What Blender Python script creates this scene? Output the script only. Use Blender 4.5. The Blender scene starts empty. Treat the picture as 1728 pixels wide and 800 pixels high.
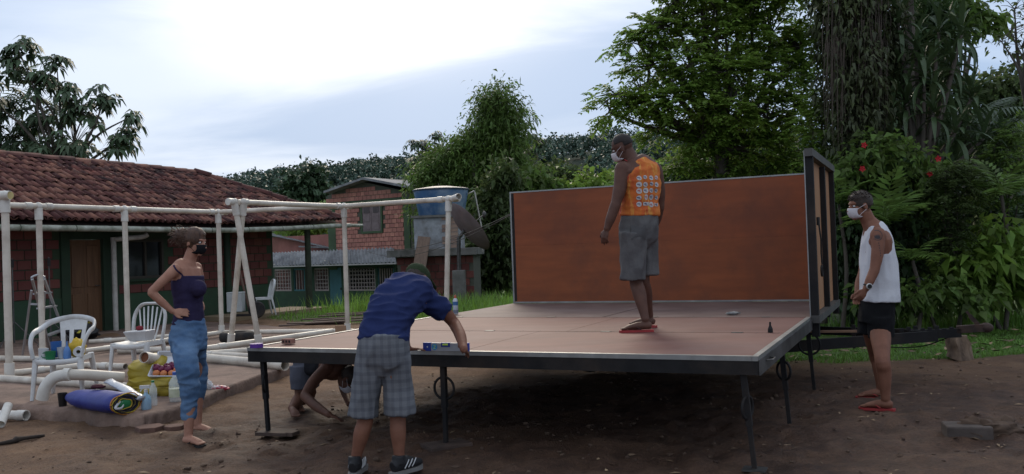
import bpy, bmesh, math, random
import numpy as np
from mathutils import Vector, Matrix, noise as mnoise
from mathutils.bvhtree import BVHTree

rng = np.random.default_rng(7)
random.seed(7)
SC = bpy.context.scene
COL = SC.collection

# ------------------------------------------------------------------ camera
CAM_H, PITCH, ROLL, FPX = 1.49, 0.014, 0.035, 1500.0
_f = Vector((0, math.cos(PITCH), math.sin(PITCH)))
_r0 = Vector((1, 0, 0)); _u0 = _r0.cross(_f)
_r = _r0 * math.cos(ROLL) - _u0 * math.sin(ROLL)
_u = _r0 * math.sin(ROLL) + _u0 * math.cos(ROLL)
cam_data = bpy.data.cameras.new('camera')
cam = bpy.data.objects.new('camera', cam_data); COL.objects.link(cam)
M = Matrix((_r, _u, -_f)).transposed().to_4x4(); M.translation = (0, 0, CAM_H)
cam.matrix_world = M
cam_data.sensor_width = 36; cam_data.lens = FPX / 1728 * 36
cam_data.clip_start = 0.1; cam_data.clip_end = 2000
SC.camera = cam

# ------------------------------------------------------------------ sky and light
SUN_EL, SUN_AZ = math.radians(31), math.radians(-6)      # azimuth from +y, negative = left
sun_dir = Vector((math.sin(SUN_AZ) * math.cos(SUN_EL), math.cos(SUN_AZ) * math.cos(SUN_EL), math.sin(SUN_EL)))
w = bpy.data.worlds.new('World'); SC.world = w; w.use_nodes = True
nt = w.node_tree; nt.nodes.clear()
def N(t, **kw):
    n = nt.nodes.new(t)
    for k, v in kw.items(): setattr(n, k, v)
    return n
L = nt.links.new
out = N('ShaderNodeOutputWorld'); bg = N('ShaderNodeBackground'); L(bg.outputs[0], out.inputs[0])
bg.inputs[1].default_value = 0.115
sky = N('ShaderNodeTexSky', sky_type='NISHITA'); sky.sun_disc = False
sky.sun_elevation = SUN_EL; sky.sun_rotation = SUN_AZ
sky.air_density = 1.0; sky.dust_density = 2.0
tc = N('ShaderNodeTexCoord'); sep = N('ShaderNodeSeparateXYZ'); L(tc.outputs['Generated'], sep.inputs[0])
def mth(op, a, b=None, clamp=False):
    m = N('ShaderNodeMath', operation=op); m.use_clamp = clamp
    for i, v in enumerate((a, b)):
        if v is None: continue
        if isinstance(v, (int, float)): m.inputs[i].default_value = v
        else: L(v, m.inputs[i])
    return m.outputs[0]
zz = mth('MAXIMUM', sep.outputs[2], 0.0); zd = mth('ADD', zz, 0.16)
cx = mth('DIVIDE', sep.outputs[0], zd); cy = mth('DIVIDE', sep.outputs[1], zd)
cb = N('ShaderNodeCombineXYZ'); L(cx, cb.inputs[0]); L(cy, cb.inputs[1])
mp = N('ShaderNodeMapping'); mp.inputs['Rotation'].default_value = (0, 0, 0.35); mp.inputs['Scale'].default_value = (0.55, 1.0, 1); mp.inputs['Location'].default_value = (3.4, 0.9, 0)
L(cb.outputs[0], mp.inputs[0])
def cnoise(sc, det, ro, dist):
    n = N('ShaderNodeTexNoise'); n.inputs['Scale'].default_value = sc; n.inputs['Detail'].default_value = det; n.inputs['Roughness'].default_value = ro; n.inputs['Distortion'].default_value = dist
    L(mp.outputs[0], n.inputs['Vector']); return n.outputs[0]
def rng_(src, a, b, c=0.0, d=1.0, kind='SMOOTHSTEP'):
    m = N('ShaderNodeMapRange', interpolation_type=kind); L(src, m.inputs[0])
    for i, v in zip((1, 2, 3, 4), (a, b, c, d)): m.inputs[i].default_value = v
    return m.outputs[0]
soft = rng_(cnoise(0.95, 7, 0.52, 0.7), 0.36, 0.66)
# glow of the veiled sun through the cloud layer
dt = N('ShaderNodeVectorMath', operation='DOT_PRODUCT'); L(tc.outputs['Generated'], dt.inputs[0]); dt.inputs[1].default_value = sun_dir
g2 = rng_(mth('ADD', dt.outputs['Value'], mth('MULTIPLY', soft, 0.022)), 0.928, 1.012)
elev = rng_(sep.outputs[2], 0.0, 0.55)
fac = mth('ADD', mth('MULTIPLY', soft, 0.33), mth('MULTIPLY', elev, 0.24))
fac = mth('ADD', fac, mth('MULTIPLY', g2, 1.0), True)
tint = N('ShaderNodeMixRGB'); tint.inputs[1].default_value = (2.75, 4.05, 6.2, 1); tint.inputs[2].default_value = (11.2, 11.4, 11.7, 1)
L(fac, tint.inputs[0])
mixs = N('ShaderNodeMixRGB'); mixs.inputs[0].default_value = 0.90
L(sky.outputs[0], mixs.inputs[1]); L(tint.outputs[0], mixs.inputs[2])
L(mixs.outputs[0], bg.inputs[0])

sl = bpy.data.lights.new('sun', 'SUN'); sl.energy = 1.5; sl.angle = math.radians(25); sl.color = (1, 0.87, 0.70)
so = bpy.data.objects.new('sun', sl); COL.objects.link(so)
so.rotation_euler = (-sun_dir).to_track_quat('-Z', 'Y').to_euler(); so.location = (-5, 12, 30)

SC.view_settings.view_transform = 'Standard'; SC.view_settings.look = 'None'
SC.view_settings.exposure = 0.1; SC.view_settings.gamma = 1.0
SC.view_settings.use_curve_mapping = False
SC.cycles.use_denoising = True
SC.cycles.max_bounces = 5; SC.cycles.diffuse_bounces = 3; SC.cycles.glossy_bounces = 2
SC.cycles.transparent_max_bounces = 4; SC.cycles.transmission_bounces = 4

# ------------------------------------------------------------------ layout helper
def at(px, py, d):
    """point at forward distance d on the view direction of photo pixel (px, py)"""
    return Vector((0, 0, CAM_H)) + _f * d + _r * ((px - 864) / FPX * d) + _u * ((400 - py) / FPX * d)
def on_z(px, py, z):
    v = at(px, py, 1) - Vector((0, 0, CAM_H))
    return Vector((0, 0, CAM_H)) + v * ((z - CAM_H) / v.z)

# ------------------------------------------------------------------ materials
MATS = {}
def mat(name, c1, c2=None, scale=6.0, rough=0.75, bump=0.0, bscale=None, metal=0.0, detail=6, rand=0.0, trans=0.0, stretch=None, spec=0.35, dirt=None, dscale=1.5, island=0.0, coord='Object', contrast=(0.3, 0.7), bdist=0.01, streak=None):
    if name in MATS: return MATS[name]
    m = bpy.data.materials.new(name); m.use_nodes = True
    t = m.node_tree; nd = t.nodes; lk = t.links.new
    b = nd['Principled BSDF']; o = nd['Material Output']
    b.inputs['Roughness'].default_value = rough; b.inputs['Metallic'].default_value = metal
    b.inputs['Specular IOR Level'].default_value = spec
    tcn = nd.new('ShaderNodeTexCoord'); vec = tcn.outputs[coord]
    if stretch:
        mpn = nd.new('ShaderNodeMapping'); mpn.inputs['Scale'].default_value = stretch
        lk(vec, mpn.inputs[0]); vec = mpn.outputs[0]
    c2 = c2 or tuple(x * 0.75 for x in c1)
    nz = nd.new('ShaderNodeTexNoise'); nz.inputs['Scale'].default_value = scale; nz.inputs['Detail'].default_value = detail; nz.inputs['Roughness'].default_value = 0.6
    lk(vec, nz.inputs['Vector'])
    rp = nd.new('ShaderNodeValToRGB'); rp.color_ramp.elements[0].position, rp.color_ramp.elements[1].position = contrast
    rp.color_ramp.elements[0].color = (*c2, 1); rp.color_ramp.elements[1].color = (*c1, 1)
    lk(nz.outputs[0], rp.inputs[0]); colr = rp.outputs[0]
    if dirt:
        n2 = nd.new('ShaderNodeTexNoise'); n2.inputs['Scale'].default_value = dscale; n2.inputs['Detail'].default_value = 8; n2.inputs['Roughness'].default_value = 0.65
        lk(tcn.outputs[coord], n2.inputs['Vector'])
        r2 = nd.new('ShaderNodeValToRGB'); r2.color_ramp.elements[0].position = 0.45; r2.color_ramp.elements[1].position = 0.72
        lk(n2.outputs[0], r2.inputs[0])
        mx = nd.new('ShaderNodeMixRGB'); lk(r2.outputs[0], mx.inputs[0]); lk(colr, mx.inputs[1]); mx.inputs[2].default_value = (*dirt, 1)
        colr = mx.outputs[0]
    if streak:      # (colour, vector scale, low, high): thin worn scratches or stains
        ms_ = nd.new('ShaderNodeMapping'); ms_.inputs['Scale'].default_value = streak[1]; lk(tcn.outputs[coord], ms_.inputs[0])
        n3 = nd.new('ShaderNodeTexNoise'); n3.inputs['Scale'].default_value = 1.0; n3.inputs['Detail'].default_value = 5; n3.inputs['Roughness'].default_value = 0.7; lk(ms_.outputs[0], n3.inputs['Vector'])
        r3 = nd.new('ShaderNodeMapRange'); r3.inputs[1].default_value, r3.inputs[2].default_value = streak[2], streak[3]; lk(n3.outputs[0], r3.inputs[0])
        mx = nd.new('ShaderNodeMixRGB'); lk(r3.outputs[0], mx.inputs[0]); lk(colr, mx.inputs[1]); mx.inputs[2].default_value = (*streak[0], 1); colr = mx.outputs[0]
    if rand or island:
        hs = nd.new('ShaderNodeHueSaturation'); mr = nd.new('ShaderNodeMapRange')
        if island:
            gi = nd.new('ShaderNodeNewGeometry'); src = gi.outputs['Random Per Island']; a = island
        else:
            oi = nd.new('ShaderNodeObjectInfo'); src = oi.outputs['Random']; a = rand
        lk(src, mr.inputs[0]); mr.inputs['To Min'].default_value = 1 - a; mr.inputs['To Max'].default_value = 1 + a
        lk(mr.outputs[0], hs.inputs['Value']); lk(colr, hs.inputs['Color'])
        m2 = nd.new('ShaderNodeMath'); m2.operation = 'MULTIPLY_ADD'; lk(src, m2.inputs[0]); m2.inputs[1].default_value = 0.05 * a; m2.inputs[2].default_value = 0.5 - 0.025 * a
        lk(m2.outputs[0], hs.inputs['Hue']); colr = hs.outputs[0]
    lk(colr, b.inputs['Base Color'])
    if bump:
        nb = nd.new('ShaderNodeTexNoise'); nb.inputs['Scale'].default_value = bscale or scale * 3; nb.inputs['Detail'].default_value = 6
        lk(vec, nb.inputs['Vector'])
        bp = nd.new('ShaderNodeBump'); bp.inputs['Strength'].default_value = bump; bp.inputs['Distance'].default_value = bdist
        lk(nb.outputs[0], bp.inputs['Height']); lk(bp.outputs[0], b.inputs['Normal'])
    if trans:
        tr = nd.new('ShaderNodeBsdfTranslucent'); lk(colr, tr.inputs[0])
        ms = nd.new('ShaderNodeMixShader'); ms.inputs[0].default_value = trans
        lk(b.outputs[0], ms.inputs[1]); lk(tr.outputs[0], ms.inputs[2]); lk(ms.outputs[0], o.inputs[0])
    MATS[name] = m
    return m

# ------------------------------------------------------------------ mesh collecting helper
def frame(d, up=Vector((0, 0, 1))):
    d = Vector(d).normalized()
    x = d.cross(up)
    if x.length < 1e-4: x = d.cross(Vector((0, 1, 0)))
    x.normalize(); y = x.cross(d).normalized()
    return x, y, d
class MB:
    def __init__(s): s.v = []; s.f = []
    def add(s, vs, fs):
        o = len(s.v); s.v += [tuple(p) for p in vs]; s.f += [tuple(i + o for i in q) for q in fs]; return s
    def hexa(s, p):      # 8 corners: bottom 4 then top 4
        return s.add(p, [(3, 2, 1, 0), (4, 5, 6, 7), (0, 1, 5, 4), (1, 2, 6, 5), (2, 3, 7, 6), (3, 0, 4, 7)])
    def box(s, c, size, ax=None):
        c = Vector(c); ax = ax or (Vector((1, 0, 0)), Vector((0, 1, 0)), Vector((0, 0, 1)))
        h = [a * (k / 2) for a, k in zip(ax, size)]
        return s.hexa([c + h[0] * i + h[1] * j + h[2] * k for k in (-1, 1) for i, j in ((-1, -1), (1, -1), (1, 1), (-1, 1))])
    def bar(s, a, b, w, h, up=Vector((0, 0, 1))):
        a, b = Vector(a), Vector(b); x, y, d = frame(b - a, up)
        return s.box((a + b) / 2, (w, h, (b - a).length), (x, y, d))
    def tube(s, path, rad, seg=10, cap=True, up=Vector((0, 0, 1)), inner=None):
        path = [Vector(p) for p in path]; n = len(path)
        if not isinstance(rad, list): rad = [rad] * n
        o = len(s.v); px = None
        for i, p in enumerate(path):
            d = (path[min(i + 1, n - 1)] - path[max(i - 1, 0)]).normalized()
            if px is None: x, y, _ = frame(d, up)
            else:
                x = (px - d * px.dot(d))
                x = x.normalized() if x.length > 1e-5 else frame(d, up)[0]
                y = d.cross(x) * -1
            px = x
            r = rad[i]; rx, ry = r if hasattr(r, '__len__') else (r, r)
            for k in range(seg):
                a = 2 * math.pi * k / seg
                s.v.append(tuple(p + x * (rx * math.cos(a)) + y * (ry * math.sin(a))))
        for i in range(n - 1):
            for k in range(seg):
                k2 = (k + 1) % seg
                s.f.append((o + i * seg + k, o + i * seg + k2, o + (i + 1) * seg + k2, o + (i + 1) * seg + k))
        if cap:
            s.f.append(tuple(o + k for k in reversed(range(seg)))); s.f.append(tuple(o + (n - 1) * seg + k for k in range(seg)))
        return s
    def pipe(s, a, b, r, t=0.006, seg=14):      # open-ended pipe with wall thickness
        a, b = Vector(a), Vector(b)
        x, y, d = frame(b - a); o = len(s.v)
        for p, rr in ((a, r), (b, r), (b, r - t), (a, r - t)):
            for k in range(seg):
                an = 2 * math.pi * k / seg; s.v.append(tuple(p + x * (rr * math.cos(an)) + y * (rr * math.sin(an))))
        for i in range(4):
            j = (i + 1) % 4
            for k in range(seg):
                k2 = (k + 1) % seg
                s.f.append((o + i * seg + k, o + i * seg + k2, o + j * seg + k2, o + j * seg + k))
        return s
    def lathe(s, prof, c, seg=20, axis=Vector((0, 0, 1))):   # prof: (radius, height)
        c = Vector(c); x, y, d = frame(axis, Vector((0, 1, 0))); o = len(s.v); n = len(prof)
        for r, h in prof:
            for k in range(seg):
                a = 2 * math.pi * k / seg
                s.v.append(tuple(c + d * h + x * (r * math.cos(a)) + y * (r * math.sin(a))))
        for i in range(n - 1):
            for k in range(seg):
                k2 = (k + 1) % seg
                s.f.append((o + i * seg + k, o + i * seg + k2, o + (i + 1) * seg + k2, o + (i + 1) * seg + k))
        s.f.append(tuple(o + k for k in reversed(range(seg)))); s.f.append(tuple(o + (n - 1) * seg + k for k in range(seg)))
        return s
    def ell(s, c, r, ax=None, seg=16, rings=10):
        c = Vector(c); ax = ax or (Vector((1, 0, 0)), Vector((0, 1, 0)), Vector((0, 0, 1))); o = len(s.v)
        for i in range(rings + 1):
            ph = math.pi * (i + 0.0) / rings; ph = min(max(ph, 0.02), math.pi - 0.02)
            for k in range(seg):
                a = 2 * math.pi * k / seg
                s.v.append(tuple(c + ax[0] * (r[0] * math.sin(ph) * math.cos(a)) + ax[1] * (r[1] * math.sin(ph) * math.sin(a)) + ax[2] * (r[2] * math.cos(ph))))
        for i in range(rings):
            for k in range(seg):
                k2 = (k + 1) % seg
                s.f.append((o + (i + 1) * seg + k, o + (i + 1) * seg + k2, o + i * seg + k2, o + i * seg + k))
        s.f.append(tuple(o + k for k in range(seg))); s.f.append(tuple(o + rings * seg + k for k in reversed(range(seg))))
        return s
    def torus(s, c, R, r, ax, seg=24, sg=8):
        c = Vector(c); o = len(s.v)
        for i in range(seg):
            a = 2 * math.pi * i / seg; e = ax[0] * math.cos(a) + ax[1] * math.sin(a)
            for k in range(sg):
                b = 2 * math.pi * k / sg; s.v.append(tuple(c + e * (R + r * math.cos(b)) + ax[2] * (r * math.sin(b))))
        for i in range(seg):
            i2 = (i + 1) % seg
            for k in range(sg):
                k2 = (k + 1) % sg; s.f.append((o + i * sg + k, o + i2 * sg + k, o + i2 * sg + k2, o + i * sg + k2))
        return s
    def build(s, name, m, parent=None, smooth=False, bevel=0.0, auto=None):
        base = ORG.get(parent.name, Vector()) if parent else Vector()
        me = bpy.data.meshes.new(name)
        me.from_pydata([(x - base.x, y - base.y, z - base.z) for x, y, z in s.v], [], s.f)
        if smooth: me.polygons.foreach_set('use_smooth', [True] * len(me.polygons))
        if auto is not None:
            me.polygons.foreach_set('use_smooth', [True] * len(me.polygons)); me.set_sharp_from_angle(angle=math.radians(auto))
        me.materials.append(m)
        o = bpy.data.objects.new(name, me); COL.objects.link(o)
        if parent: o.parent = parent
        ORG[o.name] = base
        if bevel:
            bv = o.modifiers.new('bevel', 'BEVEL'); bv.width = bevel; bv.segments = 2; bv.limit_method = 'ANGLE'
        return o
ORG = {}
def thing(name, label, cat, loc, group=None):
    o = bpy.data.objects.new(name, None); COL.objects.link(o)
    o.location = loc; o.empty_display_size = 0.1
    ORG[o.name] = Vector(loc); tag(o, label, cat, group)
    return o
def tag(o, label, cat=None, group=None, kind=None):
    if label: o['label'] = label
    if cat: o['category'] = cat
    if group: o['group'] = group
    if kind: o['kind'] = kind
    return o
def root_mesh(mb, name, m, label, cat, loc, group=None, **kw):
    """one-mesh thing with its origin at its base"""
    o = mb.build(name, m, None, **kw); loc = Vector(loc)
    o.data.transform(Matrix.Translation(-loc)); o.location = loc
    ORG[o.name] = loc
    return tag(o, label, cat, group)
def piece(name, me, mw, parent):
    """a repeated piece sharing mesh data, placed by world matrix"""
    o = bpy.data.objects.new(name, me); COL.objects.link(o); o.parent = parent
    o.matrix_local = Matrix.Translation(-ORG.get(parent.name, Vector())) @ mw
    return o
def mesh_np(name, v, f, m, smooth=False):
    """fast mesh from numpy arrays; f is (n, k)"""
    me = bpy.data.meshes.new(name); v = np.asarray(v, np.float32); f = np.asarray(f, np.int32)
    me.vertices.add(len(v)); me.vertices.foreach_set('co', v.ravel())
    k = f.shape[1]; me.loops.add(f.size); me.loops.foreach_set('vertex_index', f.ravel())
    me.polygons.add(len(f)); me.polygons.foreach_set('loop_start', np.arange(0, f.size, k, dtype=np.int32))
    me.polygons.foreach_set('loop_total', np.full(len(f), k, np.int32))
    if smooth: me.polygons.foreach_set('use_smooth', np.ones(len(f), bool))
    me.update(calc_edges=True); me.materials.append(m)
    return me
def smoothpath(pts, n=6):
    """Catmull-Rom through points"""
    P = [Vector(p) for p in pts]; Q = [P[0] * 2 - P[1]] + P + [P[-1] * 2 - P[-2]]; r = []
    for i in range(1, len(Q) - 2):
        for k in range(n):
            t = k / n; a, b, c, d = Q[i - 1:i + 3]
            r.append(0.5 * ((2 * b) + (c - a) * t + (2 * a - 5 * b + 4 * c - d) * t * t + (3 * b - a - 3 * c + d) * t ** 3))
    r.append(P[-1]); return r

# ================================================================== GROUND
def _hash(i, j, s): 
    n = (i * 374761393 + j * 668265263 + s * 1442695041) & 0x7fffffff
    n = ((n ^ (n >> 13)) * 1274126177) & 0x7fffffff
    return ((n ^ (n >> 16)) & 0xffff) / 65535.0
def vnoise(x, y, s=0):
    x = np.asarray(x, float); y = np.asarray(y, float)
    i = np.floor(x).astype(np.int64); j = np.floor(y).astype(np.int64); u = x - i; v = y - j
    u = u * u * (3 - 2 * u); v = v * v * (3 - 2 * v)
    a, b, c, d = _hash(i, j, s), _hash(i + 1, j, s), _hash(i, j + 1, s), _hash(i + 1, j + 1, s)
    return (a * (1 - u) + b * u) * (1 - v) + (c * (1 - u) + d * u) * v - 0.5
def fbm(x, y, s=0, o=4):
    r = 0; a = 1.0; f = 1.0
    for k in range(o): r = r + a * vnoise(x * f + 17.3 * k, y * f - 9.1 * k, s + k); a *= 0.5; f *= 2.03
    return r
def sstep(a, b, x):
    t = np.clip((x - a) / (b - a), 0, 1); return t * t * (3 - 2 * t)
GB_X = [-60, -12, -8, -5, -1, 1, 2.6, 3.4, 4.8, 6.5, 12, 60]; GB_Y = [30, 28, 24, 20.5, 17, 13.4, 11.2, 10.5, 10.5, 10.6, 10.8, 11]
def grass_mask(x, y):
    b = np.interp(x, GB_X, GB_Y) + 0.5 * fbm(x * 1.1, y * 1.1, 31, 3)
    return sstep(-0.25, 0.35, y - b)
RUTS = [((1.6, 6.55), (3.3, 6.85), (7.5, 6.6)), ((1.4, 6.05), (3.5, 6.2), (7.5, 5.6)), ((1.2, 7.6), (3.5, 8.2), (7.5, 8.6))]
FEET = [(random.uniform(-2.6, 4.6), random.uniform(5.2, 9.6), random.uniform(0, 3.14)) for _ in range(70)]
def gz(x, y):
    x = np.asarray(x, float); y = np.asarray(y, float)
    z = -0.95 * sstep(25, 36, y) * sstep(4, -2, x)
    z = z + 0.035 * sstep(1.2, 3.5, x) * sstep(12, 8, y)
    z = z + 0.05 * fbm(x * 0.55, y * 0.55, 3, 3) * sstep(60, 25, y)
    near = sstep(16, 9, y); g = grass_mask(x, y)
    mud = sstep(4.5, 0.8, np.hypot((x + 0.1) / 1.3, y - 7.2))
    z = z + near * (1 - g) * ((0.018 + 0.05 * mud) * fbm(x * 3.1, y * 3.1, 11, 4) + 0.022 * (0.3 + mud) * fbm(x * 11, y * 11, 12, 3))
    for k, (a, b, c) in enumerate(RUTS):
        yy = np.interp(x, [a[0], b[0], c[0]], [a[1], b[1], c[1]]); f = sstep(a[0] - 0.4, a[0] + 0.6, x)
        q = (y - yy + 0.05 * fbm(x * 2, y * 0, 40 + k, 2)) / 0.13
        z = z + f * (-0.028 * np.exp(-q * q) + 0.022 * np.exp(-(np.abs(q) - 1.7) ** 2 / 0.3) * (0.6 + vnoise(x * 9, y * 9, 50)))
    for fx_, fy_, fa_ in FEET:
        u = (x - fx_) * math.cos(fa_) + (y - fy_) * math.sin(fa_); v = -(x - fx_) * math.sin(fa_) + (y - fy_) * math.cos(fa_); e_ = (u / 0.13) ** 2 + (v / 0.052) ** 2
        z = z - 0.014 * sstep(1.15, 0.75, e_) + 0.006 * np.exp(-(e_ - 1.4) ** 2 / 0.08)
    z = z + 0.03 * g * fbm(x * 2.2, y * 2.2, 60, 3) * sstep(60, 20, y)
    return z
def gzf(x, y): return float(gz(np.array([x]), np.array([y]))[0])

xs = np.unique(np.concatenate([np.arange(-7, 7.5, 0.045), -7 - np.cumsum(0.045 * 1.07 ** np.arange(1, 92)), 7.5 + np.cumsum(0.045 * 1.07 ** np.arange(1, 92))]))
ys = np.unique(np.concatenate([np.arange(3.6, 11.5, 0.045), 11.5 + np.cumsum(0.045 * 1.035 ** np.arange(1, 175)), 3.6 - np.cumsum(0.045 * 1.1 ** np.arange(1, 42))]))
X, Y = np.meshgrid(xs, ys); Z = gz(X, Y)
nx, ny = len(xs), len(ys); idx = np.arange(nx * ny).reshape(ny, nx)
F = np.stack([idx[:-1, :-1], idx[:-1, 1:], idx[1:, 1:], idx[1:, :-1]], -1).reshape(-1, 4)

gm = bpy.data.materials.new('dirt_ground'); gm.use_nodes = True
t = gm.node_tree; nd = t.nodes; lk = t.links.new; b = nd['Principled BSDF']
tcn = nd.new('ShaderNodeTexCoord')
def gnoise(scale, det=8, ro=0.62, st=None):
    n = nd.new('ShaderNodeTexNoise'); n.inputs['Scale'].default_value = scale; n.inputs['Detail'].default_value = det; n.inputs['Roughness'].default_value = ro
    if st:
        mpn = nd.new('ShaderNodeMapping'); mpn.inputs['Scale'].default_value = st; lk(tcn.outputs['Object'], mpn.inputs[0]); lk(mpn.outputs[0], n.inputs['Vector'])
    else: lk(tcn.outputs['Object'], n.inputs['Vector'])
    return n.outputs[0]
def ramp(src, *st):
    r = nd.new('ShaderNodeValToRGB'); e = r.color_ramp.elements
    while len(e) < len(st): e.new(0.5)
    for q, (p, c) in zip(e, st): q.position = p; q.color = (*c, 1)
    lk(src, r.inputs[0]); return r.outputs[0]
def mix(f, a, c, mode='MIX'):
    m = nd.new('ShaderNodeMixRGB'); m.blend_type = mode
    for i, v in ((0, f), (1, a), (2, c)):
        if isinstance(v, (int, float)): m.inputs[i].default_value = v
        elif isinstance(v, tuple): m.inputs[i].default_value = (*v, 1)
        else: lk(v, m.inputs[i])
    return m.outputs[0]
atr = nd.new('ShaderNodeAttribute'); atr.attribute_name = 'zone'; spz = nd.new('ShaderNodeSeparateColor'); lk(atr.outputs['Color'], spz.inputs[0])
dry = ramp(gnoise(2.2), (0.25, (0.1210, 0.0656, 0.0352)), (0.5, (0.2016, 0.1160, 0.0648)), (0.75, (0.2778, 0.1720, 0.1021)))
fine = ramp(gnoise(46, 8, 0.75), (0.32, (0.42, 0.40, 0.38)), (0.68, (1.32, 1.30, 1.28)))
dry = mix(0.8, dry, fine, 'MULTIPLY')
wet = ramp(gnoise(5.5), (0.3, (0.0431, 0.0215, 0.0130)), (0.55, (0.0870, 0.0459, 0.0280)), (0.75, (0.1368, 0.0762, 0.0469)))
wet = mix(0.8, wet, fine, 'MULTIPLY')
wf = nd.new('ShaderNodeMath'); wf.operation = 'MULTIPLY_ADD'; lk(gnoise(1.6, 6), wf.inputs[0]); wf.inputs[1].default_value = 1.6; wf.inputs[2].default_value = -0.8; 
wa = nd.new('ShaderNodeMath'); wa.operation = 'ADD'; wa.use_clamp = True; lk(wf.outputs[0], wa.inputs[0]); lk(spz.outputs[1], wa.inputs[1])
soil = mix(wa.outputs[0], dry, wet)
grs = ramp(gnoise(4.0), (0.3, (0.050, 0.070, 0.020)), (0.7, (0.095, 0.140, 0.036)))
lk(mix(spz.outputs[0], soil, grs), b.inputs['Base Color'])
rr = nd.new('ShaderNodeMapRange'); lk(wa.outputs[0], rr.inputs[0]); rr.inputs['To Min'].default_value = 0.95; rr.inputs['To Max'].default_value = 0.72
lk(rr.outputs[0], b.inputs['Roughness']); b.inputs['Specular IOR Level'].default_value = 0.3
bp = nd.new('ShaderNodeBump'); bp.inputs['Strength'].default_value = 1.0; bp.inputs['Distance'].default_value = 0.02
hb = nd.new('ShaderNodeMath'); hb.operation = 'ADD'; lk(gnoise(22, 8, 0.7), hb.inputs[0]); lk(gnoise(90, 4, 0.6), hb.inputs[1]); lk(hb.outputs[0], bp.inputs['Height'])
lk(bp.outputs[0], b.inputs['Normal'])
me = mesh_np('ground', np.stack([X, Y, Z], -1).reshape(-1, 3), F, gm, True)
ca = me.color_attributes.new('zone', 'FLOAT_COLOR', 'POINT')
mudm = np.clip(sstep(4.6, 1.2, np.hypot((X - 0.3) / 1.35, Y - 7.3)) * 0.95 + 0.4 * sstep(0.5, 4, X) , 0, 1)
zc = np.stack([grass_mask(X, Y), mudm, 0 * X, 0 * X + 1], -1).reshape(-1, 4).astype(np.float32)
ca.data.foreach_set('color', zc.ravel())
ground = bpy.data.objects.new('ground', me); COL.objects.link(ground); ground['kind'] = 'structure'

# ---- patio slab on the left, broken concrete edge
def pzf(y): return 0.13 - 0.11 * float(sstep(10.5, 15, np.array(y)))
edge_px = [(-220, 662), (-120, 670), (0, 680), (50, 685), (93, 688), (130, 690), (167, 694), (200, 698), (232, 699), (262, 696), (296, 688), (340, 670), (385, 652), (430, 636), (500, 614), (560, 596)]
pe = smoothpath([on_z(x, y, 0.13) for x, y in edge_px], 8)
pe = [Vector((p.x + 0.03 * float(vnoise(i * 0.7, 0, 5)), p.y + 0.05 * float(vnoise(i * 0.45, 3, 6)), 0)) for i, p in enumerate(pe)]
mb = MB(); rows = 46; cols = len(pe)
for r in range(rows):
    f = (r / (rows - 1)) ** 1.6
    for i, p in enumerate(pe):
        fx = -15 + (i / (cols - 1)) * 11.2; fy = 24.5 - 7 * (i / (cols - 1)) ** 2
        x = p.x * (1 - f) + fx * f; y = p.y * (1 - f) + fy * f
        dz = 0.018 * float(fbm(x * 2.4, y * 2.4, 71, 3))
        mb.v.append((x, y, pzf(y) + dz - (0.02 + 0.015 * float(vnoise(x * 4, y * 4, 9)) if r == 0 else 0)))
for r in range(rows - 1):
    for i in range(cols - 1):
        a = r * cols + i; mb.f.append((a, a + 1, a + cols + 1, a + cols))
o = len(mb.v)
for k in range(3):
    for i, p in enumerate(pe):
        mb.v.append((p.x + 0.02 * k * float(vnoise(i * 1.3, k, 8)), p.y - 0.012 * (k + 1) + 0.03 * float(vnoise(i * 0.9, k, 9)), 0.085 - k * 0.09))
for i in range(cols - 1):
    mb.f.append((o + i, o + i + 1, i + 1, i))
    for k in range(2): mb.f.append((o + (k + 1) * cols + i, o + (k + 1) * cols + i + 1, o + k * cols + i + 1, o + k * cols + i))
patio = mb.build('patio_slab', mat('patio_concrete', (0.25, 0.165, 0.125), (0.13, 0.085, 0.065), scale=3.2, rough=0.9, bump=0.7, bscale=26, dirt=(0.065, 0.046, 0.038), dscale=1.3, bdist=0.02), None, smooth=True)
patio['kind'] = 'structure'

# ---- loose clods, pebbles and litter on the bare soil
def scatter(n, xr, yr, keep):
    x = rng.uniform(*xr, n * 14); y = rng.uniform(*yr, n * 14); k = keep(x, y)
    return np.stack([x[k], y[k]], 1)[:n]
ico = bmesh.new(); bmesh.ops.create_icosphere(ico, subdivisions=1, radius=1); icov = np.array([v.co[:] for v in ico.verts]); icof = np.array([[v.index for v in f.verts] for f in ico.faces]); ico.free()
def clods(name, pts, smin, smax, m, pw=3.0):
    V = []; Fc = []; o = 0; zs = gz(pts[:, 0], pts[:, 1])
    for (x, y), zb in zip(pts, zs):
        s = smin + (smax - smin) * rng.random() ** pw
        sc = s * rng.uniform(0.6, 1.3, 3) * np.array([1, 1, 0.6]); v = icov * sc * (1 + 0.25 * rng.standard_normal((len(icov), 1)))
        a = rng.uniform(0, 6.28); c, d = math.cos(a), math.sin(a)
        v = v @ np.array([[c, d, 0], [-d, c, 0], [0, 0, 1]])
        V.append(v + np.array([x, y, zb + sc[2] * 0.25])); Fc.append(icof + o); o += len(icov)
    return bpy.data.objects.new(name, mesh_np(name, np.concatenate(V), np.concatenate(Fc), m))
nogr = lambda x, y: (grass_mask(x, y) < 0.6) & ~((x < -2.0) & (y > 8.0)) & (np.abs(x) < y * 0.62)
p1 = scatter(1500, (-4.5, 6.5), (5, 11), lambda x, y: nogr(x, y) & (rng.random(len(x)) < 0.25 + 0.75 * np.exp(-((x - 0.2) / 2.6) ** 2 - ((y - 7.2) / 1.6) ** 2)))
cm = mat('soil_clod', (0.105, 0.066, 0.044), (0.055, 0.034, 0.024), scale=14, rough=0.95, island=0.3)
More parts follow.
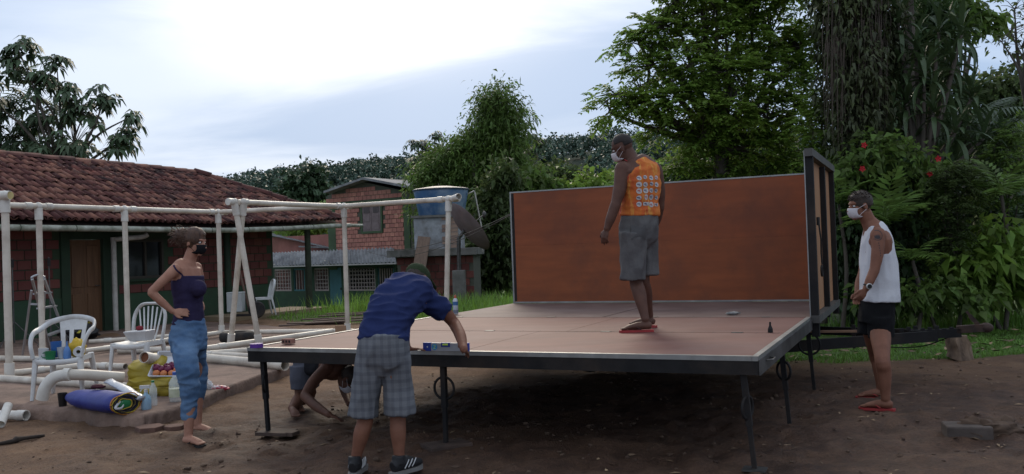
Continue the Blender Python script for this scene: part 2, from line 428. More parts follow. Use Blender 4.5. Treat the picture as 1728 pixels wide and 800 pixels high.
o = clods('soil_clods', p1, 0.004, 0.026, cm, 4.0); COL.objects.link(o); tag(o, 'loose brown clods and pebbles scattered over the bare soil', 'clods', kind='stuff')
V = []; Fq = []
lp = scatter(420, (-4.5, 7), (5, 11), nogr)
for (x, y), zl in zip(lp, gz(lp[:, 0], lp[:, 1])):
    l = rng.uniform(0.012, 0.05); wd = rng.uniform(0.002, 0.016); a = rng.uniform(0, 6.28); z = zl + 0.006
    d = np.array([math.cos(a), math.sin(a), rng.uniform(-0.1, 0.15)]); n = np.array([-d[1], d[0], rng.uniform(-0.3, 0.3)]); c = np.array([x, y, z])
    k = len(V); V += [c - d * l, c + n * wd + [0, 0, 0.006], c + d * l, c - n * wd + [0, 0, 0.004]]; Fq.append((k, k + 1, k + 2, k + 3))
o = bpy.data.objects.new('leaf_litter', mesh_np('leaf_litter', V, Fq, mat('dry_litter', (0.30, 0.21, 0.13), (0.14, 0.085, 0.05), scale=3, rough=0.8, island=0.5))); COL.objects.link(o)
tag(o, 'dry leaves and twigs scattered over the bare soil', 'leaf litter', kind='stuff')

# ================================================================== STAGE TRAILER
TS = 1.06; TY = -0.430; TH = Vector((2.705 * TS, 8.128 * TS, 0)); TL_, TW, THW = 4.24, 2.35, 1.56; P1, P2 = 1.534, 1.573
DZ = CAM_H - 0.714 * TS
tu = Vector((math.cos(TY), math.sin(TY), 0)); tv = Vector((-math.sin(TY), math.cos(TY), 0)); UP = Vector((0, 0, 1))
def T(a, b_, z=0.0): return TH + tu * a + tv * b_ + UP * (DZ + z)     # a along the length (0 = right end), b across
TAX = (tu, tv, UP)
M_ply = mat('red_film_plywood', (0.165, 0.066, 0.050), (0.108, 0.043, 0.034), scale=2.2, rough=0.66, dirt=(0.165, 0.088, 0.074), dscale=0.9, bump=0.08, bscale=24, spec=0.22, stretch=(0.5, 1.6, 1), rand=0.08, streak=((0.19, 0.12, 0.105), (1.6, 26, 1), 0.60, 0.78))
M_floor = mat('grey_worn_plywood', (0.145, 0.092, 0.08), (0.10, 0.066, 0.058), scale=2.5, rough=0.66, dirt=(0.175, 0.125, 0.11), dscale=1.4, bump=0.08, spec=0.22)
M_wall = mat('orange_brown_plywood', (0.245, 0.064, 0.020), (0.18, 0.046, 0.015), scale=2.6, rough=0.62, dirt=(0.135, 0.040, 0.018), dscale=1.6, bump=0.08, bscale=40, stretch=(0.6, 0.6, 3.5), streak=((0.10, 0.035, 0.018), (1.2, 1.2, 14), 0.60, 0.95), rand=0.06)
M_back = mat('raw_plywood', (0.36, 0.18, 0.085), (0.27, 0.13, 0.06), scale=3, rough=0.7, dirt=(0.30, 0.16, 0.08), stretch=(1, 1, 0.4))
M_alu = mat('aluminium_trim', (0.34, 0.34, 0.325), (0.22, 0.22, 0.21), scale=7, rough=0.45, metal=0.75, dirt=(0.22, 0.21, 0.20), dscale=3)
M_black = mat('black_painted_steel', (0.016, 0.0155, 0.016), (0.009, 0.0085, 0.009), scale=6, rough=0.65, spec=0.2, dirt=(0.034, 0.025, 0.020), dscale=2.5, bump=0.15, bscale=30)
M_steel = mat('dull_steel', (0.12, 0.115, 0.11), (0.06, 0.055, 0.05), scale=9, rough=0.5, metal=0.6)
tr = thing('stage_trailer', 'folding stage trailer with reddish plywood deck, orange back wall and black frame', 'trailer', T(-TL_ / 2, 0, -DZ))
def sheet(a0, a1, b0, b1, z0, z1, m, nm, parent):
    return MB().box(T((a0 + a1) / 2, (b0 + b1) / 2, (z0 + z1) / 2), (a1 - a0, b1 - b0, z1 - z0), TAX).build(nm, m, parent)
# two folding deck panels, each two plywood sheets in an edge trim over a steel frame
for pi, (b0, b1, front) in enumerate(((-P1 - P2, -P1, True), (-P1, 0, False))):
    fr = MB(); g = 0.006; h0, h1 = -0.118, -0.024
    for bb in (b0 + 0.03, b1 - 0.03 - g):
        fr.box(T(-TL_ / 2, bb, (h0 + h1) / 2), (TL_ - 0.004, 0.05, h1 - h0), TAX)
    for k in range(6):
        fr.box(T(-TL_ + 0.03 + (TL_ - 0.06) * k / 5, (b0 + b1) / 2, (h0 + h1) / 2 + 0.002), (0.05, b1 - b0 - 0.12, h1 - h0 - 0.01), TAX)
    dp = fr.build('deck_panel', M_black, tr)
    cut = -TL_ * (0.52 if pi == 0 else 0.46)
    for a0, a1 in ((-TL_ + 0.045, cut - 0.003), (cut + 0.003, -0.045)):
        sheet(a0, a1, b0 + (0.045 if front else 0.008), b1 - 0.008 - g, -0.022, 0, M_ply, 'plywood_sheet', dp)
    for a in (-TL_ + 0.02, -0.02): sheet(a - 0.02, a + 0.02, b0, b1 - g, -0.026, 0.006, M_alu, 'edge_trim', dp)
    if front: sheet(-TL_ + 0.042, -0.042, b0, b0 + 0.04, -0.0262, 0.0058, M_alu, 'edge_trim', dp)
    for k in range(4):                                            # hinges along the seam
        a = -TL_ * (0.1 + 0.27 * k)
        MB().box(T(a, b1 - 0.003, 0.002), (0.09, 0.05, 0.006), TAX).build('hinge', M_steel, dp)
sc_ = MB()
for bb0 in (-P1 - P2 + 0.075, -P1 - 0.03, -P1 + 0.03, -0.035):
    for k in range(24): sc_.lathe([(0.006, 0), (0.005, 0.0015)], T(-TL_ + 0.09 + (TL_ - 0.18) * k / 23, bb0, 0.0), 8)
o = sc_.build('screw_heads', M_steel, tr); o['kind'] = 'stuff'
# outer side plates on the right edge
MB().box(T(0.006, -(P1 + P2) / 2, -0.07), (0.008, P1 + P2 - 0.01, 0.10), TAX).build('side_plate', mat('scuffed_grey_steel', (0.10, 0.095, 0.09), (0.05, 0.045, 0.043), scale=5, rough=0.55, metal=0.3, dirt=(0.03, 0.028, 0.027), dscale=3), tr)
MB().tube([T(0.012, -P1 - P2 + 0.25, -0.05), T(0.05, -P1 - P2 + 0.27, -0.05), T(0.05, -P1 - P2 + 0.40, -0.05), T(0.012, -P1 - P2 + 0.42, -0.05)], 0.006, 6).build('catch_handle', M_steel, tr)
MB().lathe([(0.022, 0), (0.02, 0.03), (0.008, 0.06), (0.008, 0.085)], T(-0.16, -P1 + 0.03, 0.002), 10).build('latch_pin', M_black, tr)
# trailer bed
bed = MB()
for bb in (0.03, TW - 0.03): bed.box(T(-TL_ / 2, bb, -0.075), (TL_, 0.06, 0.10), TAX)
for k in range(7): bed.box(T(-TL_ + 0.03 + (TL_ - 0.06) * k / 6, TW / 2, -0.075), (0.05, TW - 0.13, 0.09), TAX)
for bb in (TW * 0.28, TW * 0.72): bed.box(T(-TL_ / 2, bb, -0.18), (TL_ - 0.2, 0.08, 0.10), TAX)
bedo = bed.build('bed_frame', M_black, tr)
for k in range(2): sheet(-TL_ + 0.01 + k * TL_ / 2, -TL_ / 2 + k * TL_ / 2 - 0.008, 0.006, TW - 0.03, -0.021, 0.001, M_floor, 'floor_sheet', bedo)
# back wall: plywood in a trim frame, standing on the far edge
bw = MB()
for a in (-TL_ + 0.02, -TL_ / 2, -0.03): bw.box(T(a, TW + 0.03, THW / 2), (0.04, 0.05, THW - 0.05), TAX)
for z in (0.045, THW - 0.045): bw.box(T(-TL_ / 2, TW + 0.032, z), (TL_ - 0.1, 0.045, 0.04), TAX)
bw.box(T(-TL_ / 2, TW + 0.012, THW * 0.515), (TL_ - 0.1, 0.012, 0.12), TAX)
bwo = bw.build('back_wall', M_black, tr)
cw = -TL_ / 2
for z0, z1 in ((0.02, THW * 0.515 - 0.0006), (THW * 0.515 + 0.0006, THW - 0.012)):
    sheet(-TL_ + 0.022, -0.01, TW - 0.012, TW + 0.003, z0, z1, M_wall, 'plywood_sheet', bwo)
sheet(-TL_, 0, TW - 0.018, TW + 0.06, THW - 0.012, THW + 0.006, M_alu, 'edge_trim', bwo)
sheet(-TL_, -TL_ + 0.022, TW - 0.018, TW + 0.058, 0.0, THW - 0.013, M_alu, 'edge_trim', bwo)
sheet(-TL_ + 0.024, -0.01, TW - 0.022, TW - 0.004, 0.003, 0.022, M_alu, 'edge_trim', bwo)
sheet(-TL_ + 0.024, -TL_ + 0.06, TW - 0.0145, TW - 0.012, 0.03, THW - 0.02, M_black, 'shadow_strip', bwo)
# right end wall: steel posts with plywood panels set in, open side frame seen edge on
ew = MB()
ewo = MB().box(T(0.035, 0.045, THW / 2 - 0.06), (0.07, 0.08, THW + 0.26), TAX).build('end_wall', M_black, tr)
MB().box(T(0.035, TW - 0.02, THW / 2 - 0.05), (0.066, 0.08, THW + 0.2), TAX).build('post', M_black, ewo)
MB().box(T(0.034, TW * 0.53, THW / 2 - 0.06), (0.064, 0.09, THW + 0.08), TAX).build('post', M_black, ewo)
M_grey = mat('weathered_grey_steel', (0.115, 0.11, 0.10), (0.06, 0.057, 0.053), scale=8, rough=0.6, metal=0.25, dirt=(0.06, 0.055, 0.05), dscale=4)
MB().box(T(0.038, TW / 2, THW + 0.035), (0.076, TW + 0.09, 0.075), TAX).build('top_rail', M_grey, ewo)
MB().box(T(0.040, TW / 2, -0.02), (0.082, TW + 0.06, 0.07), TAX).build('bottom_rail', M_grey, ewo)
for b0, b1 in ((0.09, TW * 0.53 - 0.05), (TW * 0.53 + 0.05, TW - 0.065)):
    sheet(-0.004, 0.012, b0, b1, 0.02, THW - 0.006, M_back, 'plywood_panel', ewo)
sheet(-0.012, -0.002, -0.0, 0.035, 0.0, THW + 0.06, M_alu, 'edge_trim', ewo)
lt = MB().box(T(0.078, 0.22, 0.93), (0.02, 0.13, 0.08), TAX)
lt.tube([T(0.085, 0.20, 0.9), T(0.10, 0.19, 0.75), T(0.095, 0.21, 0.62), T(0.10, 0.2, 0.5)], 0.008, 6).torus(T(0.095, 0.21, 0.44), 0.05, 0.011, (tv, UP, tu), 14, 6)
lt.build('door_latch', M_black, ewo)
# folding support legs with a ring
def support_leg(a, b_, top, ground_z, ringz, ringax, parent, plate=True, lean=Vector((0, 0, 0)), R=0.075):
    p0 = T(a, b_, top); p1 = Vector((p0.x, p0.y, ground_z)) + lean
    lg = MB().bar(p0, p0.lerp(p1, 0.55), 0.040, 0.040, tv).bar(p0.lerp(p1, 0.45), p1, 0.030, 0.030, tv).build('support_leg', M_black, parent)
    MB().torus(p0.lerp(p1, ringz), R, 0.010, (ringax, UP, ringax.cross(UP)), 24, 8).build('ring_handle', M_black, lg)
    if plate: MB().box((p1.x, p1.y, ground_z + 0.004), (0.15, 0.12, 0.012), TAX).build('foot_plate', M_steel, lg)
    return p1
fb = -P1 - P2 + 0.06
LEG = []
diag = (tu * 0.35 + tv).normalized()
LEG.append(support_leg(-TL_ + 0.12, fb, -0.11, 0.03, 0.32, (tu * 0.45 + tv * -0.9).normalized(), tr, False, tu * 0.03))
LEG.append(support_leg(-TL_ * 0.56, fb, -0.11, 0.03, 0.30, tu, tr, False, tu * 0.0, 0.085))
LEG.append(support_leg(-0.11, fb, -0.11, -0.015, 0.36, (tu * 0.3 + tv).normalized(), tr, True, tu * 0.05))
LEG.append(support_leg(-0.06, -P1 - 0.1, -0.11, 0.02, 0.3, (tu * 0.75 - tv * 0.6).normalized(), tr, False, tu * 0.04))
LEG.append(support_leg(-0.04, 0.02, -0.11, 0.03, 0.26, tu, tr, False, tu * 0.04, 0.10))
LEG.append(support_leg(-TL_ + 0.1, -P1 - 0.1, -0.11, 0.02, 0.3, (tu * 0.75 - tv * 0.6).normalized(), tr, False))
LEG.append(support_leg(-TL_ + 0.1, 0.05, -0.11, 0.02, 0.3, tu, tr, False))
LEG.append(support_leg(0.3, TW * 0.5, -0.18, 0.3, 0.3, tu, tr, False, R=0.03))
# wheels under the bed (in the dark below the deck)
M_tyre = mat('black_rubber', (0.022, 0.021, 0.020), (0.014, 0.013, 0.013), scale=20, rough=0.8, bump=0.2, dirt=(0.06, 0.045, 0.035), dscale=6)
for bb in (TW * 0.42, TW - 0.12):
    for a in (-TL_ * 0.45, -TL_ * 0.62):
        c = T(a, bb, -DZ + 0.30); ax = tv
        wh = MB().lathe([(0.17, -0.08), (0.27, -0.085), (0.295, -0.06), (0.295, 0.06), (0.27, 0.085), (0.17, 0.08)], c, 24, ax).build('wheel', M_tyre, tr, auto=40)
        MB().lathe([(0.05, -0.095), (0.165, -0.082), (0.165, 0.082), (0.05, 0.095)], c, 18, ax).build('rim', M_steel, wh, auto=40)
# drawbar: A-frame, coupling, chain, brake lever
db = MB(); zt = -0.32; yb = TW * 0.345
db.bar(T(-0.3, TW * 0.10, zt), T(1.10, yb - 0.03, zt + 0.07), 0.06, 0.105)
db.bar(T(-0.3, TW * 0.78, zt + 0.02), T(1.10, yb + 0.05, zt + 0.075), 0.06, 0.09)
db.bar(T(0.85, yb, zt + 0.075), T(1.32, yb, zt + 0.10), 0.09, 0.085)
dbo = db.build('drawbar', M_black, tr)
cp = MB().bar(T(1.28, yb, zt + 0.13), T(1.52, yb, zt + 0.15), 0.09, 0.07).ell(T(1.54, yb, zt + 0.15), (0.065, 0.055, 0.05), TAX)
cp.bar(T(1.47, yb, zt + 0.18), T(1.40, yb, zt + 0.27), 0.028, 0.04).bar(T(1.415, yb, zt + 0.25), T(1.375, yb, zt + 0.31), 0.018, 0.026)
cp.build('coupling_head', mat('rusty_steel', (0.085, 0.05, 0.036), (0.03, 0.022, 0.02), scale=14, rough=0.75, metal=0.3, bump=0.3), dbo)
MB().tube([T(0.50, TW * 0.22, zt + 0.09), T(0.50, TW * 0.22, zt + 0.16), T(0.68, TW * 0.25, zt + 0.17), T(0.68, TW * 0.25, zt + 0.10)], 0.008, 8).build('grab_handle', M_black, dbo)
hs = MB()
for k in range(8): hs.box(T(0.78 + 0.065 * k, yb - 0.03 + 0.02 * (k % 2), zt + 0.125 + 0.012 * (k % 3)), (0.04, 0.04, 0.035), TAX)
hs.tube(smoothpath([T(0.55, TW * 0.25, zt - 0.02), T(0.8, TW * 0.29, zt - 0.04), T(1.0, yb, zt - 0.03), T(1.2, yb, zt + 0.05)]), 0.006, 6)
hs.build('brake_linkage', M_black, dbo)
ch = MB(); q = T(0.52, TW * 0.20, zt - 0.04)
for k in range(9):
    c = q - UP * (0.026 * k + 0.02) + tu * 0.004 * (k % 3)
    ch.torus(c, 0.014, 0.0035, ((tu, UP, tv) if k % 2 else (tv, UP, tu)), 10, 5)
ch.build('safety_chain', M_steel, dbo)
for k, (a, bb) in enumerate(((0.12, 0.34), (0.22, 0.26))):
    MB().bar(T(a - 0.3, TW * bb, zt + 0.10 + 0.02 * k), T(a + 0.28, TW * (bb + 0.02), zt + 0.105 + 0.02 * k), 0.035, 0.022).build('timber_strip', mat('pale_timber', (0.24, 0.14, 0.085), (0.16, 0.09, 0.06), scale=4, rough=0.8, stretch=(1, 1, 6)), dbo)
# log under the coupling
lc = on_z(1620, 606, 0.03)
lg = MB(); r0 = 0.135
pts = []
for i in range(6):
    pts.append(lc + UP * (0.0 + 0.27 * i / 5) + tu * 0.02 * math.sin(i))
lg.tube(pts, [(r0 * (1.1 - 0.05 * i + 0.08 * math.sin(i * 2.3)), r0 * (1.0 - 0.03 * i)) for i in range(6)], 14)
for i, v in enumerate(lg.v): lg.v[i] = tuple(Vector(v) + Vector((float(vnoise(v[2] * 9, i % 14, 3)), float(vnoise(v[2] * 8, i % 14, 4)), 0)) * 0.07)
root_mesh(lg, 'log', mat('weathered_log', (0.24, 0.165, 0.11), (0.06, 0.042, 0.032), scale=9, rough=0.95, bump=0.9, bscale=16, stretch=(1, 1, 0.3), bdist=0.03), 'rough short log standing on the lawn edge behind the trailer coupling', 'log', lc, auto=50)
# timber blocks under legs
M_wet = mat('muddy_wood', (0.085, 0.055, 0.042), (0.04, 0.027, 0.022), scale=8, rough=0.85, bump=0.4)
for k, (lab, sz, an) in enumerate((('muddy flat wood block under the leg at the left deck corner', (0.30, 0.19, 0.03), -0.3), ('muddy flat wood board under the middle front leg of the deck', (0.34, 0.24, 0.03), 0.5))):
    p = LEG[k]; a = (Vector((math.cos(an), math.sin(an), 0)), Vector((-math.sin(an), math.cos(an), 0)), UP)
    q = Vector((p.x + (0.07 if k == 0 else 0), p.y, 0.012))
    m_ = MB().box(q, sz, a)
    if k == 0: m_.box(q + UP * 0.002 + a[0] * 0.17 - a[1] * 0.03, (0.07, 0.12, 0.034), a)
    root_mesh(m_, 'wood_block', M_wet, lab, 'wood block', (q.x, q.y, 0), 'wood blocks under the deck legs', bevel=0.004)

# ================================================================== LOW HOUSE WITH TILED ROOF (left)
hu = Vector((0.493, 0.870, 0)).normalized(); hv = Vector((hu.y, -hu.x, 0)); HE0 = Vector((-9.56, 16.6, 0))
def H(t_, w_, z): return HE0 + hu * t_ - hv * w_ + UP * z
def h_t(px, w_):      # t on the vertical plane w behind the eave, at photo column px (read at eye level)
    c = Vector((0, 0, CAM_H)); d = at(px, 440, 1) - c; o = H(0, w_, CAM_H) - c
    # o + hu t = d s
    s = (o.x * hu.y - o.y * hu.x) / (d.x * hu.y - d.y * hu.x); p = d * s
    return (p - o).dot(hu)
def eave_z(t_): return float(np.interp(t_, [-4, 0, 2.6, 5.3, 7.5, 9.7], [2.36, 2.34, 2.32, 2.29, 2.35, 2.44]))
HA = (hu, -hv, UP)
lh = thing('low_house', 'low red brick house with a long sagging clay tile roof and green plinth', 'house', H(4, 1, -0.05))
M_mort = mat('green_painted_mortar', (0.045, 0.07, 0.035), (0.03, 0.045, 0.028), scale=3, rough=0.9, dirt=(0.03, 0.035, 0.025))
M_green = mat('green_painted_plaster', (0.034, 0.072, 0.038), (0.024, 0.05, 0.027), scale=2.5, rough=0.85, dirt=(0.035, 0.05, 0.03), dscale=2, bump=0.2)
M_dgreen = mat('dark_green_paint', (0.022, 0.045, 0.022), (0.016, 0.03, 0.016), scale=3, rough=0.7)
M_brick = mat('red_painted_block', (0.165, 0.048, 0.037), (0.115, 0.034, 0.028), scale=5, rough=0.85, bump=0.2, rand=0.2, dirt=(0.11, 0.045, 0.036), dscale=3)
T0, T1 = -3.5, 8.0
dl, dr = h_t(116, 1.0), h_t(172, 1.0); wl, wr = h_t(212, 1.0), h_t(276, 1.0)
DT, WB, WT = 2.03, 1.12, 2.02
wall = MB()
def wseg(t0, t1, z0, z1): wall.box(H((t0 + t1) / 2, 1.10, (z0 + z1) / 2), (t1 - t0, 0.2, z1 - z0), HA)
wseg(T0, dl, -0.2, 2.9); wseg(dr, wl, -0.2, 2.9); wseg(wr, T1, -0.2, 2.9); wseg(dl, dr, DT, 2.9); wseg(wl, wr, -0.2, WB); wseg(wl, wr, WT, 2.9)
wall.box(H(T1 - 0.1, 3.2, 1.3), (0.2, 4.0, 3.0), HA)
wo = wall.build('wall', M_mort, lh)
pl = MB()
for t0, t1 in ((T0, dl - 0.2), (dr + 0.3, T1 + 0.01)): pl.box(H((t0 + t1) / 2, 0.99, 0.3), (t1 - t0, 0.03, 0.98), HA)
pl.build('plinth', M_green, lh)
bme = MB().box((0, 0, 0), (0.285, 0.03, 0.185)).build('tmp', M_brick); bmesh_brick = bme.data; bpy.data.objects.remove(bme)
bm_ = bmesh.new(); bm_.from_mesh(bmesh_brick); bmesh.ops.bevel(bm_, geom=bm_.edges[:], offset=0.006, segments=1, affect='EDGES'); bm_.to_mesh(bmesh_brick); bm_.free()
HR_ = Matrix((hu, -hv, UP)).transposed().to_4x4()
row = 0; z = 0.90
while z < 2.55:
    t_ = T0 + 0.3 + 0.15 * (row % 2) + (3.2 if True else 0)
    while t_ < T1 - 0.14:
        inside = (dl - 0.36 < t_ < dr + 0.50) or (wl - 0.2 < t_ < wr + 0.2 and WB - 0.14 < z < WT + 0.14)
        if not inside:
            piece('brick', bmesh_brick, Matrix.Translation(H(t_, 0.993 + 0.006 * random.random(), z)) @ HR_ @ Matrix.Rotation(random.uniform(-0.01, 0.01), 4, 'Y'), wo)
        t_ += 0.305
    z += 0.205; row += 1
# door
M_wood = mat('brown_door_wood', (0.15, 0.075, 0.035), (0.09, 0.042, 0.02), scale=3, rough=0.6, stretch=(6, 6, 0.6), bump=0.15)
dm = (dl + dr) / 2
dfr = MB().box(H(dl - 0.10, 0.985, 1.03), (0.2, 0.07, 2.3), HA).box(H(dr + 0.19, 0.985, 1.03), (0.38, 0.07, 2.3), HA).box(H(dm, 0.987, 2.14), (dr - dl, 0.066, 0.2), HA)
dfr.build('door_frame', M_dgreen, lh)
do = MB().box(H(dm, 1.06, 0.98), (dr - dl - 0.01, 0.04, 2.08), HA).build('door', M_wood, lh)
for k in range(2):
    for z0, z1 in ((0.08, 0.86), (1.0, 1.9)):
        c = dl + (dr - dl) * (0.27 + 0.46 * k)
        MB().box(H(c, 1.032, (z0 + z1) / 2), ((dr - dl) * 0.34, 0.02, z1 - z0), HA).build('panel', M_wood, do, bevel=0.008)
MB().tube([H(dr - 0.09, 1.03, 1.02), H(dr - 0.09, 0.98, 1.02), H(dr - 0.19, 0.975, 1.02)], 0.011, 8).build('handle', M_steel, do)
# window
wm = (wl + wr) / 2
wf = MB()
for a, bq, s1, s2 in ((wl + 0.03, (WB + WT) / 2, 0.06, WT - WB), (wr - 0.03, (WB + WT) / 2, 0.06, WT - WB)): wf.box(H(a, 1.02, bq), (s1, 0.08, s2), HA)
wf.box(H(wm, 1.02, WT - 0.03), (wr - wl - 0.12, 0.08, 0.06), HA).box(H(wm, 1.02, WB + 0.03), (wr - wl - 0.12, 0.08, 0.06), HA).box(H(wm + 0.02, 1.025, (WB + WT) / 2), (0.05, 0.06, WT - WB - 0.12), HA)
wfo = wf.build('window', mat('dark_window_frame', (0.05, 0.04, 0.03), scale=4, rough=0.6), lh)
M_glass = mat('dark_window_glass', (0.012, 0.014, 0.015), (0.008, 0.009, 0.01), scale=2, rough=0.12, spec=0.5)
for a0, a1 in ((wl + 0.06, wm - 0.006), (wm + 0.046, wr - 0.06)): MB().box(H((a0 + a1) / 2, 1.05, (WB + WT) / 2), (a1 - a0, 0.012, WT - WB - 0.12), HA).build('pane', M_glass, wfo)
MB().box(H(wm, 0.97, WB - 0.03), (wr - wl + 0.1, 0.12, 0.05), HA).build('sill', M_dgreen, wfo)
# posts and porch step
for t_, w_, nm in ((h_t(383, 0.95), 0.93, 0.09), (h_t(520, 0.15), 0.15, 0.085)):
    MB().tube([H(t_, w_, -0.3), H(t_, w_, 1.0), H(t_, w_, 2.45)], [nm * 1.1, nm, nm * 0.95], 10).build('porch_post', M_dgreen if w_ > 0.5 else mat('mossy_timber', (0.04, 0.05, 0.03), (0.025, 0.028, 0.018), scale=6, rough=0.9, bump=0.4), lh, auto=40)
MB().box(H(7.0, 0.4, 0.02), (3.4, 1.4, 0.2), HA).build('porch_step', mat('pale_worn_step', (0.30, 0.22, 0.13), (0.2, 0.15, 0.1), scale=3, rough=0.9), lh)
# roof body
RZ0, RZ1 = 3.96, 3.86; RT0, RT1 = -3.5, 7.2; ET0, ET1 = -4.0, 9.65
def ridge_z(t_): return RZ0 + (RZ1 - RZ0) * (t_ - 1.77) / 5.43
rb = MB(); n_ = 24; top = []; bot = []
for i in range(n_ + 1):
    te = ET0 + (ET1 - ET0) * i / n_; trr = RT0 + (RT1 - RT0) * i / n_
    bot.append(H(te, 0.02, eave_z(te) - 0.03)); top.append(H(trr, 3.0, ridge_z(trr) - 0.06 + 0.03 * math.sin(trr * 1.7)))
rb.add(bot + top, [(i, i + 1, n_ + 2 + i, n_ + 1 + i) for i in range(n_)])
bk = [H(ET0, 6, 2.35), H(ET1, 6, 2.4), top[-1], top[0], bot[-1]]
rb.add(bk, [(1, 0, 3, 2), (4, 1, 2)])
M_tile = mat('clay_tile', (0.235, 0.085, 0.062), (0.040, 0.021, 0.020), scale=5, rough=0.9, rand=0.6, dirt=(0.045, 0.030, 0.030), dscale=2.6, bump=0.35)
M_tile2 = mat('clay_tile_mass', (0.215, 0.078, 0.058), (0.040, 0.021, 0.020), scale=5, rough=0.9, island=0.6, dirt=(0.045, 0.030, 0.030), dscale=2.6, bump=0.35)
ro = rb.build('roof', mat('roof_underside', (0.05, 0.03, 0.025), scale=4, rough=0.9), lh)
def tile_verts(L_, r0, r1, sgn=1, n=6, h=0.85):
    v = []; f = []
    for j, (yy, r) in enumerate(((0, r0), (L_, r1))):
        for k in range(n + 1):
            a = math.pi * k / n; v.append((-r * math.cos(a), yy, sgn * r * h * math.sin(a)))
    for k in range(n): f.append((k, k + 1, n + 2 + k, n + 1 + k))
    o = len(v)      # front edge thickness
    for k in range(n + 1):
        a = math.pi * k / n; v.append((-(r0 - 0.014) * math.cos(a), 0.0, sgn * (r0 - 0.014) * h * math.sin(a)))
    for k in range(n): f.append((k + 1, k, o + k, o + k + 1))
    return v, f
tv_, tf_ = tile_verts(0.40, 0.078, 0.062)
tme = bpy.data.meshes.new('tile'); tme.from_pydata(tv_, [], tf_); tme.materials.append(M_tile); tme.polygons.foreach_set('use_smooth', [True] * len(tme.polygons))
places = []; chan = MB(); sp = 0.168
cv, cf = tile_verts(0.40, 0.072, 0.072, -1)
for c in range(int((ET1 - ET0) / sp)):
    te = ET0 + 0.1 + c * sp
    p0 = H(te, -0.08, eave_z(te) + 0.02); wmax = 3.05 if te < RT1 else 3.05 * (ET1 - te) / (ET1 - RT1)
    zt = ridge_z(min(te, RT1)) + 0.03 * math.sin(te * 1.7)
    p1 = H(te, 3.0, zt); sl_ = (p1 - p0); Ls = sl_.length; d_ = sl_ / Ls
    xax = (hu - d_ * hu.dot(d_)).normalized(); nrm = xax.cross(d_)
    k = 0
    while k * 0.315 < Ls * wmax / 3.05 - 0.05:
        s_ = k * 0.315
        jx = random.uniform(-0.018, 0.018); lift = random.uniform(0, 0.026)
        rot = Matrix((xax, d_, nrm)).transposed().to_4x4()
        mw = Matrix.Translation(p0 + d_ * (s_ + random.uniform(-0.02, 0.02)) + xax * jx + nrm * (0.035 + lift)) @ rot @ Matrix.Rotation(-0.035, 4, 'X') @ Matrix.Rotation(random.uniform(-0.07, 0.07), 4, 'Z')
        if te > -0.6: places.append((p0.y + s_ * 0.8, mw))
        mc = Matrix.Translation(p0 + d_ * s_ + xax * (sp / 2) + nrm * (0.075 + 0.5 * lift)) @ rot @ Matrix.Rotation(-0.035, 4, 'X')
        chan.add([mc @ Vector(v) for v in cv], cf)
        k += 1
places.sort(key=lambda q: q[0])
for _, mw in places[:300]: piece('tile', tme, mw, ro)
rest = MB()
for _, mw in places[300:]: rest.add([mw @ Vector(v) for v in tv_], tf_)
o = rest.build('far_tiles', M_tile2, ro, smooth=True); o['kind'] = 'stuff'
o = chan.build('channel_tiles', M_tile2, ro, smooth=True); o['kind'] = 'stuff'
# ridge and hip tiles
rv, rf = tile_verts(0.46, 0.13, 0.11); rme = bpy.data.meshes.new('ridge_tile'); rme.from_pydata(rv, [], rf); rme.materials.append(M_tile); rme.polygons.foreach_set('use_smooth', [True] * len(rme.polygons))
def ridge_run(a, b_, n):
    for k in range(n):
        p = a.lerp(b_, k / n); d_ = (b_ - a).normalized(); x_ = d_.cross(UP).normalized(); nn = x_.cross(d_)
        piece('ridge_tile', rme, Matrix.Translation(p + UP * random.uniform(-0.01, 0.02)) @ Matrix((x_, d_, nn)).transposed().to_4x4() @ Matrix.Rotation(random.uniform(-0.03, 0.03), 4, 'Z'), ro)
ridge_run(H(7.3, 3.0, ridge_z(7.2) + 0.03), H(-1.0, 3.0, ridge_z(-1) + 0.03), 20)
ridge_run(H(9.75, -0.1, eave_z(9.65) + 0.06), H(7.2, 3.0, ridge_z(7.2) + 0.05), 10)
# gutter with a loose end, brackets and the downpipe
M_gut = mat('mossy_white_gutter', (0.42, 0.42, 0.36), (0.22, 0.23, 0.17), scale=5, rough=0.6, dirt=(0.10, 0.105, 0.07), dscale=4)
gp = [H(t_, -0.12, eave_z(t_) - 0.11) for t_ in np.linspace(-3, 9.9, 22)]
MB().tube(gp, 0.062, 12).build('gutter', M_gut, lh, auto=50)
MB().tube([gp[-1] - hu * 0.1, gp[-1] + hu * 0.55], 0.045, 12).build('gutter_end', M_gut, lh, auto=50)
for k in range(9):
    t_ = 0.3 + k * 1.15; MB().torus(H(t_, -0.12, eave_z(t_) - 0.11), 0.066, 0.006, (UP, hv, hu), 12, 5).build('gutter_bracket', M_dgreen, lh)
M_pvc_old = mat('old_white_pvc', (0.50, 0.47, 0.42), (0.38, 0.35, 0.31), scale=4, rough=0.5, dirt=(0.25, 0.22, 0.18), dscale=3)
td = h_t(191, 0.75)
MB().tube(smoothpath([H(td, 0.72, -0.05), H(td, 0.72, 1.9), H(td, 0.72, 1.98), H(td + 0.06, 0.7, 2.02), H(td + 0.55, 0.5, 2.06), H(td + 0.66, 0.42, 2.12)], 4), 0.055, 12).build('downpipe', M_pvc_old, lh, auto=50)

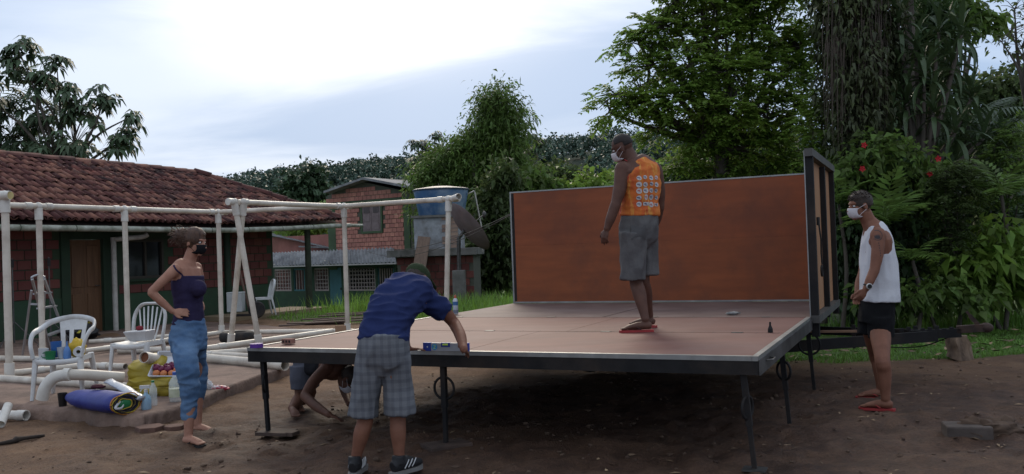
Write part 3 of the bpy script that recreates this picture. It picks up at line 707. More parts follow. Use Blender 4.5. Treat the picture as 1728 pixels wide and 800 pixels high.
# ================================================================== TWO-STOREY HOUSE (behind)
qa = at(455, 440, 42); qb = at(700, 432, 37); qd = (Vector((qb.x, qb.y, 0)) - Vector((qa.x, qa.y, 0))).normalized(); qn = Vector((qd.y, -qd.x, 0))
def Q(px, py, off=0.0):
    c = Vector((0, 0, CAM_H)); d = at(px, py, 1) - c; o = Vector((qa.x, qa.y, 0)) + qn * off
    s = (o - Vector((0, 0, 0))).dot(qn) / Vector((d.x, d.y, 0)).dot(qn)
    return c + d * s
QA = (qd, -qn, UP); GZ2 = -0.98
def qbox(m_, px0, px1, z0, z1, off0, off1):
    a = Q(px0, 430, off1); b_ = Q(px1, 430, off1); c = (a + b_) / 2; c = c - qn * ((off1 - off0) / 2)
    return m_.box((c.x, c.y, (z0 + z1) / 2), ((b_ - a).length, off1 - off0, z1 - z0), QA)
def zq(px, py, off=0.0): return Q(px, py, off).z
th = thing('two_storey_house', 'two-storey pink brick house with green corners and a grey corrugated lean-to roof', 'house', Q(600, 430, 0) * 1 + UP * (GZ2 - Q(600, 430, 0).z))
M_pink = mat('pink_brick', (0.46, 0.20, 0.155), (0.36, 0.15, 0.115), scale=6, rough=0.9, island=0.16, dirt=(0.30, 0.14, 0.11), dscale=1.2)
M_pmort = mat('grey_green_mortar', (0.10, 0.10, 0.075), (0.07, 0.07, 0.055), scale=3, rough=0.95)
M_sgreen = mat('sage_green_plaster', (0.075, 0.115, 0.060), (0.05, 0.08, 0.042), scale=1.6, rough=0.9, dirt=(0.045, 0.06, 0.035), dscale=1)
M_teal = mat('teal_paint', (0.04, 0.13, 0.14), (0.03, 0.10, 0.11), scale=3, rough=0.6)
M_fib = mat('fibre_cement', (0.30, 0.30, 0.30), (0.17, 0.17, 0.175), scale=2.2, rough=0.85, dirt=(0.10, 0.10, 0.105), dscale=1.5)
M_shade = mat('painted_shade', (0.008, 0.008, 0.009), rough=0.9)  # near-black colour stands in for the shade inside rooms and holes
M_bar = mat('pale_grille', (0.34, 0.27, 0.24), (0.25, 0.2, 0.18), scale=4, rough=0.7)
zt, zs, zh = zq(560, 446), zq(560, 491), zq(560, 452)
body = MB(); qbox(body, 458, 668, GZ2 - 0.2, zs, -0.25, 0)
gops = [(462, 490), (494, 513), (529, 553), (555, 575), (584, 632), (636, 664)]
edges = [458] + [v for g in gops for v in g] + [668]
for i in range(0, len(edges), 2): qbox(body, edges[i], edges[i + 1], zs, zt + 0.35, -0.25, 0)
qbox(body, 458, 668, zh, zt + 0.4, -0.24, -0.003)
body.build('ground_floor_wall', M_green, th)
inn = MB(); qbox(inn, 458, 668, GZ2, zt + 0.3, -1.2, -1.0); inn.build('room_back', M_shade, th)  # room shade painted as a near-black backing behind the openings
for gi, (a, b_) in enumerate(gops):
    if gi == 3:
        dq = MB(); qbox(dq, a + 0.3, b_ - 0.3, GZ2 - 0.1, zh, -0.12, 0.006); ddo = dq.build('door', M_teal, th)
        hq = MB(); qbox(hq, b_ - 3, b_ - 2, GZ2 + 0.95, GZ2 + 1.05, 0.006, 0.05); hq.build('handle', M_steel, ddo); continue
    wq = MB(); lattice = gi in (0, 2, 4); n = max(3, int((b_ - a) / (4.6 if lattice else 4.0)))
    qbox(wq, a, b_, zs, zs + 0.07, -0.14, -0.02); qbox(wq, a, b_, zh - 0.07, zh, -0.14, -0.02)
    for e in (a, b_ - 1.6): qbox(wq, e, e + 1.6, zs + 0.07, zh - 0.07, -0.14, -0.02)
    wo2 = wq.build('window', M_bar if lattice else M_teal, th)
    for k in range(1, n):
        x_ = a + (b_ - a) * k / n; bq = MB(); qbox(bq, x_ - 0.55, x_ + 0.55, zs + 0.07, zh - 0.07, -0.10, -0.05); bq.build('bar', M_bar, wo2)
    if lattice:
        for k in range(1, 6):
            zz_ = zs + (zh - zs) * k / 6; bq = MB(); qbox(bq, a + 1.6, b_ - 1.6, zz_ - 0.02, zz_ + 0.02, -0.105, -0.055); bq.build('bar', M_bar, wo2)
# corrugated sheets of the lean-to
def corrug(pa, pb, up_vec, n, m, parent, nm='roof_sheet', amp=0.035, sheets=1):
    for s_ in range(sheets):
        mbq = MB(); v0 = pa.lerp(pb, s_ / sheets + 0.001); v1 = pa.lerp(pb, (s_ + 1) / sheets); dn = (v1 - v0); nr = dn.normalized().cross(up_vec.normalized()); nr = nr if nr.z > 0 else -nr
        lift = 0.012 * (s_ % 2) + random.uniform(0, 0.02)
        k_ = n * 4
        for e in (0, 1):
            for j in (0, 1):
                for i in range(k_ + 1): mbq.v.append(tuple(v0 + dn * (i / k_) + up_vec * j + nr * (amp * math.sin(2 * math.pi * n * i / k_) + lift - 0.012 * e)))
        m1 = k_ + 1
        for i in range(k_):
            mbq.f += [(i, i + 1, m1 + i + 1, m1 + i), (2 * m1 + i + 1, 2 * m1 + i, 3 * m1 + i, 3 * m1 + i + 1), (i + 1, i, 2 * m1 + i, 2 * m1 + i + 1)]
        mbq.build(nm, m, parent, smooth=True)
ea, eb = Q(456, 447, 1.1), Q(669, 446, 1.1); ta, tb = Q(456, 430, 0.0), Q(669, 426, 0.0)
ea.z = eb.z = (ea.z + eb.z) / 2; upv = ((ta - ea) + (tb - eb)) / 2; upv.z = 0.62
corrug(ea, eb, upv, 6, M_fib, th, sheets=6, amp=0.05)
fx = MB(); fx.bar(ea - UP * 0.03, eb - UP * 0.03, 0.10, 0.05); fx.build('eave_board', mat('pale_board', (0.42, 0.40, 0.37), scale=4, rough=0.8), th)
# upper storey
uz0, uz1 = ea.z + 0.35, zq(620, 338)
ub = MB(); qbox(ub, 556, 772, uz0 - 0.6, uz1, -4.0, -0.02); ubo = ub.build('upper_wall', M_pmort, th)
def brick_face(px0, px1, z0, z1, off, skip, zcap=None):
    mbq = MB(); a = Q(px0, 430, off); b_ = Q(px1, 430, off); W_ = (Vector((b_.x - a.x, b_.y - a.y, 0))).length; r = 0; z = z0
    while z + 0.17 < z1:
        x_ = 0.0 - 0.12 * (r % 2)
        while x_ < W_ - 0.05:
            x0 = max(x_, 0) + 0.01; x1 = min(x_ + 0.25, W_) - 0.01
            p = Vector((a.x, a.y, 0)) + qd * ((x0 + x1) / 2)
            if x1 - x0 > 0.05 and not skip((x0 + x1) / 2, z + 0.09) and (zcap is None or z + 0.19 < zcap((x0 + x1) / 2 / W_)):
                mbq.box((p.x, p.y, z + 0.09), (x1 - x0, 0.03 + 0.008 * random.random(), 0.165), QA)
            x_ += 0.25
        z += 0.188; r += 1
    return mbq
a0 = Q(567, 430, 0); wx0 = (Q(611, 430, 0) - a0).length; wx1 = (Q(646, 430, 0) - a0).length; wz0, wz1 = zq(628, 390), zq(628, 344)
o = brick_face(567, 684, uz0, uz1 - 0.28, 0, lambda x_, z: wx0 - 0.2 < x_ < wx1 + 0.2 and wz0 - 0.12 < z < wz1 + 0.12).build('bricks', M_pink, ubo); o['kind'] = 'stuff'
cn = MB(); qbox(cn, 555, 567.5, uz0 - 0.6, uz1 - 0.0, -0.1, 0.03); qbox(cn, 683, 693, uz0 - 0.6, uz1, -0.1, 0.03); qbox(cn, 567.5, 683, uz1 - 0.3, uz1, -0.1, 0.028); cn.build('corner_pillar', M_sgreen, th)
# gable and roof slabs
pk = Q(612, 307, 0.0); gl = Q(553, 330, 0.0); gr_ = Q(700, 326, 0.0)
gz0 = uz1
gm_ = MB(); gl2 = Vector((gl.x, gl.y, gz0)); gr2 = Vector((gr_.x, gr_.y, gz0))
fr_ = [gl2, gr2, gr2 + UP * (max(0.05, gr_.z - gz0)), pk, gl2 + UP * max(0.05, gl.z - gz0)]
gm_.add(fr_ + [p - qn * 4 for p in fr_], [(0, 1, 2, 3, 4)] + [(j, i, 5 + i, 5 + j) for i, j in ((0, 1), (1, 2), (2, 3), (3, 4), (4, 0))])
gmo = gm_.build('gable', M_pmort, th)
gfrac = (pk - gl2).dot(qd) / (gr2 - gl2).length
zc = lambda f: (fr_[4].z + (pk.z - fr_[4].z) * f / gfrac if f < gfrac else pk.z + (fr_[2].z - pk.z) * (f - gfrac) / (1 - gfrac)) - 0.04
o = brick_face(553, 700, gz0 + 0.02, pk.z, 0.0, lambda x_, z: False, zc).build('bricks', M_pink, gmo); o['kind'] = 'stuff'
for a, b_ in ((Q(546, 326, 0.5), Q(612, 303, 0.5)), (Q(612, 303, 0.5), Q(708, 321, 0.5))):
    rs = MB(); rs.hexa([a - qn * 5, b_ - qn * 5, b_, a, a - qn * 5 + UP * 0.1, b_ - qn * 5 + UP * 0.1, b_ + UP * 0.1, a + UP * 0.1]); rs.build('roof_slab', M_fib, th)
# upper window with wooden shutters
wq = MB(); qbox(wq, 610.5, 613, wz0 - 0.1, wz1 + 0.1, -0.05, 0.06); qbox(wq, 644, 646.5, wz0 - 0.1, wz1 + 0.1, -0.05, 0.06); qbox(wq, 613, 644, wz1, wz1 + 0.1, -0.05, 0.06); qbox(wq, 613, 644, wz0 - 0.1, wz0, -0.05, 0.07)
wo3 = wq.build('window', M_sgreen, th)
M_shut = mat('faded_shutter', (0.22, 0.17, 0.17), (0.15, 0.11, 0.11), scale=5, rough=0.8)
for a, b_ in ((613.3, 628.3), (628.9, 643.8)):
    sq = MB(); qbox(sq, a, b_, wz0, wz1, -0.02, 0.03); so_ = sq.build('shutter', M_shut, wo3)
    for k in range(3):
        z0 = wz0 + 0.07 + (wz1 - wz0 - 0.1) * k / 3; sq = MB(); qbox(sq, a + 2.5, b_ - 2.5, z0, z0 + (wz1 - wz0) / 3 - 0.09, 0.012, 0.045); sq.build('shutter_panel', M_shade if (k == 2) else M_shut, so_) if k < 2 else sq.build('shutter_panel', mat('shutter_slats', (0.10, 0.08, 0.08), scale=4), so_)
# annex between the houses
an = thing('annex_shed', 'salmon painted shed wall under a sloping grey roof between the two houses', 'shed', Q(505, 430, -1.0) + UP * (GZ2 - Q(505, 430, -1.0).z))
aw = MB(); qbox(aw, 440, 557, GZ2, zq(505, 398, -1), -4, -1.0); aw.build('wall', mat('salmon_plaster', (0.36, 0.15, 0.125), (0.27, 0.11, 0.09), scale=2, rough=0.9, dirt=(0.22, 0.10, 0.08)), an)
ra, rb2 = Q(452, 396, -0.6), Q(558, 420, -0.6); corrug(ra, rb2, Q(505, 388, -3.2) - Q(505, 402, -0.6), 14, M_fib, an, sheets=3, amp=0.03)
fb_ = MB(); fb_.bar(Q(505, 416, -0.55), Q(557, 418, -0.55), 0.10, 0.06); fb_.build('eave_board', M_fib, an)

# ================================================================== WATER TANK TOWER
D3 = 23.0
def W3(px, py, d=D3): return at(px, py, d)
wx = Vector((math.cos(-0.06), math.sin(-0.06), 0)); wy = Vector((-wx.y, wx.x, 0)); WA = (wx, wy, UP)
c3 = W3(734, 430); wdt = 132 * D3 / 1500; zg3 = gzf(c3.x, c3.y)
tw = thing('tank_tower', 'brick and concrete tower base carrying the blue water tank', 'tower', (c3.x, c3.y, zg3))
def WB3(u, v, z): return Vector((c3.x, c3.y, 0)) + wx * u + wy * v + UP * z
zs0, zs1 = W3(734, 432).z, W3(734, 420).z
lowb = MB().box(WB3(0, 0.95, (zg3 + zs0) / 2 - 0.1), (wdt - 0.05, 1.9, zs0 - zg3 + 0.2), WA).build('lower_wall', M_pmort, tw)
bme = MB().box((0, 0, 0), (0.185, 0.04, 0.175)).build('tmp', M_brick); b3 = bme.data; bpy.data.objects.remove(bme)
WR = Matrix((wx, wy, UP)).transposed().to_4x4(); z = zg3 + 0.12; r = 0
while z < zs0 - 0.05:
    for k in range(10):
        u = -wdt / 2 + 0.11 + 0.2 * k + (0.09 if r % 2 else 0)
        if u < wdt / 2 - 0.11: piece('brick', b3, Matrix.Translation(WB3(u, -0.008 * random.random(), z)) @ WR, lowb)
    z += 0.195; r += 1
M_conc = mat('stained_concrete', (0.20, 0.19, 0.175), (0.11, 0.105, 0.095), scale=3, rough=0.95, dirt=(0.06, 0.06, 0.05), dscale=2, bump=0.3)
MB().box(WB3(-0.05, 0.85, (zs0 + zs1) / 2), (wdt + 0.28, 2.3, zs1 - zs0), WA).build('slab', M_conc, tw, bevel=0.01)
ua, ub_ = W3(695, 390), W3(772, 390); uw = (ub_ - ua).length; uc = ((ua + ub_) / 2 - Vector((c3.x, c3.y, 0))).dot(wx); zu = W3(734, 366).z
up_ = MB().box(WB3(uc, 0.95, (zs1 + zu) / 2), (uw, 1.3, zu - zs1 - 0.004), WA).build('upper_block', mat('peeling_pale_plaster', (0.36, 0.38, 0.40), (0.22, 0.23, 0.235), scale=3.5, rough=0.9, dirt=(0.10, 0.085, 0.07), dscale=2.2, bump=0.3), tw)
b4m = MB().box((0, 0, 0), (0.20, 0.03, 0.09)).build('tmp', mat('exposed_pale_brick', (0.30, 0.20, 0.15), (0.2, 0.14, 0.11), scale=6, rough=0.9, rand=0.25)); b4 = b4m.data; bpy.data.objects.remove(b4m)
for r in range(8):
    for k in range(2 if r % 3 else 1):
        piece('brick', b4, Matrix.Translation(WB3(uc + uw / 2 - 0.12 - 0.22 * k, 0.295, zs1 + 0.06 + r * 0.105)) @ WR, up_)
MB().box(WB3(uc, 0.95, zu + 0.03), (uw + 0.12, 1.45, 0.06), WA).build('cap_slab', M_conc, tw)
tkc = WB3((W3(736, 340).x - c3.x), 0.95, zu + 0.06); tzt = W3(736, 314).z
tkh = tzt - tkc.z
M_tank = mat('faded_blue_plastic', (0.055, 0.135, 0.26), (0.035, 0.095, 0.20), scale=3, rough=0.5, dirt=(0.30, 0.36, 0.42), dscale=1.2, stretch=(1, 1, 0.25))
tk = thing('water_tank', 'faded blue round water tank on top of the brick tower', 'water tank', tkc)
MB().lathe([(0.60, 0), (0.615, 0.02), (0.735, tkh - 0.08), (0.735, tkh - 0.07)], tkc, 40).build('tank_body', M_tank, tk, auto=40)
MB().lathe([(0.745, tkh - 0.07), (0.765, tkh - 0.06), (0.765, tkh - 0.03), (0.72, tkh - 0.01), (0.3, tkh + 0.05), (0.02, tkh + 0.07)], tkc, 40).build('lid', mat('dark_blue_lid', (0.03, 0.05, 0.08), rough=0.5), tk, auto=40)
MB().tube([tkc + Vector((0.72, -0.1, tkh - 0.18)), tkc + Vector((0.90, -0.1, tkh - 0.10)), tkc + Vector((0.92, -0.1, tkh - 0.16)), tkc + Vector((1.06, -0.15, -0.3)), tkc + Vector((1.07, -0.15, -1.0))], 0.018, 8).build('feed_pipe', M_pvc_old, tk)
# leaning timber plank against the tower
a, b_ = W3(706, 478, 22.2), W3(716, 400, 22.75); a.z = gzf(a.x, a.y)
root_mesh(MB().bar(W3(705, 470, 22.4), b_, 0.32, 0.06, wy), 'leaning_plank', mat('weathered_plank', (0.22, 0.15, 0.11), (0.13, 0.09, 0.07), scale=5, rough=0.9, stretch=(4, 4, 0.5)), 'weathered wide plank leaning against the tank tower', 'plank', W3(705, 470, 22.4))
# satellite dish on its post
dc = W3(788, 386, 21.6); rt = Vector((1, 0, 0)); fw = Vector((0, 1, 0))
axd = (_r * 0.70 + _u * 0.60 + _f * 0.33).normalized()
sd = thing('satellite_dish', 'brown satellite dish tipped on a post beside the tank tower', 'satellite dish', W3(775, 500, 21.6))
pr = [(0.02, 0.0), (0.2, 0.012), (0.4, 0.05), (0.58, 0.105), (0.70, 0.155), (0.71, 0.165), (0.69, 0.165), (0.57, 0.118), (0.4, 0.062), (0.2, 0.024), (0.02, 0.012)]
MB().lathe(pr, dc - axd * 0.08, 36, axd).build('reflector', mat('brown_dish', (0.20, 0.14, 0.135), (0.13, 0.09, 0.088), scale=4, rough=0.75, dirt=(0.18, 0.15, 0.15), dscale=1.5), sd, auto=40)
MB().tube([W3(775, 500, 21.6), W3(774, 402, 21.6), dc - axd * 0.09], 0.05, 10).build('post', M_steel, sd)
pc = W3(775, 478, 21.62); pt = MB().box((pc.x, pc.y, (W3(775, 456, 21.6).z + zg3) / 2 - 0.05), (0.30, 0.26, W3(775, 456, 21.6).z - zg3 + 0.1), WA); pt.build('concrete_footing', M_conc, sd, bevel=0.01)
MB().tube([dc + axd * 0.05, dc + axd * 0.55], 0.015, 6).ell(dc + axd * 0.58, (0.05, 0.05, 0.08)).build('feed_arm', M_steel, sd)
# electric cables from the house to the trailer wall
for k, (p0, p1, sag) in enumerate(((W3(620, 424, 30), T(-TL_ - 0.02, TW + 0.03, 1.24), 0.35), (W3(640, 418, 26), T(-TL_ - 0.02, TW + 0.05, 1.26), 0.22))):
    pts = [p0.lerp(p1, i / 16) - UP * (sag * 4 * (i / 16) * (1 - i / 16)) for i in range(17)]
    root_mesh(MB().tube(pts, 0.007, 5), 'cable', M_black, ('black cable sagging from the far house to the back wall edge', 'second black cable running just above the first to the wall edge')[k], 'cable', p0, 'cables to the back wall')

# ================================================================== PVC PIPE FRAME
M_pvc = mat('cream_pvc', (0.66, 0.60, 0.51), (0.52, 0.46, 0.38), scale=3, rough=0.42, dirt=(0.36, 0.30, 0.24), dscale=2.4, spec=0.4)
M_pvcw = mat('white_pvc_fitting', (0.66, 0.63, 0.57), (0.54, 0.50, 0.44), scale=4, rough=0.4, dirt=(0.40, 0.35, 0.29), dscale=3, spec=0.4)
PR = 0.044
def drop(p, z): return Vector((p.x, p.y, z))
fA = at(8, 330, 10.9); fB = at(65, 348, 13.7); fD = at(368, 358, 17.0); fC = fB.lerp(fD, 0.425); fF = at(580, 348, 16.6); fE = at(401, 341, 14.0); fG = at(757, 336, 15.4)
pfr = thing('pipe_scaffold', 'tall open frame of cream PVC pipes with tee joints standing on the patio', 'pipe scaffold', drop(fC, pzf(15)))
def fpipe(nm, *pts, r=PR): return MB().tube(pts, r, 14).build(nm, M_pvc, pfr, auto=40)
def fit(p, d, ln=0.16, r=0.058): return MB().tube([p - d * ln / 2, p + d * ln / 2], r, 14).build('fitting', M_pvcw, pfr, auto=40)
def post(nm, p, z=None, base=None):
    b_ = base or drop(p, pzf(p.y) if z is None else z)
    o = fpipe(nm, b_ + UP * 0.0, p); dd = (p - b_).normalized(); fit(p - dd * 0.12, dd, 0.18); fit(b_ + dd * 0.10, dd, 0.18)
    MB().ell(p, (0.062, 0.062, 0.062), seg=12, rings=8).build('elbow', M_pvcw, pfr, smooth=True)
    return b_
dAB = (fD - fB).normalized()
bA = post('post', fA); bB = post('post', fB); bC = post('post', fC); bD = post('post', fD, 0.05); bF = post('post', fF, 0.03)
e1 = on_z(389, 582, 0.10); e2 = on_z(438, 584, 0.10)
post('post', fE - _r * 0.05, base=e2); post('post', fE + _r * 0.08 + Vector((0, 0.05, 0)), base=e1)
bG = post('post', fG, base=drop(at(750, 500, 15.4), 0.0))
fpipe('top_rail', fB - dAB * 1.6, fB, fC, fD)
fpipe('top_rail', fD, at(470, 353, 16.9), fF); fpipe('top_rail', fE, at(490, 345, 15.3), fF); fpipe('top_rail', fF, fG)
for p, d_ in ((fB, dAB), (fC, dAB), (fF, (fF - fE).normalized()), (fD, dAB), (fE, (fF - fE).normalized()), (fG, (fG - fF).normalized())):
    for k in (-1, 1): fit(p + d_ * 0.17 * k, d_, 0.10, 0.056)
gd = (fG - fF).normalized(); fpipe('pipe_stub', fG, fG + gd * 0.12, r=0.052)
MB().pipe(fG + gd * 0.10, fG + gd * 0.10 + (_r * 0.5 - _f * 0.8 + _u * 0.15).normalized() * 0.20, 0.058).build('open_elbow', M_pvcw, pfr, auto=40)
MB().pipe(fA - _r * 0.5, fA + _r * 0.10 - _f * 0.06, 0.056).build('open_elbow', M_pvcw, pfr, auto=40)
MB().tube([fA + _r * 0.085 - _f * 0.05, fA + _r * 0.09 - _f * 0.054], 0.05, 14).build('yellow_inside', mat('yellowed_pvc', (0.62, 0.50, 0.22), rough=0.5), pfr)
fpipe('bottom_rail', bD + UP * 0.05, bF + UP * 0.05); fpipe('bottom_rail', bF + UP * 0.05, bF.lerp(bG, 0.5) + UP * 0.05)
fpipe('bottom_rail', bD + UP * 0.05, bC + UP * 0.07); fpipe('bottom_rail', bC + UP * 0.07, bB + UP * 0.06)
def lying(px, label, r=PR, z=None, open_end=False, bend=None):
    pts = []
    for q in px:
        p = on_z(q[0], q[1], 0.1); zz_ = (pzf(p.y) if p.x < -2.2 else 0.03) + r if z is None else z
        pts.append(on_z(q[0], q[1], zz_))
    base = drop(pts[0].lerp(pts[-1], 0.5), pts[0].z - r)
    o = MB()
    if len(pts) == 2: o.pipe(pts[0], pts[1], r, 0.007)
    else: o.tube(smoothpath(pts, 5), r, 14)
    t_ = thing('lying_pipe', label, 'pipe', base, 'PVC pipes lying on the patio')
    o.build('pipe', M_pvc, t_, auto=40)
    d_ = (pts[1] - pts[0]).normalized()
    MB().tube([pts[0] + d_ * 0.25, pts[0] + d_ * 0.38], r + 0.008, 14).build('collar', M_pvcw, t_, auto=40)
    return t_
lying([(-40, 636), (262, 656)], 'long cream pipe on the patio running from the left post behind the blue tarp roll')
lying([(22, 630), (150, 616)], 'slanting pipe on the patio behind the front chair legs')
lying([(152, 617), (212, 619)], 'short grey pipe lying between the two white chairs')
lying([(-40, 604), (130, 607)], 'pipe lying far left beyond the ladder foot')
lying([(150, 577), (345, 563)], 'thin far pipe lying level behind the rear chair', r=0.042)
lying([(150, 591), (300, 574)], 'pipe slanting away behind the rear chair seat', r=0.042)
lying([(270, 604), (420, 592)], 'pipe lying behind the woman at knee height', r=0.05)
lying([(200, 592), (430, 586)], 'pipe lying just behind the rear chair and the woman', r=0.05)
lying([(335, 597), (470, 604)], 'short pipe beside the deck corner behind the woman', r=0.045)
lying([(330, 603), (481, 617)], 'fat open-ended pipe pointing under the left deck corner', r=0.062)
lying([(345, 589), (561, 559)], 'long cream pipe lying beyond the left edge of the deck', r=0.05, z=0.16)
# bent pipe in front of the chair
bp_ = [at(71, 674, 8.75), at(76, 655, 8.75), at(90, 638, 8.78), at(112, 632, 8.85), at(150, 633, 9.0), at(208, 637, 9.2)]
o = thing('bent_pipe', 'cream pipe with a curved elbow standing in front of the armchair', 'pipe', drop(bp_[0], 0.12), 'PVC pipes lying on the patio')
MB().tube(smoothpath(bp_[:4], 6), [0.058] * 19, 14).build('elbow', M_pvcw, o, auto=40); MB().tube(bp_[3:], 0.056, 14).build('pipe', M_pvc, o, auto=40)
MB().tube([bp_[3] - _r * 0.02, bp_[3] + _r * 0.04], 0.064, 14).build('collar', M_pvcw, o, auto=40)
# two offcuts on the soil at the left edge
a, b_ = on_z(-30, 700, 0.05), on_z(44, 701, 0.055)
o = thing('pipe_offcut', 'white pipe offcut lying on the soil with its open end to the right', 'pipe', drop(a.lerp(b_, 0.5), 0), 'pipe offcuts')
MB().pipe(a, b_, 0.045).build('pipe', M_pvcw, o, auto=40)
MB().pipe(b_ - (b_ - a).normalized() * 0.10, b_ + (b_ - a).normalized() * 0.004, 0.051, 0.008).build('collar', M_pvcw, o, auto=40)
a, b_ = on_z(1, 716, 0.05), at(14, 684, 8.4)
root_mesh(MB().pipe(a, b_, 0.040), 'pipe_offcut', M_pvcw, 'short white pipe offcut propped over the other one', 'pipe', drop(a, 0.0), 'pipe offcuts', auto=40)

# ================================================================== CHAIRS
M_plas = mat('white_plastic', (0.62, 0.62, 0.61), (0.52, 0.52, 0.51), scale=5, rough=0.38, dirt=(0.40, 0.38, 0.36), dscale=4, spec=0.45)
def chair(loc, yaw, label, arms, top=0.80, grp='white plastic chairs'):
    loc = Vector(loc); c = thing('plastic_chair', label, 'chair', loc, grp)
    R = Matrix.Rotation(yaw, 3, 'Z')
    def G(x, y, z): return loc + R @ Vector((x, y, z))     # +y is the front of the chair
    ax = tuple(R @ Vector(e) for e in ((1, 0, 0), (0, 1, 0), (0, 0, 1)))
    st = MB(); n = 9; sv = []
    for k, dz in enumerate((0.0, -0.022)):
        for i in range(n):
            for j in range(n):
                x = -0.215 + 0.43 * i / (n - 1); y = -0.20 + 0.42 * j / (n - 1)
                z = 0.425 - 0.03 * (1 - ((x / 0.215) ** 2)) - 0.02 * (y < -0.1) + 0.0 - (0.03 if j == n - 1 else 0) + dz
                sv.append(G(x * (1 - 0.12 * (1 - j / (n - 1))), y, z))
    sf = []
    for i in range(n - 1):
        for j in range(n - 1):
            a_ = i * n + j; sf += [(a_, a_ + n, a_ + n + 1, a_ + 1), (a_ + n * n, a_ + n * n + 1, a_ + n * n + n + 1, a_ + n * n + n)]
    st.add(sv, sf); st.build('seat', M_plas, c, auto=50)
    ap = MB()
    ap.tube(smoothpath([G(-0.225, 0.16, 0.40), G(-0.19, 0.225, 0.385), G(0, 0.235, 0.375), G(0.19, 0.225, 0.385), G(0.225, 0.16, 0.40)], 4), (0.012, 0.028), 8)
    for s in (-1, 1): ap.bar(G(s * 0.222, 0.18, 0.40), G(s * 0.195, -0.19, 0.395), 0.02, 0.05)
    ap.build('seat_rim', M_plas, c, auto=50)
    for s in (-1, 1):
        for (x0, y0, x1, y1, t0) in ((0.215, 0.195, 0.245, 0.235, 0.42), (0.19, -0.185, 0.23, -0.27, 0.42)):
            lg_ = MB(); w0, w1 = 0.036, 0.019
            p, q = G(s * x0, y0, t0), G(s * x1, y1, 0.0)
            lg_.tube([p, p.lerp(q, 0.5), q], [(w0, w0 * 0.75), (0.028, 0.022), (w1, w1)], 8); lg_.build('leg', M_plas, c, auto=50)
    bk_ = MB()
    if arms:
        path = [G(-0.235, 0.21, 0.42), G(-0.26, 0.20, 0.56), G(-0.275, 0.10, 0.66), G(-0.265, -0.08, 0.70), G(-0.20, -0.24, 0.765), G(0, -0.30, top), G(0.20, -0.24, 0.765), G(0.265, -0.08, 0.70), G(0.275, 0.10, 0.66), G(0.26, 0.20, 0.56), G(0.235, 0.21, 0.42)]
    else:
        path = [G(-0.185, -0.19, 0.40), G(-0.205, -0.23, 0.60), G(-0.195, -0.265, 0.74), G(-0.12, -0.285, top - 0.015), G(0, -0.295, top), G(0.12, -0.285, top - 0.015), G(0.195, -0.265, 0.74), G(0.205, -0.23, 0.60), G(0.185, -0.19, 0.40)]
    pth = smoothpath(path, 5); bk_.tube(pth, (0.017, 0.030), 8, up=R @ Vector((0, -1, 0.2))); bko = bk_.build('backrest', M_plas, c, auto=60)
    if arms:
        sh = MB(); m_ = 7
        for kk in (0, 1):
            for i in range(m_):
                f = i / (m_ - 1) * 2 - 1
                for j in range(4):
                    z = 0.42 + (top - 0.43) * j / 3; wdt_ = 0.10 + 0.045 * (j / 3)
                    sh.v.append(tuple(G(f * wdt_, -0.20 - 0.095 * (j / 3) + 0.02 * f * f - 0.012 * kk, z)))
        for i in range(m_ - 1):
            if i in (1, 4): continue
            for j in range(3):
                if 1 <= i <= 4 and j == 1 and i % 2 == 0: continue
                a_ = i * 4 + j; sh.f += [(a_, a_ + 4, a_ + 5, a_ + 1), (a_ + 28, a_ + 29, a_ + 33, a_ + 32)]
        for i in (1, 4):
            a_ = i * 4 + 2; sh.f += [(a_, a_ + 4, a_ + 5, a_ + 1)]
        sh.build('back_panel', M_plas, bko)
    else:
        for k in range(6):
            f = -1 + 2 * k / 5
            MB().tube(smoothpath([G(f * 0.085, -0.195, 0.41), G(f * 0.11, -0.235, 0.55), G(f * 0.15, -0.28, top - 0.03 - 0.04 * f * f)], 4), (0.011, 0.006), 6, up=R @ Vector((0, -1, 0.2))).build('slat', M_plas, bko)
    return c, G
pA = on_z(112, 668, 0.13)
cA, GA = chair((pA.x, pA.y, 0.13), math.pi + 0.12, 'white plastic armchair with mugs and a yellow bag on its seat', True)
pB = on_z(236, 634, 0.13)
cB, GB = chair((pB.x, pB.y, 0.12), math.pi - 0.15, 'white plastic chair with a slatted back behind the yellow tarp', False, 0.86)
pCc = at(443, 522, 21.5)
cC, GC = chair((pCc.x, pCc.y, 0.12), math.pi - 1.1, 'distant white plastic chair beside the hand truck on the porch', False, 0.84)
# things on the armchair
sz = 0.42
def cup(p, r, h, m, nm, label, handle=None, taper=0.85, cat='cup'):
    t_ = thing(nm, label, cat, p)
    MB().lathe([(r * taper, 0), (r, h), (r - 0.004, h), (r * taper - 0.004, 0.006)], p, 20).build('body', m, t_, auto=40)
    if handle is not None: MB().torus(Vector(p) + handle * (r + 0.012) + UP * h * 0.5, h * 0.3, 0.006, (handle, UP, handle.cross(UP)), 16, 6).build('handle', m, t_, smooth=True)
    return t_
cup(GA(0.09, 0.15, 0.40), 0.052, 0.085, mat('green_enamel', (0.02, 0.16, 0.06), rough=0.3), 'mug', 'green mug with a handle on the armchair seat', -_r)
cup(GA(0.08, 0.02, 0.41), 0.055, 0.16, mat('blue_plastic_cup', (0.03, 0.12, 0.36), rough=0.35), 'mug', 'tall blue cup behind the green mug on the armchair', None)
M_wplas = mat('white_tub_plastic', (0.60, 0.60, 0.60), rough=0.4)
cup(GA(0.175, 0.10, 0.41), 0.05, 0.10, M_wplas, 'tub', 'pale tub left of the green mug on the armchair', None, cat='tub')
cup(GA(-0.005, 0.09, 0.405), 0.05, 0.11, mat('grey_plastic_cup', (0.40, 0.42, 0.46), rough=0.4), 'tub', 'grey tub right of the green mug on the armchair', None, cat='tub')
t_ = thing('squeeze_bottle', 'blue squeeze bottle with a pointed tip on the armchair', 'bottle', GA(-0.07, 0.14, 0.40))
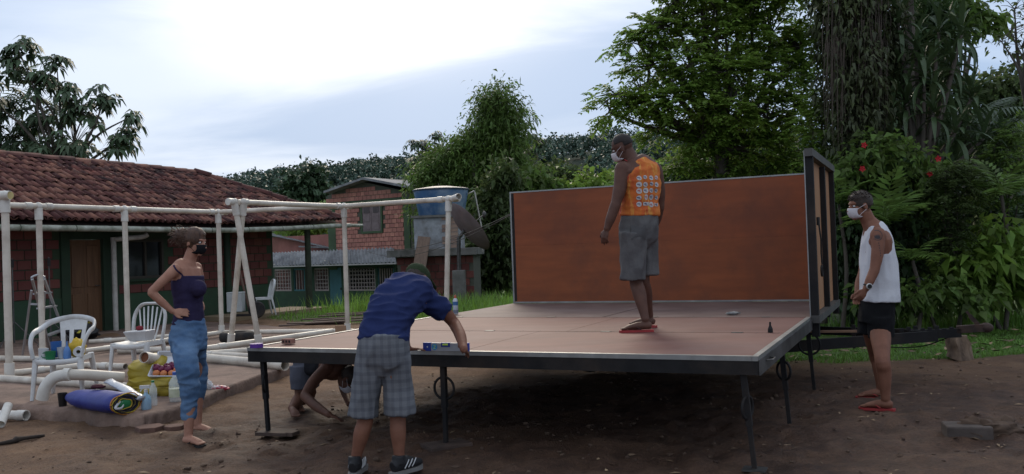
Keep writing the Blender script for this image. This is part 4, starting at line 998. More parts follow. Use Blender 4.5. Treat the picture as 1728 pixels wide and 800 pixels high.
MB().lathe([(0.036, 0), (0.038, 0.02), (0.034, 0.08), (0.018, 0.12), (0.010, 0.125), (0.005, 0.18)], GA(-0.07, 0.14, 0.40), 16).build('body', mat('pale_blue_plastic', (0.10, 0.22, 0.48), rough=0.4), t_, auto=40)
# lumpy helper for soft things
def soft(name, c, r, m, label, cat, seed=1, amp=0.18, fr=3.0, ax=None, seg=28, rings=18, zmin=None, grp=None, sq=1.0):
    q = MB().ell((0, 0, 0), (1, 1, 1), None, seg, rings); c = Vector(c); ax = ax or (Vector((1, 0, 0)), Vector((0, 1, 0)), UP)
    for i, v in enumerate(q.v):
        v = Vector(v); v = Vector([math.copysign(abs(e) ** sq, e) for e in v])
        k = 1 + amp * (mnoise.noise(v * fr + Vector((seed, seed * 2.3, 0))) + 0.5 * mnoise.noise(v * fr * 2.4 + Vector((seed, 0, 5))))
        p = c + ax[0] * (v.x * r[0] * k) + ax[1] * (v.y * r[1] * k) + ax[2] * (v.z * r[2] * k)
        if zmin is not None and p.z < zmin: p.z = zmin + 0.02 * (p.z - zmin)
        q.v[i] = tuple(p)
    return root_mesh(q, name, m, label, cat, (c.x, c.y, c.z - r[2] if zmin is None else zmin), grp, smooth=True)
M_yel = mat('yellow_plastic_bag', (0.62, 0.42, 0.03), (0.48, 0.30, 0.02), scale=6, rough=0.45, bump=0.3, bscale=12)
soft('yellow_bag', GA(-0.13, 0.02, 0.49), (0.085, 0.07, 0.10), M_yel, 'crumpled yellow bag on the armchair seat', 'bag', 3, 0.25, 2.4, zmin=0.535)
t_ = thing('paper_roll', 'white paper roll at the right of the armchair seat', 'paper roll', GA(-0.19, 0.17, 0.42))
MB().pipe(GA(-0.17, 0.06, 0.47), GA(-0.20, 0.20, 0.47), 0.05, 0.03).build('paper', M_wplas, t_, auto=40)
# tub on the slatted chair
t_ = thing('white_container', 'white open container tilted on the slatted chair seat', 'container', GB(-0.08, 0.08, 0.43))
q = MB(); c = GB(-0.07, 0.07, 0.44); f1, f2 = (GB(1, 0, 0) - GB(0, 0, 0)), (GB(0, 1, 0) - GB(0, 0, 0)); up2 = (UP + f2 * 0.25).normalized()
q.hexa([c + f1 * (-0.12) - f2 * 0.09, c + f1 * 0.10 - f2 * 0.09, c + f1 * 0.10 + f2 * 0.09, c + f1 * (-0.12) + f2 * 0.09, c + f1 * (-0.15) - f2 * 0.11 + up2 * 0.13, c + f1 * 0.15 - f2 * 0.11 + up2 * 0.12, c + f1 * 0.15 + f2 * 0.11 + up2 * 0.12, c + f1 * (-0.15) + f2 * 0.11 + up2 * 0.13])
q.build('tub', M_wplas, t_, bevel=0.012)
soft('red_cloth', c + up2 * 0.15 - f2 * 0.02, (0.04, 0.03, 0.03), mat('dark_red_cloth', (0.22, 0.02, 0.03), rough=0.8), 'small dark red bundle in the white container', 'cloth', 5, 0.3)

# ================================================================== TARPS, FRUIT, BOTTLES
M_ytarp = mat('yellow_tarpaulin', (0.40, 0.30, 0.025), (0.28, 0.20, 0.018), scale=3, rough=0.5, dirt=(0.20, 0.15, 0.03), dscale=3, bump=0.5, bscale=9, bdist=0.02)
yt = thing('yellow_tarp', 'folded yellow tarpaulin heaped in front of the slatted chair', 'tarpaulin', drop(on_z(258, 668, 0.13), 0.125))
yc = on_z(256, 668, 0.13) - Vector((0, 0.12, 0)); yx = _r0 * 0.985 + Vector((0, -0.17, 0)); yy_ = Vector((0.17, 0.985, 0))
def layer(z0, z1, hx, hy, seed, cx=0, cy=0, sl=0.0, am=1.0):
    q = MB().ell((0, 0, 0), (1, 1, 1), None, 56, 22); c = Vector((yc.x, yc.y, 0)) + yx * cx + yy_ * (0.22 + cy)
    for i, v in enumerate(q.v):
        v = Vector([math.copysign(abs(e) ** 0.55, e) for e in v]); k = 1 + 0.16 * mnoise.noise(v * 1.6 + Vector((seed, 0, 0))) + 0.07 * mnoise.noise(v * 4.5 + Vector((0, seed, 0)))
        x, y = v.x * hx * k, v.y * hy * k; rid = 1 - abs(mnoise.noise(Vector((x * 6 + y * 5, y * 6 - x * 3, seed + v.z)))) * 3
        z = z0 + (z1 - z0) * (v.z + 1) / 2 + sl * y + am * (0.035 * mnoise.noise(Vector((x * 5, y * 4, seed))) + 0.016 * rid)
        rr = 1 + 0.03 * am * rid; q.v[i] = tuple(c + yx * (x * rr) + yy_ * (y * rr) + UP * max(z, 0.128))
    return q
layer(0.12, 0.24, 0.28, 0.21, 1).build('fold', M_ytarp, yt, smooth=True); layer(0.20, 0.33, 0.29, 0.20, 5, 0.0, 0.01, 0.05).build('fold', M_ytarp, yt, smooth=True)
layer(0.28, 0.48, 0.20, 0.17, 13, -0.12, 0.05, 0.2, 1.2).build('fold', M_ytarp, yt, smooth=True)
layer(0.42, 0.52, 0.10, 0.11, 21, -0.13, 0.12, 0.1).build('fold', mat('pale_yellow_tarpaulin', (0.48, 0.40, 0.12), (0.36, 0.29, 0.07), scale=4, rough=0.5, bump=0.4, bscale=9), yt, smooth=True)
a = on_z(243, 604, 0.45); a = at(243, 603, 9.0); b_ = at(272, 608, 9.3)
o = thing('pipe_offcut', 'short pipe piece with an orange-brown inside on top of the yellow tarp', 'pipe', a - UP * 0.05, 'pipe offcuts'); MB().pipe(a, b_, 0.058, 0.006).build('pipe', M_pvc, o, auto=40)
MB().tube([a + (b_ - a) * 0.1, a + (b_ - a) * 0.12], 0.051, 14).build('inside', mat('brown_inside', (0.20, 0.07, 0.03)), o)
# tray with fruit, tilted against the tarp
tcx = at(292, 619, 9.12); tx = _r * 1.0; ty = (_u * 0.62 + _f * 0.80).normalized(); tz = tx.cross(ty).normalized()
tray = thing('fruit_tray', 'white enamel tray of fruit tilted on the yellow tarp', 'tray', tcx - tz * 0.02)
tm = MB(); hx, hy, hh = 0.165, 0.15, 0.05
tm.box(tcx - tz * 0.006, (2 * hx, 2 * hy, 0.008), (tx, ty, tz))
for s in (-1, 1):
    tm.hexa([tcx + tx * (s * hx) - ty * hy, tcx + tx * (s * (hx + 0.006)) - ty * hy, tcx + tx * (s * (hx + 0.006)) + ty * hy, tcx + tx * (s * hx) + ty * hy, tcx + tx * (s * (hx + 0.02)) - ty * (hy + 0.02) + tz * hh, tcx + tx * (s * (hx + 0.03)) - ty * (hy + 0.02) + tz * hh, tcx + tx * (s * (hx + 0.03)) + ty * (hy + 0.02) + tz * hh, tcx + tx * (s * (hx + 0.02)) + ty * (hy + 0.02) + tz * hh])
    tm.hexa([tcx - tx * hx + ty * (s * hy), tcx + tx * hx + ty * (s * hy), tcx + tx * hx + ty * (s * (hy + 0.006)), tcx - tx * hx + ty * (s * (hy + 0.006)), tcx - tx * (hx + 0.02) + ty * (s * (hy + 0.02)) + tz * hh, tcx + tx * (hx + 0.02) + ty * (s * (hy + 0.02)) + tz * hh, tcx + tx * (hx + 0.02) + ty * (s * (hy + 0.03)) + tz * hh, tcx - tx * (hx + 0.02) + ty * (s * (hy + 0.03)) + tz * hh])
tm.build('tray_body', mat('white_enamel', (0.62, 0.62, 0.66), rough=0.25, spec=0.5), tray)
M_or = mat('orange_fruit', (0.52, 0.20, 0.06), (0.45, 0.11, 0.05), scale=9, rough=0.45); M_on = mat('purple_onion', (0.17, 0.025, 0.07), (0.11, 0.015, 0.045), scale=12, rough=0.35)
fr_l = [(-0.12, -0.13, 0), (-0.045, -0.135, 0), (0.035, -0.13, 0), (0.075, -0.085, 0), (-0.09, -0.065, 1), (-0.02, -0.07, 1), (0.04, -0.04, 1), (0.0, -0.01, 1), (0.11, -0.03, 1), (-0.05, -0.02, 1), (0.14, -0.10, 1), (-0.14, -0.05, 1)]
nmz = {0: 'leftmost front', 1: 'second front', 2: 'third front', 3: 'rearmost right'}
for k, (u, v, ty_) in enumerate(fr_l):
    r = 0.037 if ty_ == 0 else 0.032 + 0.004 * (k % 3)
    p = tcx + tx * u + ty * v + tz * (r + 0.002); q = MB().ell(p, (r, r, r * 0.92), (tx, ty, tz), 16, 10)
    if ty_: q.lathe([(0.010, r * 0.85), (0.004, r * 1.25)], p, 8, (tz + tx * 0.3 * math.sin(k)).normalized())
    root_mesh(q, 'orange' if ty_ == 0 else 'onion', M_or if ty_ == 0 else M_on, (nmz[k] + ' orange fruit in the white tray') if ty_ == 0 else 'purple onion lying in the white tray', 'fruit' if ty_ == 0 else 'onion', p - tz * r, 'fruit in the tray' if ty_ == 0 else 'onions in the tray', smooth=True)
# blue tarp roll
M_blue = mat('blue_tarpaulin', (0.030, 0.042, 0.24), (0.020, 0.028, 0.17), scale=4, rough=0.5, bump=0.45, bscale=11, dirt=(0.03, 0.035, 0.15), bdist=0.015)
r0_, r1_ = at(122, 672, 8.55), at(212, 676, 8.05); rd = (r1_ - r0_).normalized(); rs_ = rd.cross(UP).normalized()
r0_.z = r1_.z = 0.13 + 0.088
br = thing('blue_tarp_roll', 'rolled blue tarpaulin with yellow, green and black layers showing at its end', 'tarpaulin', drop(r0_.lerp(r1_, 0.5), 0.13))
q = MB(); path = [r0_.lerp(r1_, i / 8) for i in range(9)]
rad = [(0.07, 0.05), (0.11, 0.078), (0.13, 0.086), (0.14, 0.092), (0.145, 0.094), (0.15, 0.096), (0.15, 0.096), (0.152, 0.095), (0.15, 0.092)]
q.tube(path, rad, 28)
for i, v in enumerate(q.v):
    v = Vector(v); q.v[i] = tuple(v + Vector((0, 0, 0.010 * mnoise.noise(v * 9))) + rs_ * 0.008 * mnoise.noise(v * 7 + Vector((3, 0, 0))))
q.build('roll', M_blue, br, smooth=True)
cols_ = [('orange_layer', (0.42, 0.16, 0.02)), ('yellow_layer', (0.50, 0.36, 0.04)), ('black_layer', (0.02, 0.018, 0.016)), ('olive_layer', (0.20, 0.15, 0.04)), ('black_layer', (0.02, 0.018, 0.016)), ('yellow_layer', (0.42, 0.30, 0.05)), ('black_layer', (0.02, 0.018, 0.016)), ('green_layer', (0.02, 0.18, 0.06)), ('white_layer', (0.55, 0.55, 0.55))]
for k, (nm, c) in enumerate(cols_):
    a_ = 0.150 - 0.0155 * k; bq = 0.094 - 0.0095 * k
    if bq < 0.012: break
    q = MB(); N_ = 26; e = r1_ + rd * (0.004 + 0.004 * (k % 3)) + rs_ * (0.004 * k)
    ring = [e + rs_ * (a_ * math.cos(t * 2 * math.pi / N_) * (1 + 0.04 * math.sin(3 * t + k))) + UP * (bq * math.sin(t * 2 * math.pi / N_) + 0.006 * math.sin(t * 0.9 + k * 2)) for t in range(N_ + 1)]
    q.tube(ring, (0.005, 0.009), 6, cap=False, up=rd); q.build(nm, mat('tarp_' + nm, c, rough=0.6), br, smooth=True)
q = MB().tube(smoothpath([r1_ + rd * 0.01 + rs_ * 0.02, r1_ + rd * 0.04 + rs_ * 0.07 - UP * 0.03, r1_ + rd * 0.03 + rs_ * 0.12 - UP * 0.02, r1_ + rd * 0.01 + rs_ * 0.06 + UP * 0.03], 4), (0.006, 0.012), 6).build('white_flap', mat('tarp_white_layer', (0.55, 0.55, 0.55)), br, smooth=True)
MB().ell(r1_ + rd * 0.005 + rs_ * 0.015, (0.02, 0.07, 0.045), (rd, rs_, UP), 14, 8).build('green_fold', mat('tarp_green_layer', (0.02, 0.18, 0.06)), br, smooth=True)
soft('dark_pouch', at(166, 652, 8.35), (0.07, 0.035, 0.022), mat('maroon_cloth', (0.07, 0.012, 0.018), rough=0.6), 'dark maroon pouch lying on the blue tarp roll', 'pouch', 8, 0.2)
cr = [at(183, 643, 8.55), at(205, 653, 8.4), at(230, 668, 8.2), at(239, 672, 8.15)]
q = MB().tube(smoothpath(cr, 5), [(0.05, 0.02)] * 4 + [(0.055, 0.024)] * 8 + [(0.045, 0.02)] * 4, 12)
for i, v in enumerate(q.v): q.v[i] = tuple(Vector(v) + UP * 0.012 * mnoise.noise(Vector(v) * 14))
root_mesh(q, 'plastic_sheet', mat('clear_plastic_sheet', (0.52, 0.53, 0.56), (0.34, 0.35, 0.38), scale=9, rough=0.25, spec=0.6, bump=0.4), 'crumpled clear plastic sheet rolled behind the blue tarp', 'plastic sheet', drop(cr[0], 0.2), smooth=True)
# transparent bottle material
def glassy(name, c, alpha=0.5, rough=0.1):
    m = bpy.data.materials.new(name); m.use_nodes = True; n_ = m.node_tree.nodes; b = n_['Principled BSDF']
    b.inputs['Base Color'].default_value = (*c, 1); b.inputs['Roughness'].default_value = rough; b.inputs['Specular IOR Level'].default_value = 0.6
    nz = n_.new('ShaderNodeTexNoise'); nz.inputs['Scale'].default_value = 9; mr = n_.new('ShaderNodeMapRange'); mr.inputs['To Min'].default_value = alpha - 0.12; mr.inputs['To Max'].default_value = alpha + 0.12
    m.node_tree.links.new(nz.outputs[0], mr.inputs[0]); m.node_tree.links.new(mr.outputs[0], b.inputs['Alpha']); return m
G_clear = glassy('clear_bottle', (0.72, 0.78, 0.78), 0.38); G_blue = glassy('blue_liquid_bottle', (0.30, 0.48, 0.62), 0.75); G_label = mat('pale_label', (0.55, 0.55, 0.42), (0.42, 0.46, 0.3), scale=20, rough=0.5)
p = on_z(247, 691, 0.13); t_ = thing('spray_bottle', 'pale blue spray bottle with a white trigger on the patio edge', 'bottle', p)
MB().lathe([(0.042, 0), (0.046, 0.01), (0.046, 0.09), (0.038, 0.12), (0.018, 0.145), (0.014, 0.165)], p, 18).build('body', G_blue, t_, auto=40)
q = MB().lathe([(0.017, 0.16), (0.017, 0.185)], p, 12).bar(p + UP * 0.205 - _r * 0.055, p + UP * 0.21 + _r * 0.035, 0.022, 0.03).tube([p + UP * 0.195 - _r * 0.03, p + UP * 0.165 - _r * 0.05], 0.006, 6); q.build('trigger_head', M_wplas, t_)
p = on_z(259, 685, 0.13); t_ = thing('water_bottle', 'slim clear bottle with a green cap behind the spray bottle', 'bottle', p)
MB().lathe([(0.034, 0), (0.036, 0.01), (0.036, 0.06), (0.033, 0.08), (0.036, 0.10), (0.036, 0.16), (0.014, 0.215), (0.013, 0.225)], p, 18).build('body', G_clear, t_, auto=40); MB().lathe([(0.015, 0.222), (0.015, 0.24)], p, 12).build('cap', mat('green_cap', (0.02, 0.2, 0.08), rough=0.4), t_, auto=40)
p = on_z(297, 678, 0.13); t_ = thing('water_jug', 'large clear water bottle with a blue cap beside the woman', 'bottle', p)
MB().lathe([(0.058, 0), (0.062, 0.012), (0.062, 0.10), (0.058, 0.12), (0.062, 0.14), (0.062, 0.19), (0.025, 0.25), (0.022, 0.265)], p, 22).build('body', G_clear, t_, auto=40); MB().lathe([(0.026, 0.262), (0.026, 0.29)], p, 14).build('cap', mat('blue_cap', (0.03, 0.10, 0.4), rough=0.4), t_, auto=40)
MB().lathe([(0.0635, 0.05), (0.0635, 0.13)], p, 22).build('label_band', G_label, t_, auto=40)
p = on_z(106, 686, 0.13); cup((p.x, p.y, 0.13), 0.045, 0.13, mat('black_plastic_cup', (0.012, 0.011, 0.011), rough=0.35), 'black_cup', 'black plastic cup standing left of the blue tarp roll', None, 0.78)
pb_ = on_z(352, 660, 0.10)
soft('plastic_bag', pb_ + UP * 0.05, (0.05, 0.05, 0.06), mat('white_film_bag', (0.6, 0.58, 0.57), (0.45, 0.42, 0.42), scale=14, rough=0.35, bump=0.5), 'crumpled white plastic bag on the ground behind the woman', 'bag', 11, 0.35, 3.2)
soft('red_wrapper', pb_ + UP * 0.03 + _r * 0.10, (0.11, 0.05, 0.03), mat('red_white_film', (0.42, 0.03, 0.06), (0.6, 0.55, 0.55), scale=9, rough=0.35, bump=0.4, contrast=(0.45, 0.55)), 'red and white wrapper beside the white bag behind the woman', 'wrapper', 12, 0.35, 3.0)
# paver stones and stick on the soil
M_paver = mat('muddy_red_paver', (0.16, 0.085, 0.062), (0.09, 0.05, 0.038), scale=9, rough=0.9, bump=0.4)
p = on_z(262, 728, 0.0); pv = MB()
def prism(mb, pts, z0, z1):
    n = len(pts); return mb.add([(x, y, z0) for x, y in pts] + [(x, y, z1) for x, y in pts], [tuple(reversed(range(n))), tuple(range(n, 2 * n))] + [(i, (i + 1) % n, n + (i + 1) % n, n + i) for i in range(n)])
hexs = lambda cx_, cy_, r, a0, sx=1.0: [(cx_ + sx * r * math.cos(a0 + k * math.pi / 3), cy_ + r * math.sin(a0 + k * math.pi / 3)) for k in range(6)]
root_mesh(prism(MB(), hexs(p.x - 0.045, p.y, 0.125, 0.2, 1.0), -0.02, 0.05), 'paver_stone', M_paver, 'six-sided red paving stone lying on the soil before the woman', 'paving stone', (p.x, p.y, 0), 'loose paving stones', bevel=0.006)
root_mesh(prism(MB(), hexs(p.x + 0.155, p.y + 0.035, 0.09, 0.5), -0.02, 0.042), 'paver_stone', M_paver, 'smaller paving stone touching the six-sided one near the woman', 'paving stone', (p.x + 0.15, p.y, 0), 'loose paving stones', bevel=0.006)
sp_ = [on_z(-20, 752, 0.03), on_z(20, 745, 0.03), on_z(32, 741, 0.035), on_z(75, 735, 0.03)]
root_mesh(MB().tube(smoothpath(sp_, 4), [0.016, 0.017, 0.016, 0.018, 0.02, 0.019, 0.026, 0.03, 0.022, 0.017, 0.016, 0.015, 0.012], 8), 'stick', mat('dark_bark', (0.045, 0.032, 0.025), (0.02, 0.015, 0.012), scale=12, rough=0.9, bump=0.5), 'dark broken stick lying on the soil at the lower left', 'stick', drop(sp_[1], 0), smooth=True)
p = on_z(1632, 735, 0.03); an_ = -0.25; A_ = (Vector((math.cos(an_), math.sin(an_), 0)), Vector((-math.sin(an_), math.cos(an_), 0)), UP); zg = gzf(p.x, p.y)
q = MB().box((p.x, p.y, zg + 0.03), (0.30, 0.22, 0.10), A_)
root_mesh(q, 'muddy_block', mat('muddy_grey_block', (0.10, 0.078, 0.066), (0.05, 0.038, 0.032), scale=7, rough=0.9, bump=0.6), 'muddy rectangular concrete block half buried at the lower right', 'block', (p.x, p.y, zg), bevel=0.012)
soft('mud_heap', Vector((p.x + 0.18, p.y + 0.03, zg + 0.02)), (0.26, 0.14, 0.09), cm, 'dark mud heap pressed against the concrete block at the right', 'mud heap', 17, 0.5, 4.0)

# ================================================================== DECK ITEMS
def on_deck(px, py, z=0.006): return on_z(px, py, DZ + z)
p0, p1 = on_deck(716, 592), on_deck(791, 593); d_ = (p1 - p0).normalized(); lv_ax = (d_, UP.cross(d_), UP)
lv = thing('spirit_level', 'grey aluminium spirit level with blue ends on the deck edge', 'spirit level', p0.lerp(p1, 0.5)); ll = (p1 - p0).length
MB().box(p0.lerp(p1, 0.5) + UP * 0.032, (ll - 0.05, 0.020, 0.060), lv_ax).build('rail', mat('grey_level_body', (0.36, 0.37, 0.40), (0.28, 0.29, 0.31), scale=6, rough=0.4, metal=0.4), lv)
M_lb = mat('blue_level_cap', (0.02, 0.05, 0.30), rough=0.4); M_ly = mat('vial_liquid', (0.55, 0.75, 0.10), rough=0.2); M_cy = mat('cyan_print', (0.05, 0.30, 0.60), rough=0.4)
for f in (0.0, 1.0): MB().box(p0.lerp(p1, f) + d_ * (0.03 if f == 0 else -0.03) + UP * 0.032, (0.07, 0.024, 0.064), lv_ax).build('end_cap', M_lb, lv, bevel=0.003)
fn = -lv_ax[1]
vh = MB().box(p0.lerp(p1, 0.5) + UP * 0.048, (0.075, 0.026, 0.032), lv_ax).build('vial_holder', M_lb, lv)
MB().tube([p0.lerp(p1, 0.5) + fn * 0.012 + UP * 0.05 - d_ * 0.022, p0.lerp(p1, 0.5) + fn * 0.012 + UP * 0.05 + d_ * 0.022], 0.008, 8).build('vial', M_ly, vh)
c = p0 + d_ * 0.095 + UP * 0.032 + fn * 0.011; MB().lathe([(0.024, 0), (0.024, 0.002)], c, 20, fn).build('round_badge', M_cy, lv)
q = MB().tube(smoothpath([c + fn * 0.003 - d_ * 0.008 + UP * 0.008, c + fn * 0.003 + UP * 0.013, c + fn * 0.003 + d_ * 0.008 + UP * 0.006, c + fn * 0.003 - d_ * 0.007 - UP * 0.010, c + fn * 0.003 + d_ * 0.009 - UP * 0.011], 4), 0.0022, 5).build('badge_mark', M_ly, lv)
c = p0 + d_ * 0.035 + UP * 0.032 + fn * 0.013; MB().lathe([(0.006, 0), (0.006, 0.001)], c, 10, fn).build('cap_dot', M_wplas, lv)
p = on_deck(769, 530); t_ = thing('foam_can', 'white and blue aerosol can with an orange nozzle on the far left deck', 'aerosol can', p)
MB().lathe([(0.030, 0), (0.032, 0.006), (0.032, 0.165), (0.020, 0.185), (0.018, 0.19)], p, 20).build('can_body', mat('grey_white_can', (0.50, 0.52, 0.55), (0.30, 0.33, 0.38), scale=30, rough=0.35, metal=0.3), t_, auto=40)
MB().lathe([(0.0325, 0.105), (0.0325, 0.15)], p, 20).build('blue_band', mat('blue_can_print', (0.05, 0.14, 0.32), rough=0.35), t_, auto=40); MB().lathe([(0.0325, 0.012), (0.0325, 0.05)], p, 20).build('blue_band', mat('grey_can_print', (0.16, 0.18, 0.22), rough=0.35), t_, auto=40)
MB().lathe([(0.016, 0.19), (0.014, 0.215), (0.006, 0.23)], p, 12).build('nozzle', mat('orange_nozzle', (0.45, 0.10, 0.05), rough=0.4), t_, auto=40)
p = on_deck(1237, 531); soft('crumpled_wrapper', p + UP * 0.015, (0.075, 0.035, 0.016), mat('grey_foil', (0.38, 0.38, 0.36), (0.14, 0.13, 0.12), scale=12, rough=0.5, bump=0.4), 'crumpled grey wrapper lying on the trailer floor', 'wrapper', 21, 0.35, 3.0)
p = on_deck(487, 580); q = MB().box(p + UP * 0.022, (0.105, 0.06, 0.044), (tu, tv, UP)); t_ = root_mesh(q, 'brick_piece', mat('red_brick_piece', (0.30, 0.15, 0.11), (0.2, 0.1, 0.08), scale=10, rough=0.9), 'small reddish brick piece on the left of the deck', 'brick', p, bevel=0.004)
for k in range(3): MB().box(p + UP * 0.022 - tv * 0.0295 + tu * (-0.032 + 0.032 * k), (0.018, 0.004, 0.02), (tu, tv, UP)).build('hole_shade', M_shade, t_)  # dark boxes on the brick face paint the shade of its openings
p = on_deck(433, 586.5); t_ = thing('tape_roll', 'purple tape roll lying at the left corner of the deck', 'tape roll', p)
MB().lathe([(0.035, 0), (0.055, 0), (0.055, 0.034), (0.035, 0.034)], p, 24).build('tape', mat('purple_tape', (0.10, 0.03, 0.25), rough=0.4), t_, auto=40)
p = at(575, 558, 10.6); q = MB().box(p, (0.13, 0.012, 0.12), ((_r * 0.95 + _f * 0.3).normalized(), (_f * 0.95 - _r * 0.3).normalized(), UP)); root_mesh(q, 'cardboard_piece', mat('cardboard', (0.36, 0.22, 0.13), (0.29, 0.17, 0.1), scale=5, rough=0.9), 'brown cardboard piece covering the end of the long pipe', 'cardboard', p - UP * 0.06)

# ================================================================== THINGS NEAR THE HOUSES
M_alum = mat('ladder_aluminium', (0.42, 0.42, 0.43), (0.32, 0.32, 0.33), scale=6, rough=0.4, metal=0.6)
ld = thing('step_ladder', 'aluminium step ladder standing open beside the far left post', 'ladder', drop(at(68, 590, 13.6), 0.06))
def lb(px, py, d): return at(px, py, d)
fr = [(lb(54, 470, 13.6), on_z(84, 588, 0.07)), (lb(74, 469, 13.7), on_z(113, 574, 0.07))]
rr_ = [(lb(53, 490, 13.6), on_z(38, 602, 0.07)), (lb(75, 492, 13.7), on_z(72, 600, 0.07))]
for a, b_ in fr: MB().bar(a, b_, 0.03, 0.06).build('front_rail', M_alum, ld)
for a, b_ in rr_: MB().tube([a, b_], 0.018, 8).build('rear_leg', M_alum, ld)
for k in range(1, 5): MB().bar(fr[0][0].lerp(fr[0][1], k / 5), fr[1][0].lerp(fr[1][1], k / 5), 0.10, 0.025).build('tread', M_alum, ld)
MB().tube(smoothpath([fr[0][0], fr[0][0] + UP * 0.02, fr[0][0].lerp(fr[1][0], 0.5) + UP * 0.05, fr[1][0] + UP * 0.02, fr[1][0]], 4), 0.016, 8).build('handle', M_alum, ld)
MB().bar(rr_[0][0].lerp(rr_[0][1], 0.2), rr_[1][0].lerp(rr_[1][1], 0.2), 0.03, 0.03).build('brace', M_alum, ld)
for k, px in enumerate((22, 84)):
    d = 16.5; z0 = 0.03; p = drop(at(px, 500, d), z0); t_ = thing('tripod_stand', ('thin tripod stand against the brick wall at the far left', 'thin tripod stand behind the step ladder')[k], 'tripod stand', p, 'thin tripod stands')
    MB().tube([p + UP * 0.05, p + UP * 1.0, p + UP * 1.62], [0.016, 0.014, 0.010], 8).build('pole', M_steel, t_); MB().lathe([(0.03, 1.45), (0.03, 1.60)], p, 10).build('clamp', M_black, t_)
    for j in range(3):
        a_ = j * 2.09 + 0.4; MB().tube([p + UP * 0.45, p + Vector((0.38 * math.cos(a_), 0.38 * math.sin(a_), 0.01))], 0.010, 6).build('leg', M_steel, t_)
p = on_z(132, 570, 0.05); soft('black_bag', p + UP * 0.10, (0.38, 0.25, 0.17), mat('black_bag_film', (0.012, 0.012, 0.013), rough=0.5, bump=0.4, bscale=10), 'heap of black bags on the patio before the wooden door', 'bag', 31, 0.35, 2.5)
q = MB().tube(smoothpath([on_z(132, 562, 0.2), on_z(140, 553, 0.2), on_z(151, 543, 0.25)], 4), [(0.03, 0.012)] * 9, 8); root_mesh(q, 'yellow_strip', mat('yellow_strip_plastic', (0.42, 0.36, 0.04), rough=0.5), 'yellow strip sticking out of the black bags', 'strip', on_z(132, 562, 0.15), smooth=True)
p = on_z(394, 580, 0.06); t_ = thing('tyre', 'old black tyre lying flat under the slanted pipes', 'tyre', (p.x, p.y, 0.07))
MB().lathe([(0.16, 0.01), (0.24, 0), (0.285, 0.03), (0.295, 0.09), (0.285, 0.15), (0.24, 0.18), (0.16, 0.17), (0.15, 0.16), (0.22, 0.14), (0.22, 0.04), (0.15, 0.02)], (p.x, p.y + 0.2, 0.07), 32).build('rubber', M_tyre, t_, auto=50)
for k in range(9):
    a = on_z(488 + 9 * k, 549 - k * 1.2, 0.03); a = Vector((a.x + random.uniform(-0.4, 0.2), a.y + random.uniform(-0.3, 0.6), 0.02 + 0.028 * (k // 2))); an_ = random.uniform(-0.15, 0.35); ln = random.uniform(0.9, 1.7)
    x_ = Vector((math.cos(an_), math.sin(an_), random.uniform(-0.02, 0.03)))
    root_mesh(MB().bar(a, a + x_ * ln, 0.16, 0.025), 'old_board', mat('rotten_board', (0.13, 0.085, 0.065), (0.07, 0.05, 0.042), scale=5, rough=0.9, stretch=(1, 5, 5), rand=0.35), 'weathered dark board in the loose pile on the grass edge', 'board', a, 'old boards in a pile')
hp = at(418, 535, 20.5); hz = 0.12; t_ = thing('hand_truck', 'old hand truck leaning by the porch wall with one dark wheel', 'hand truck', drop(hp, hz)); hb = drop(hp, hz)
MB().tube([hb + Vector((0.05, 0, 0.15)), hb + Vector((-0.22, 0.15, 1.15)), hb + Vector((-0.24, 0.15, 1.3))], 0.028, 8).build('rail', mat('rusty_rail', (0.12, 0.07, 0.05), rough=0.8), t_); MB().tube([hb + Vector((0.20, 0.1, 0.2)), hb + Vector((-0.06, 0.3, 1.1))], 0.022, 8).build('rail', M_black, t_)
MB().lathe([(0.05, -0.05), (0.17, -0.05), (0.2, 0), (0.17, 0.05), (0.05, 0.05)], hb + Vector((0.22, -0.02, 0.19)), 20, Vector((0.5, -0.86, 0))).build('wheel', M_tyre, t_, auto=40); MB().box(hb + Vector((-0.05, -0.1, 0.08)), (0.5, 0.3, 0.04)).build('toe_plate', M_black, t_)
p = hb + Vector((-0.22, -0.12, 0.1)); root_mesh(MB().box(p + UP * 0.28, (0.34, 0.30, 0.42)).box(p + UP * 0.5, (0.35, 0.31, 0.03)), 'white_box', mat('grey_white_box', (0.42, 0.44, 0.43), (0.33, 0.34, 0.33), scale=4, rough=0.6), 'pale box standing on the hand truck plate', 'box', p, bevel=0.01)

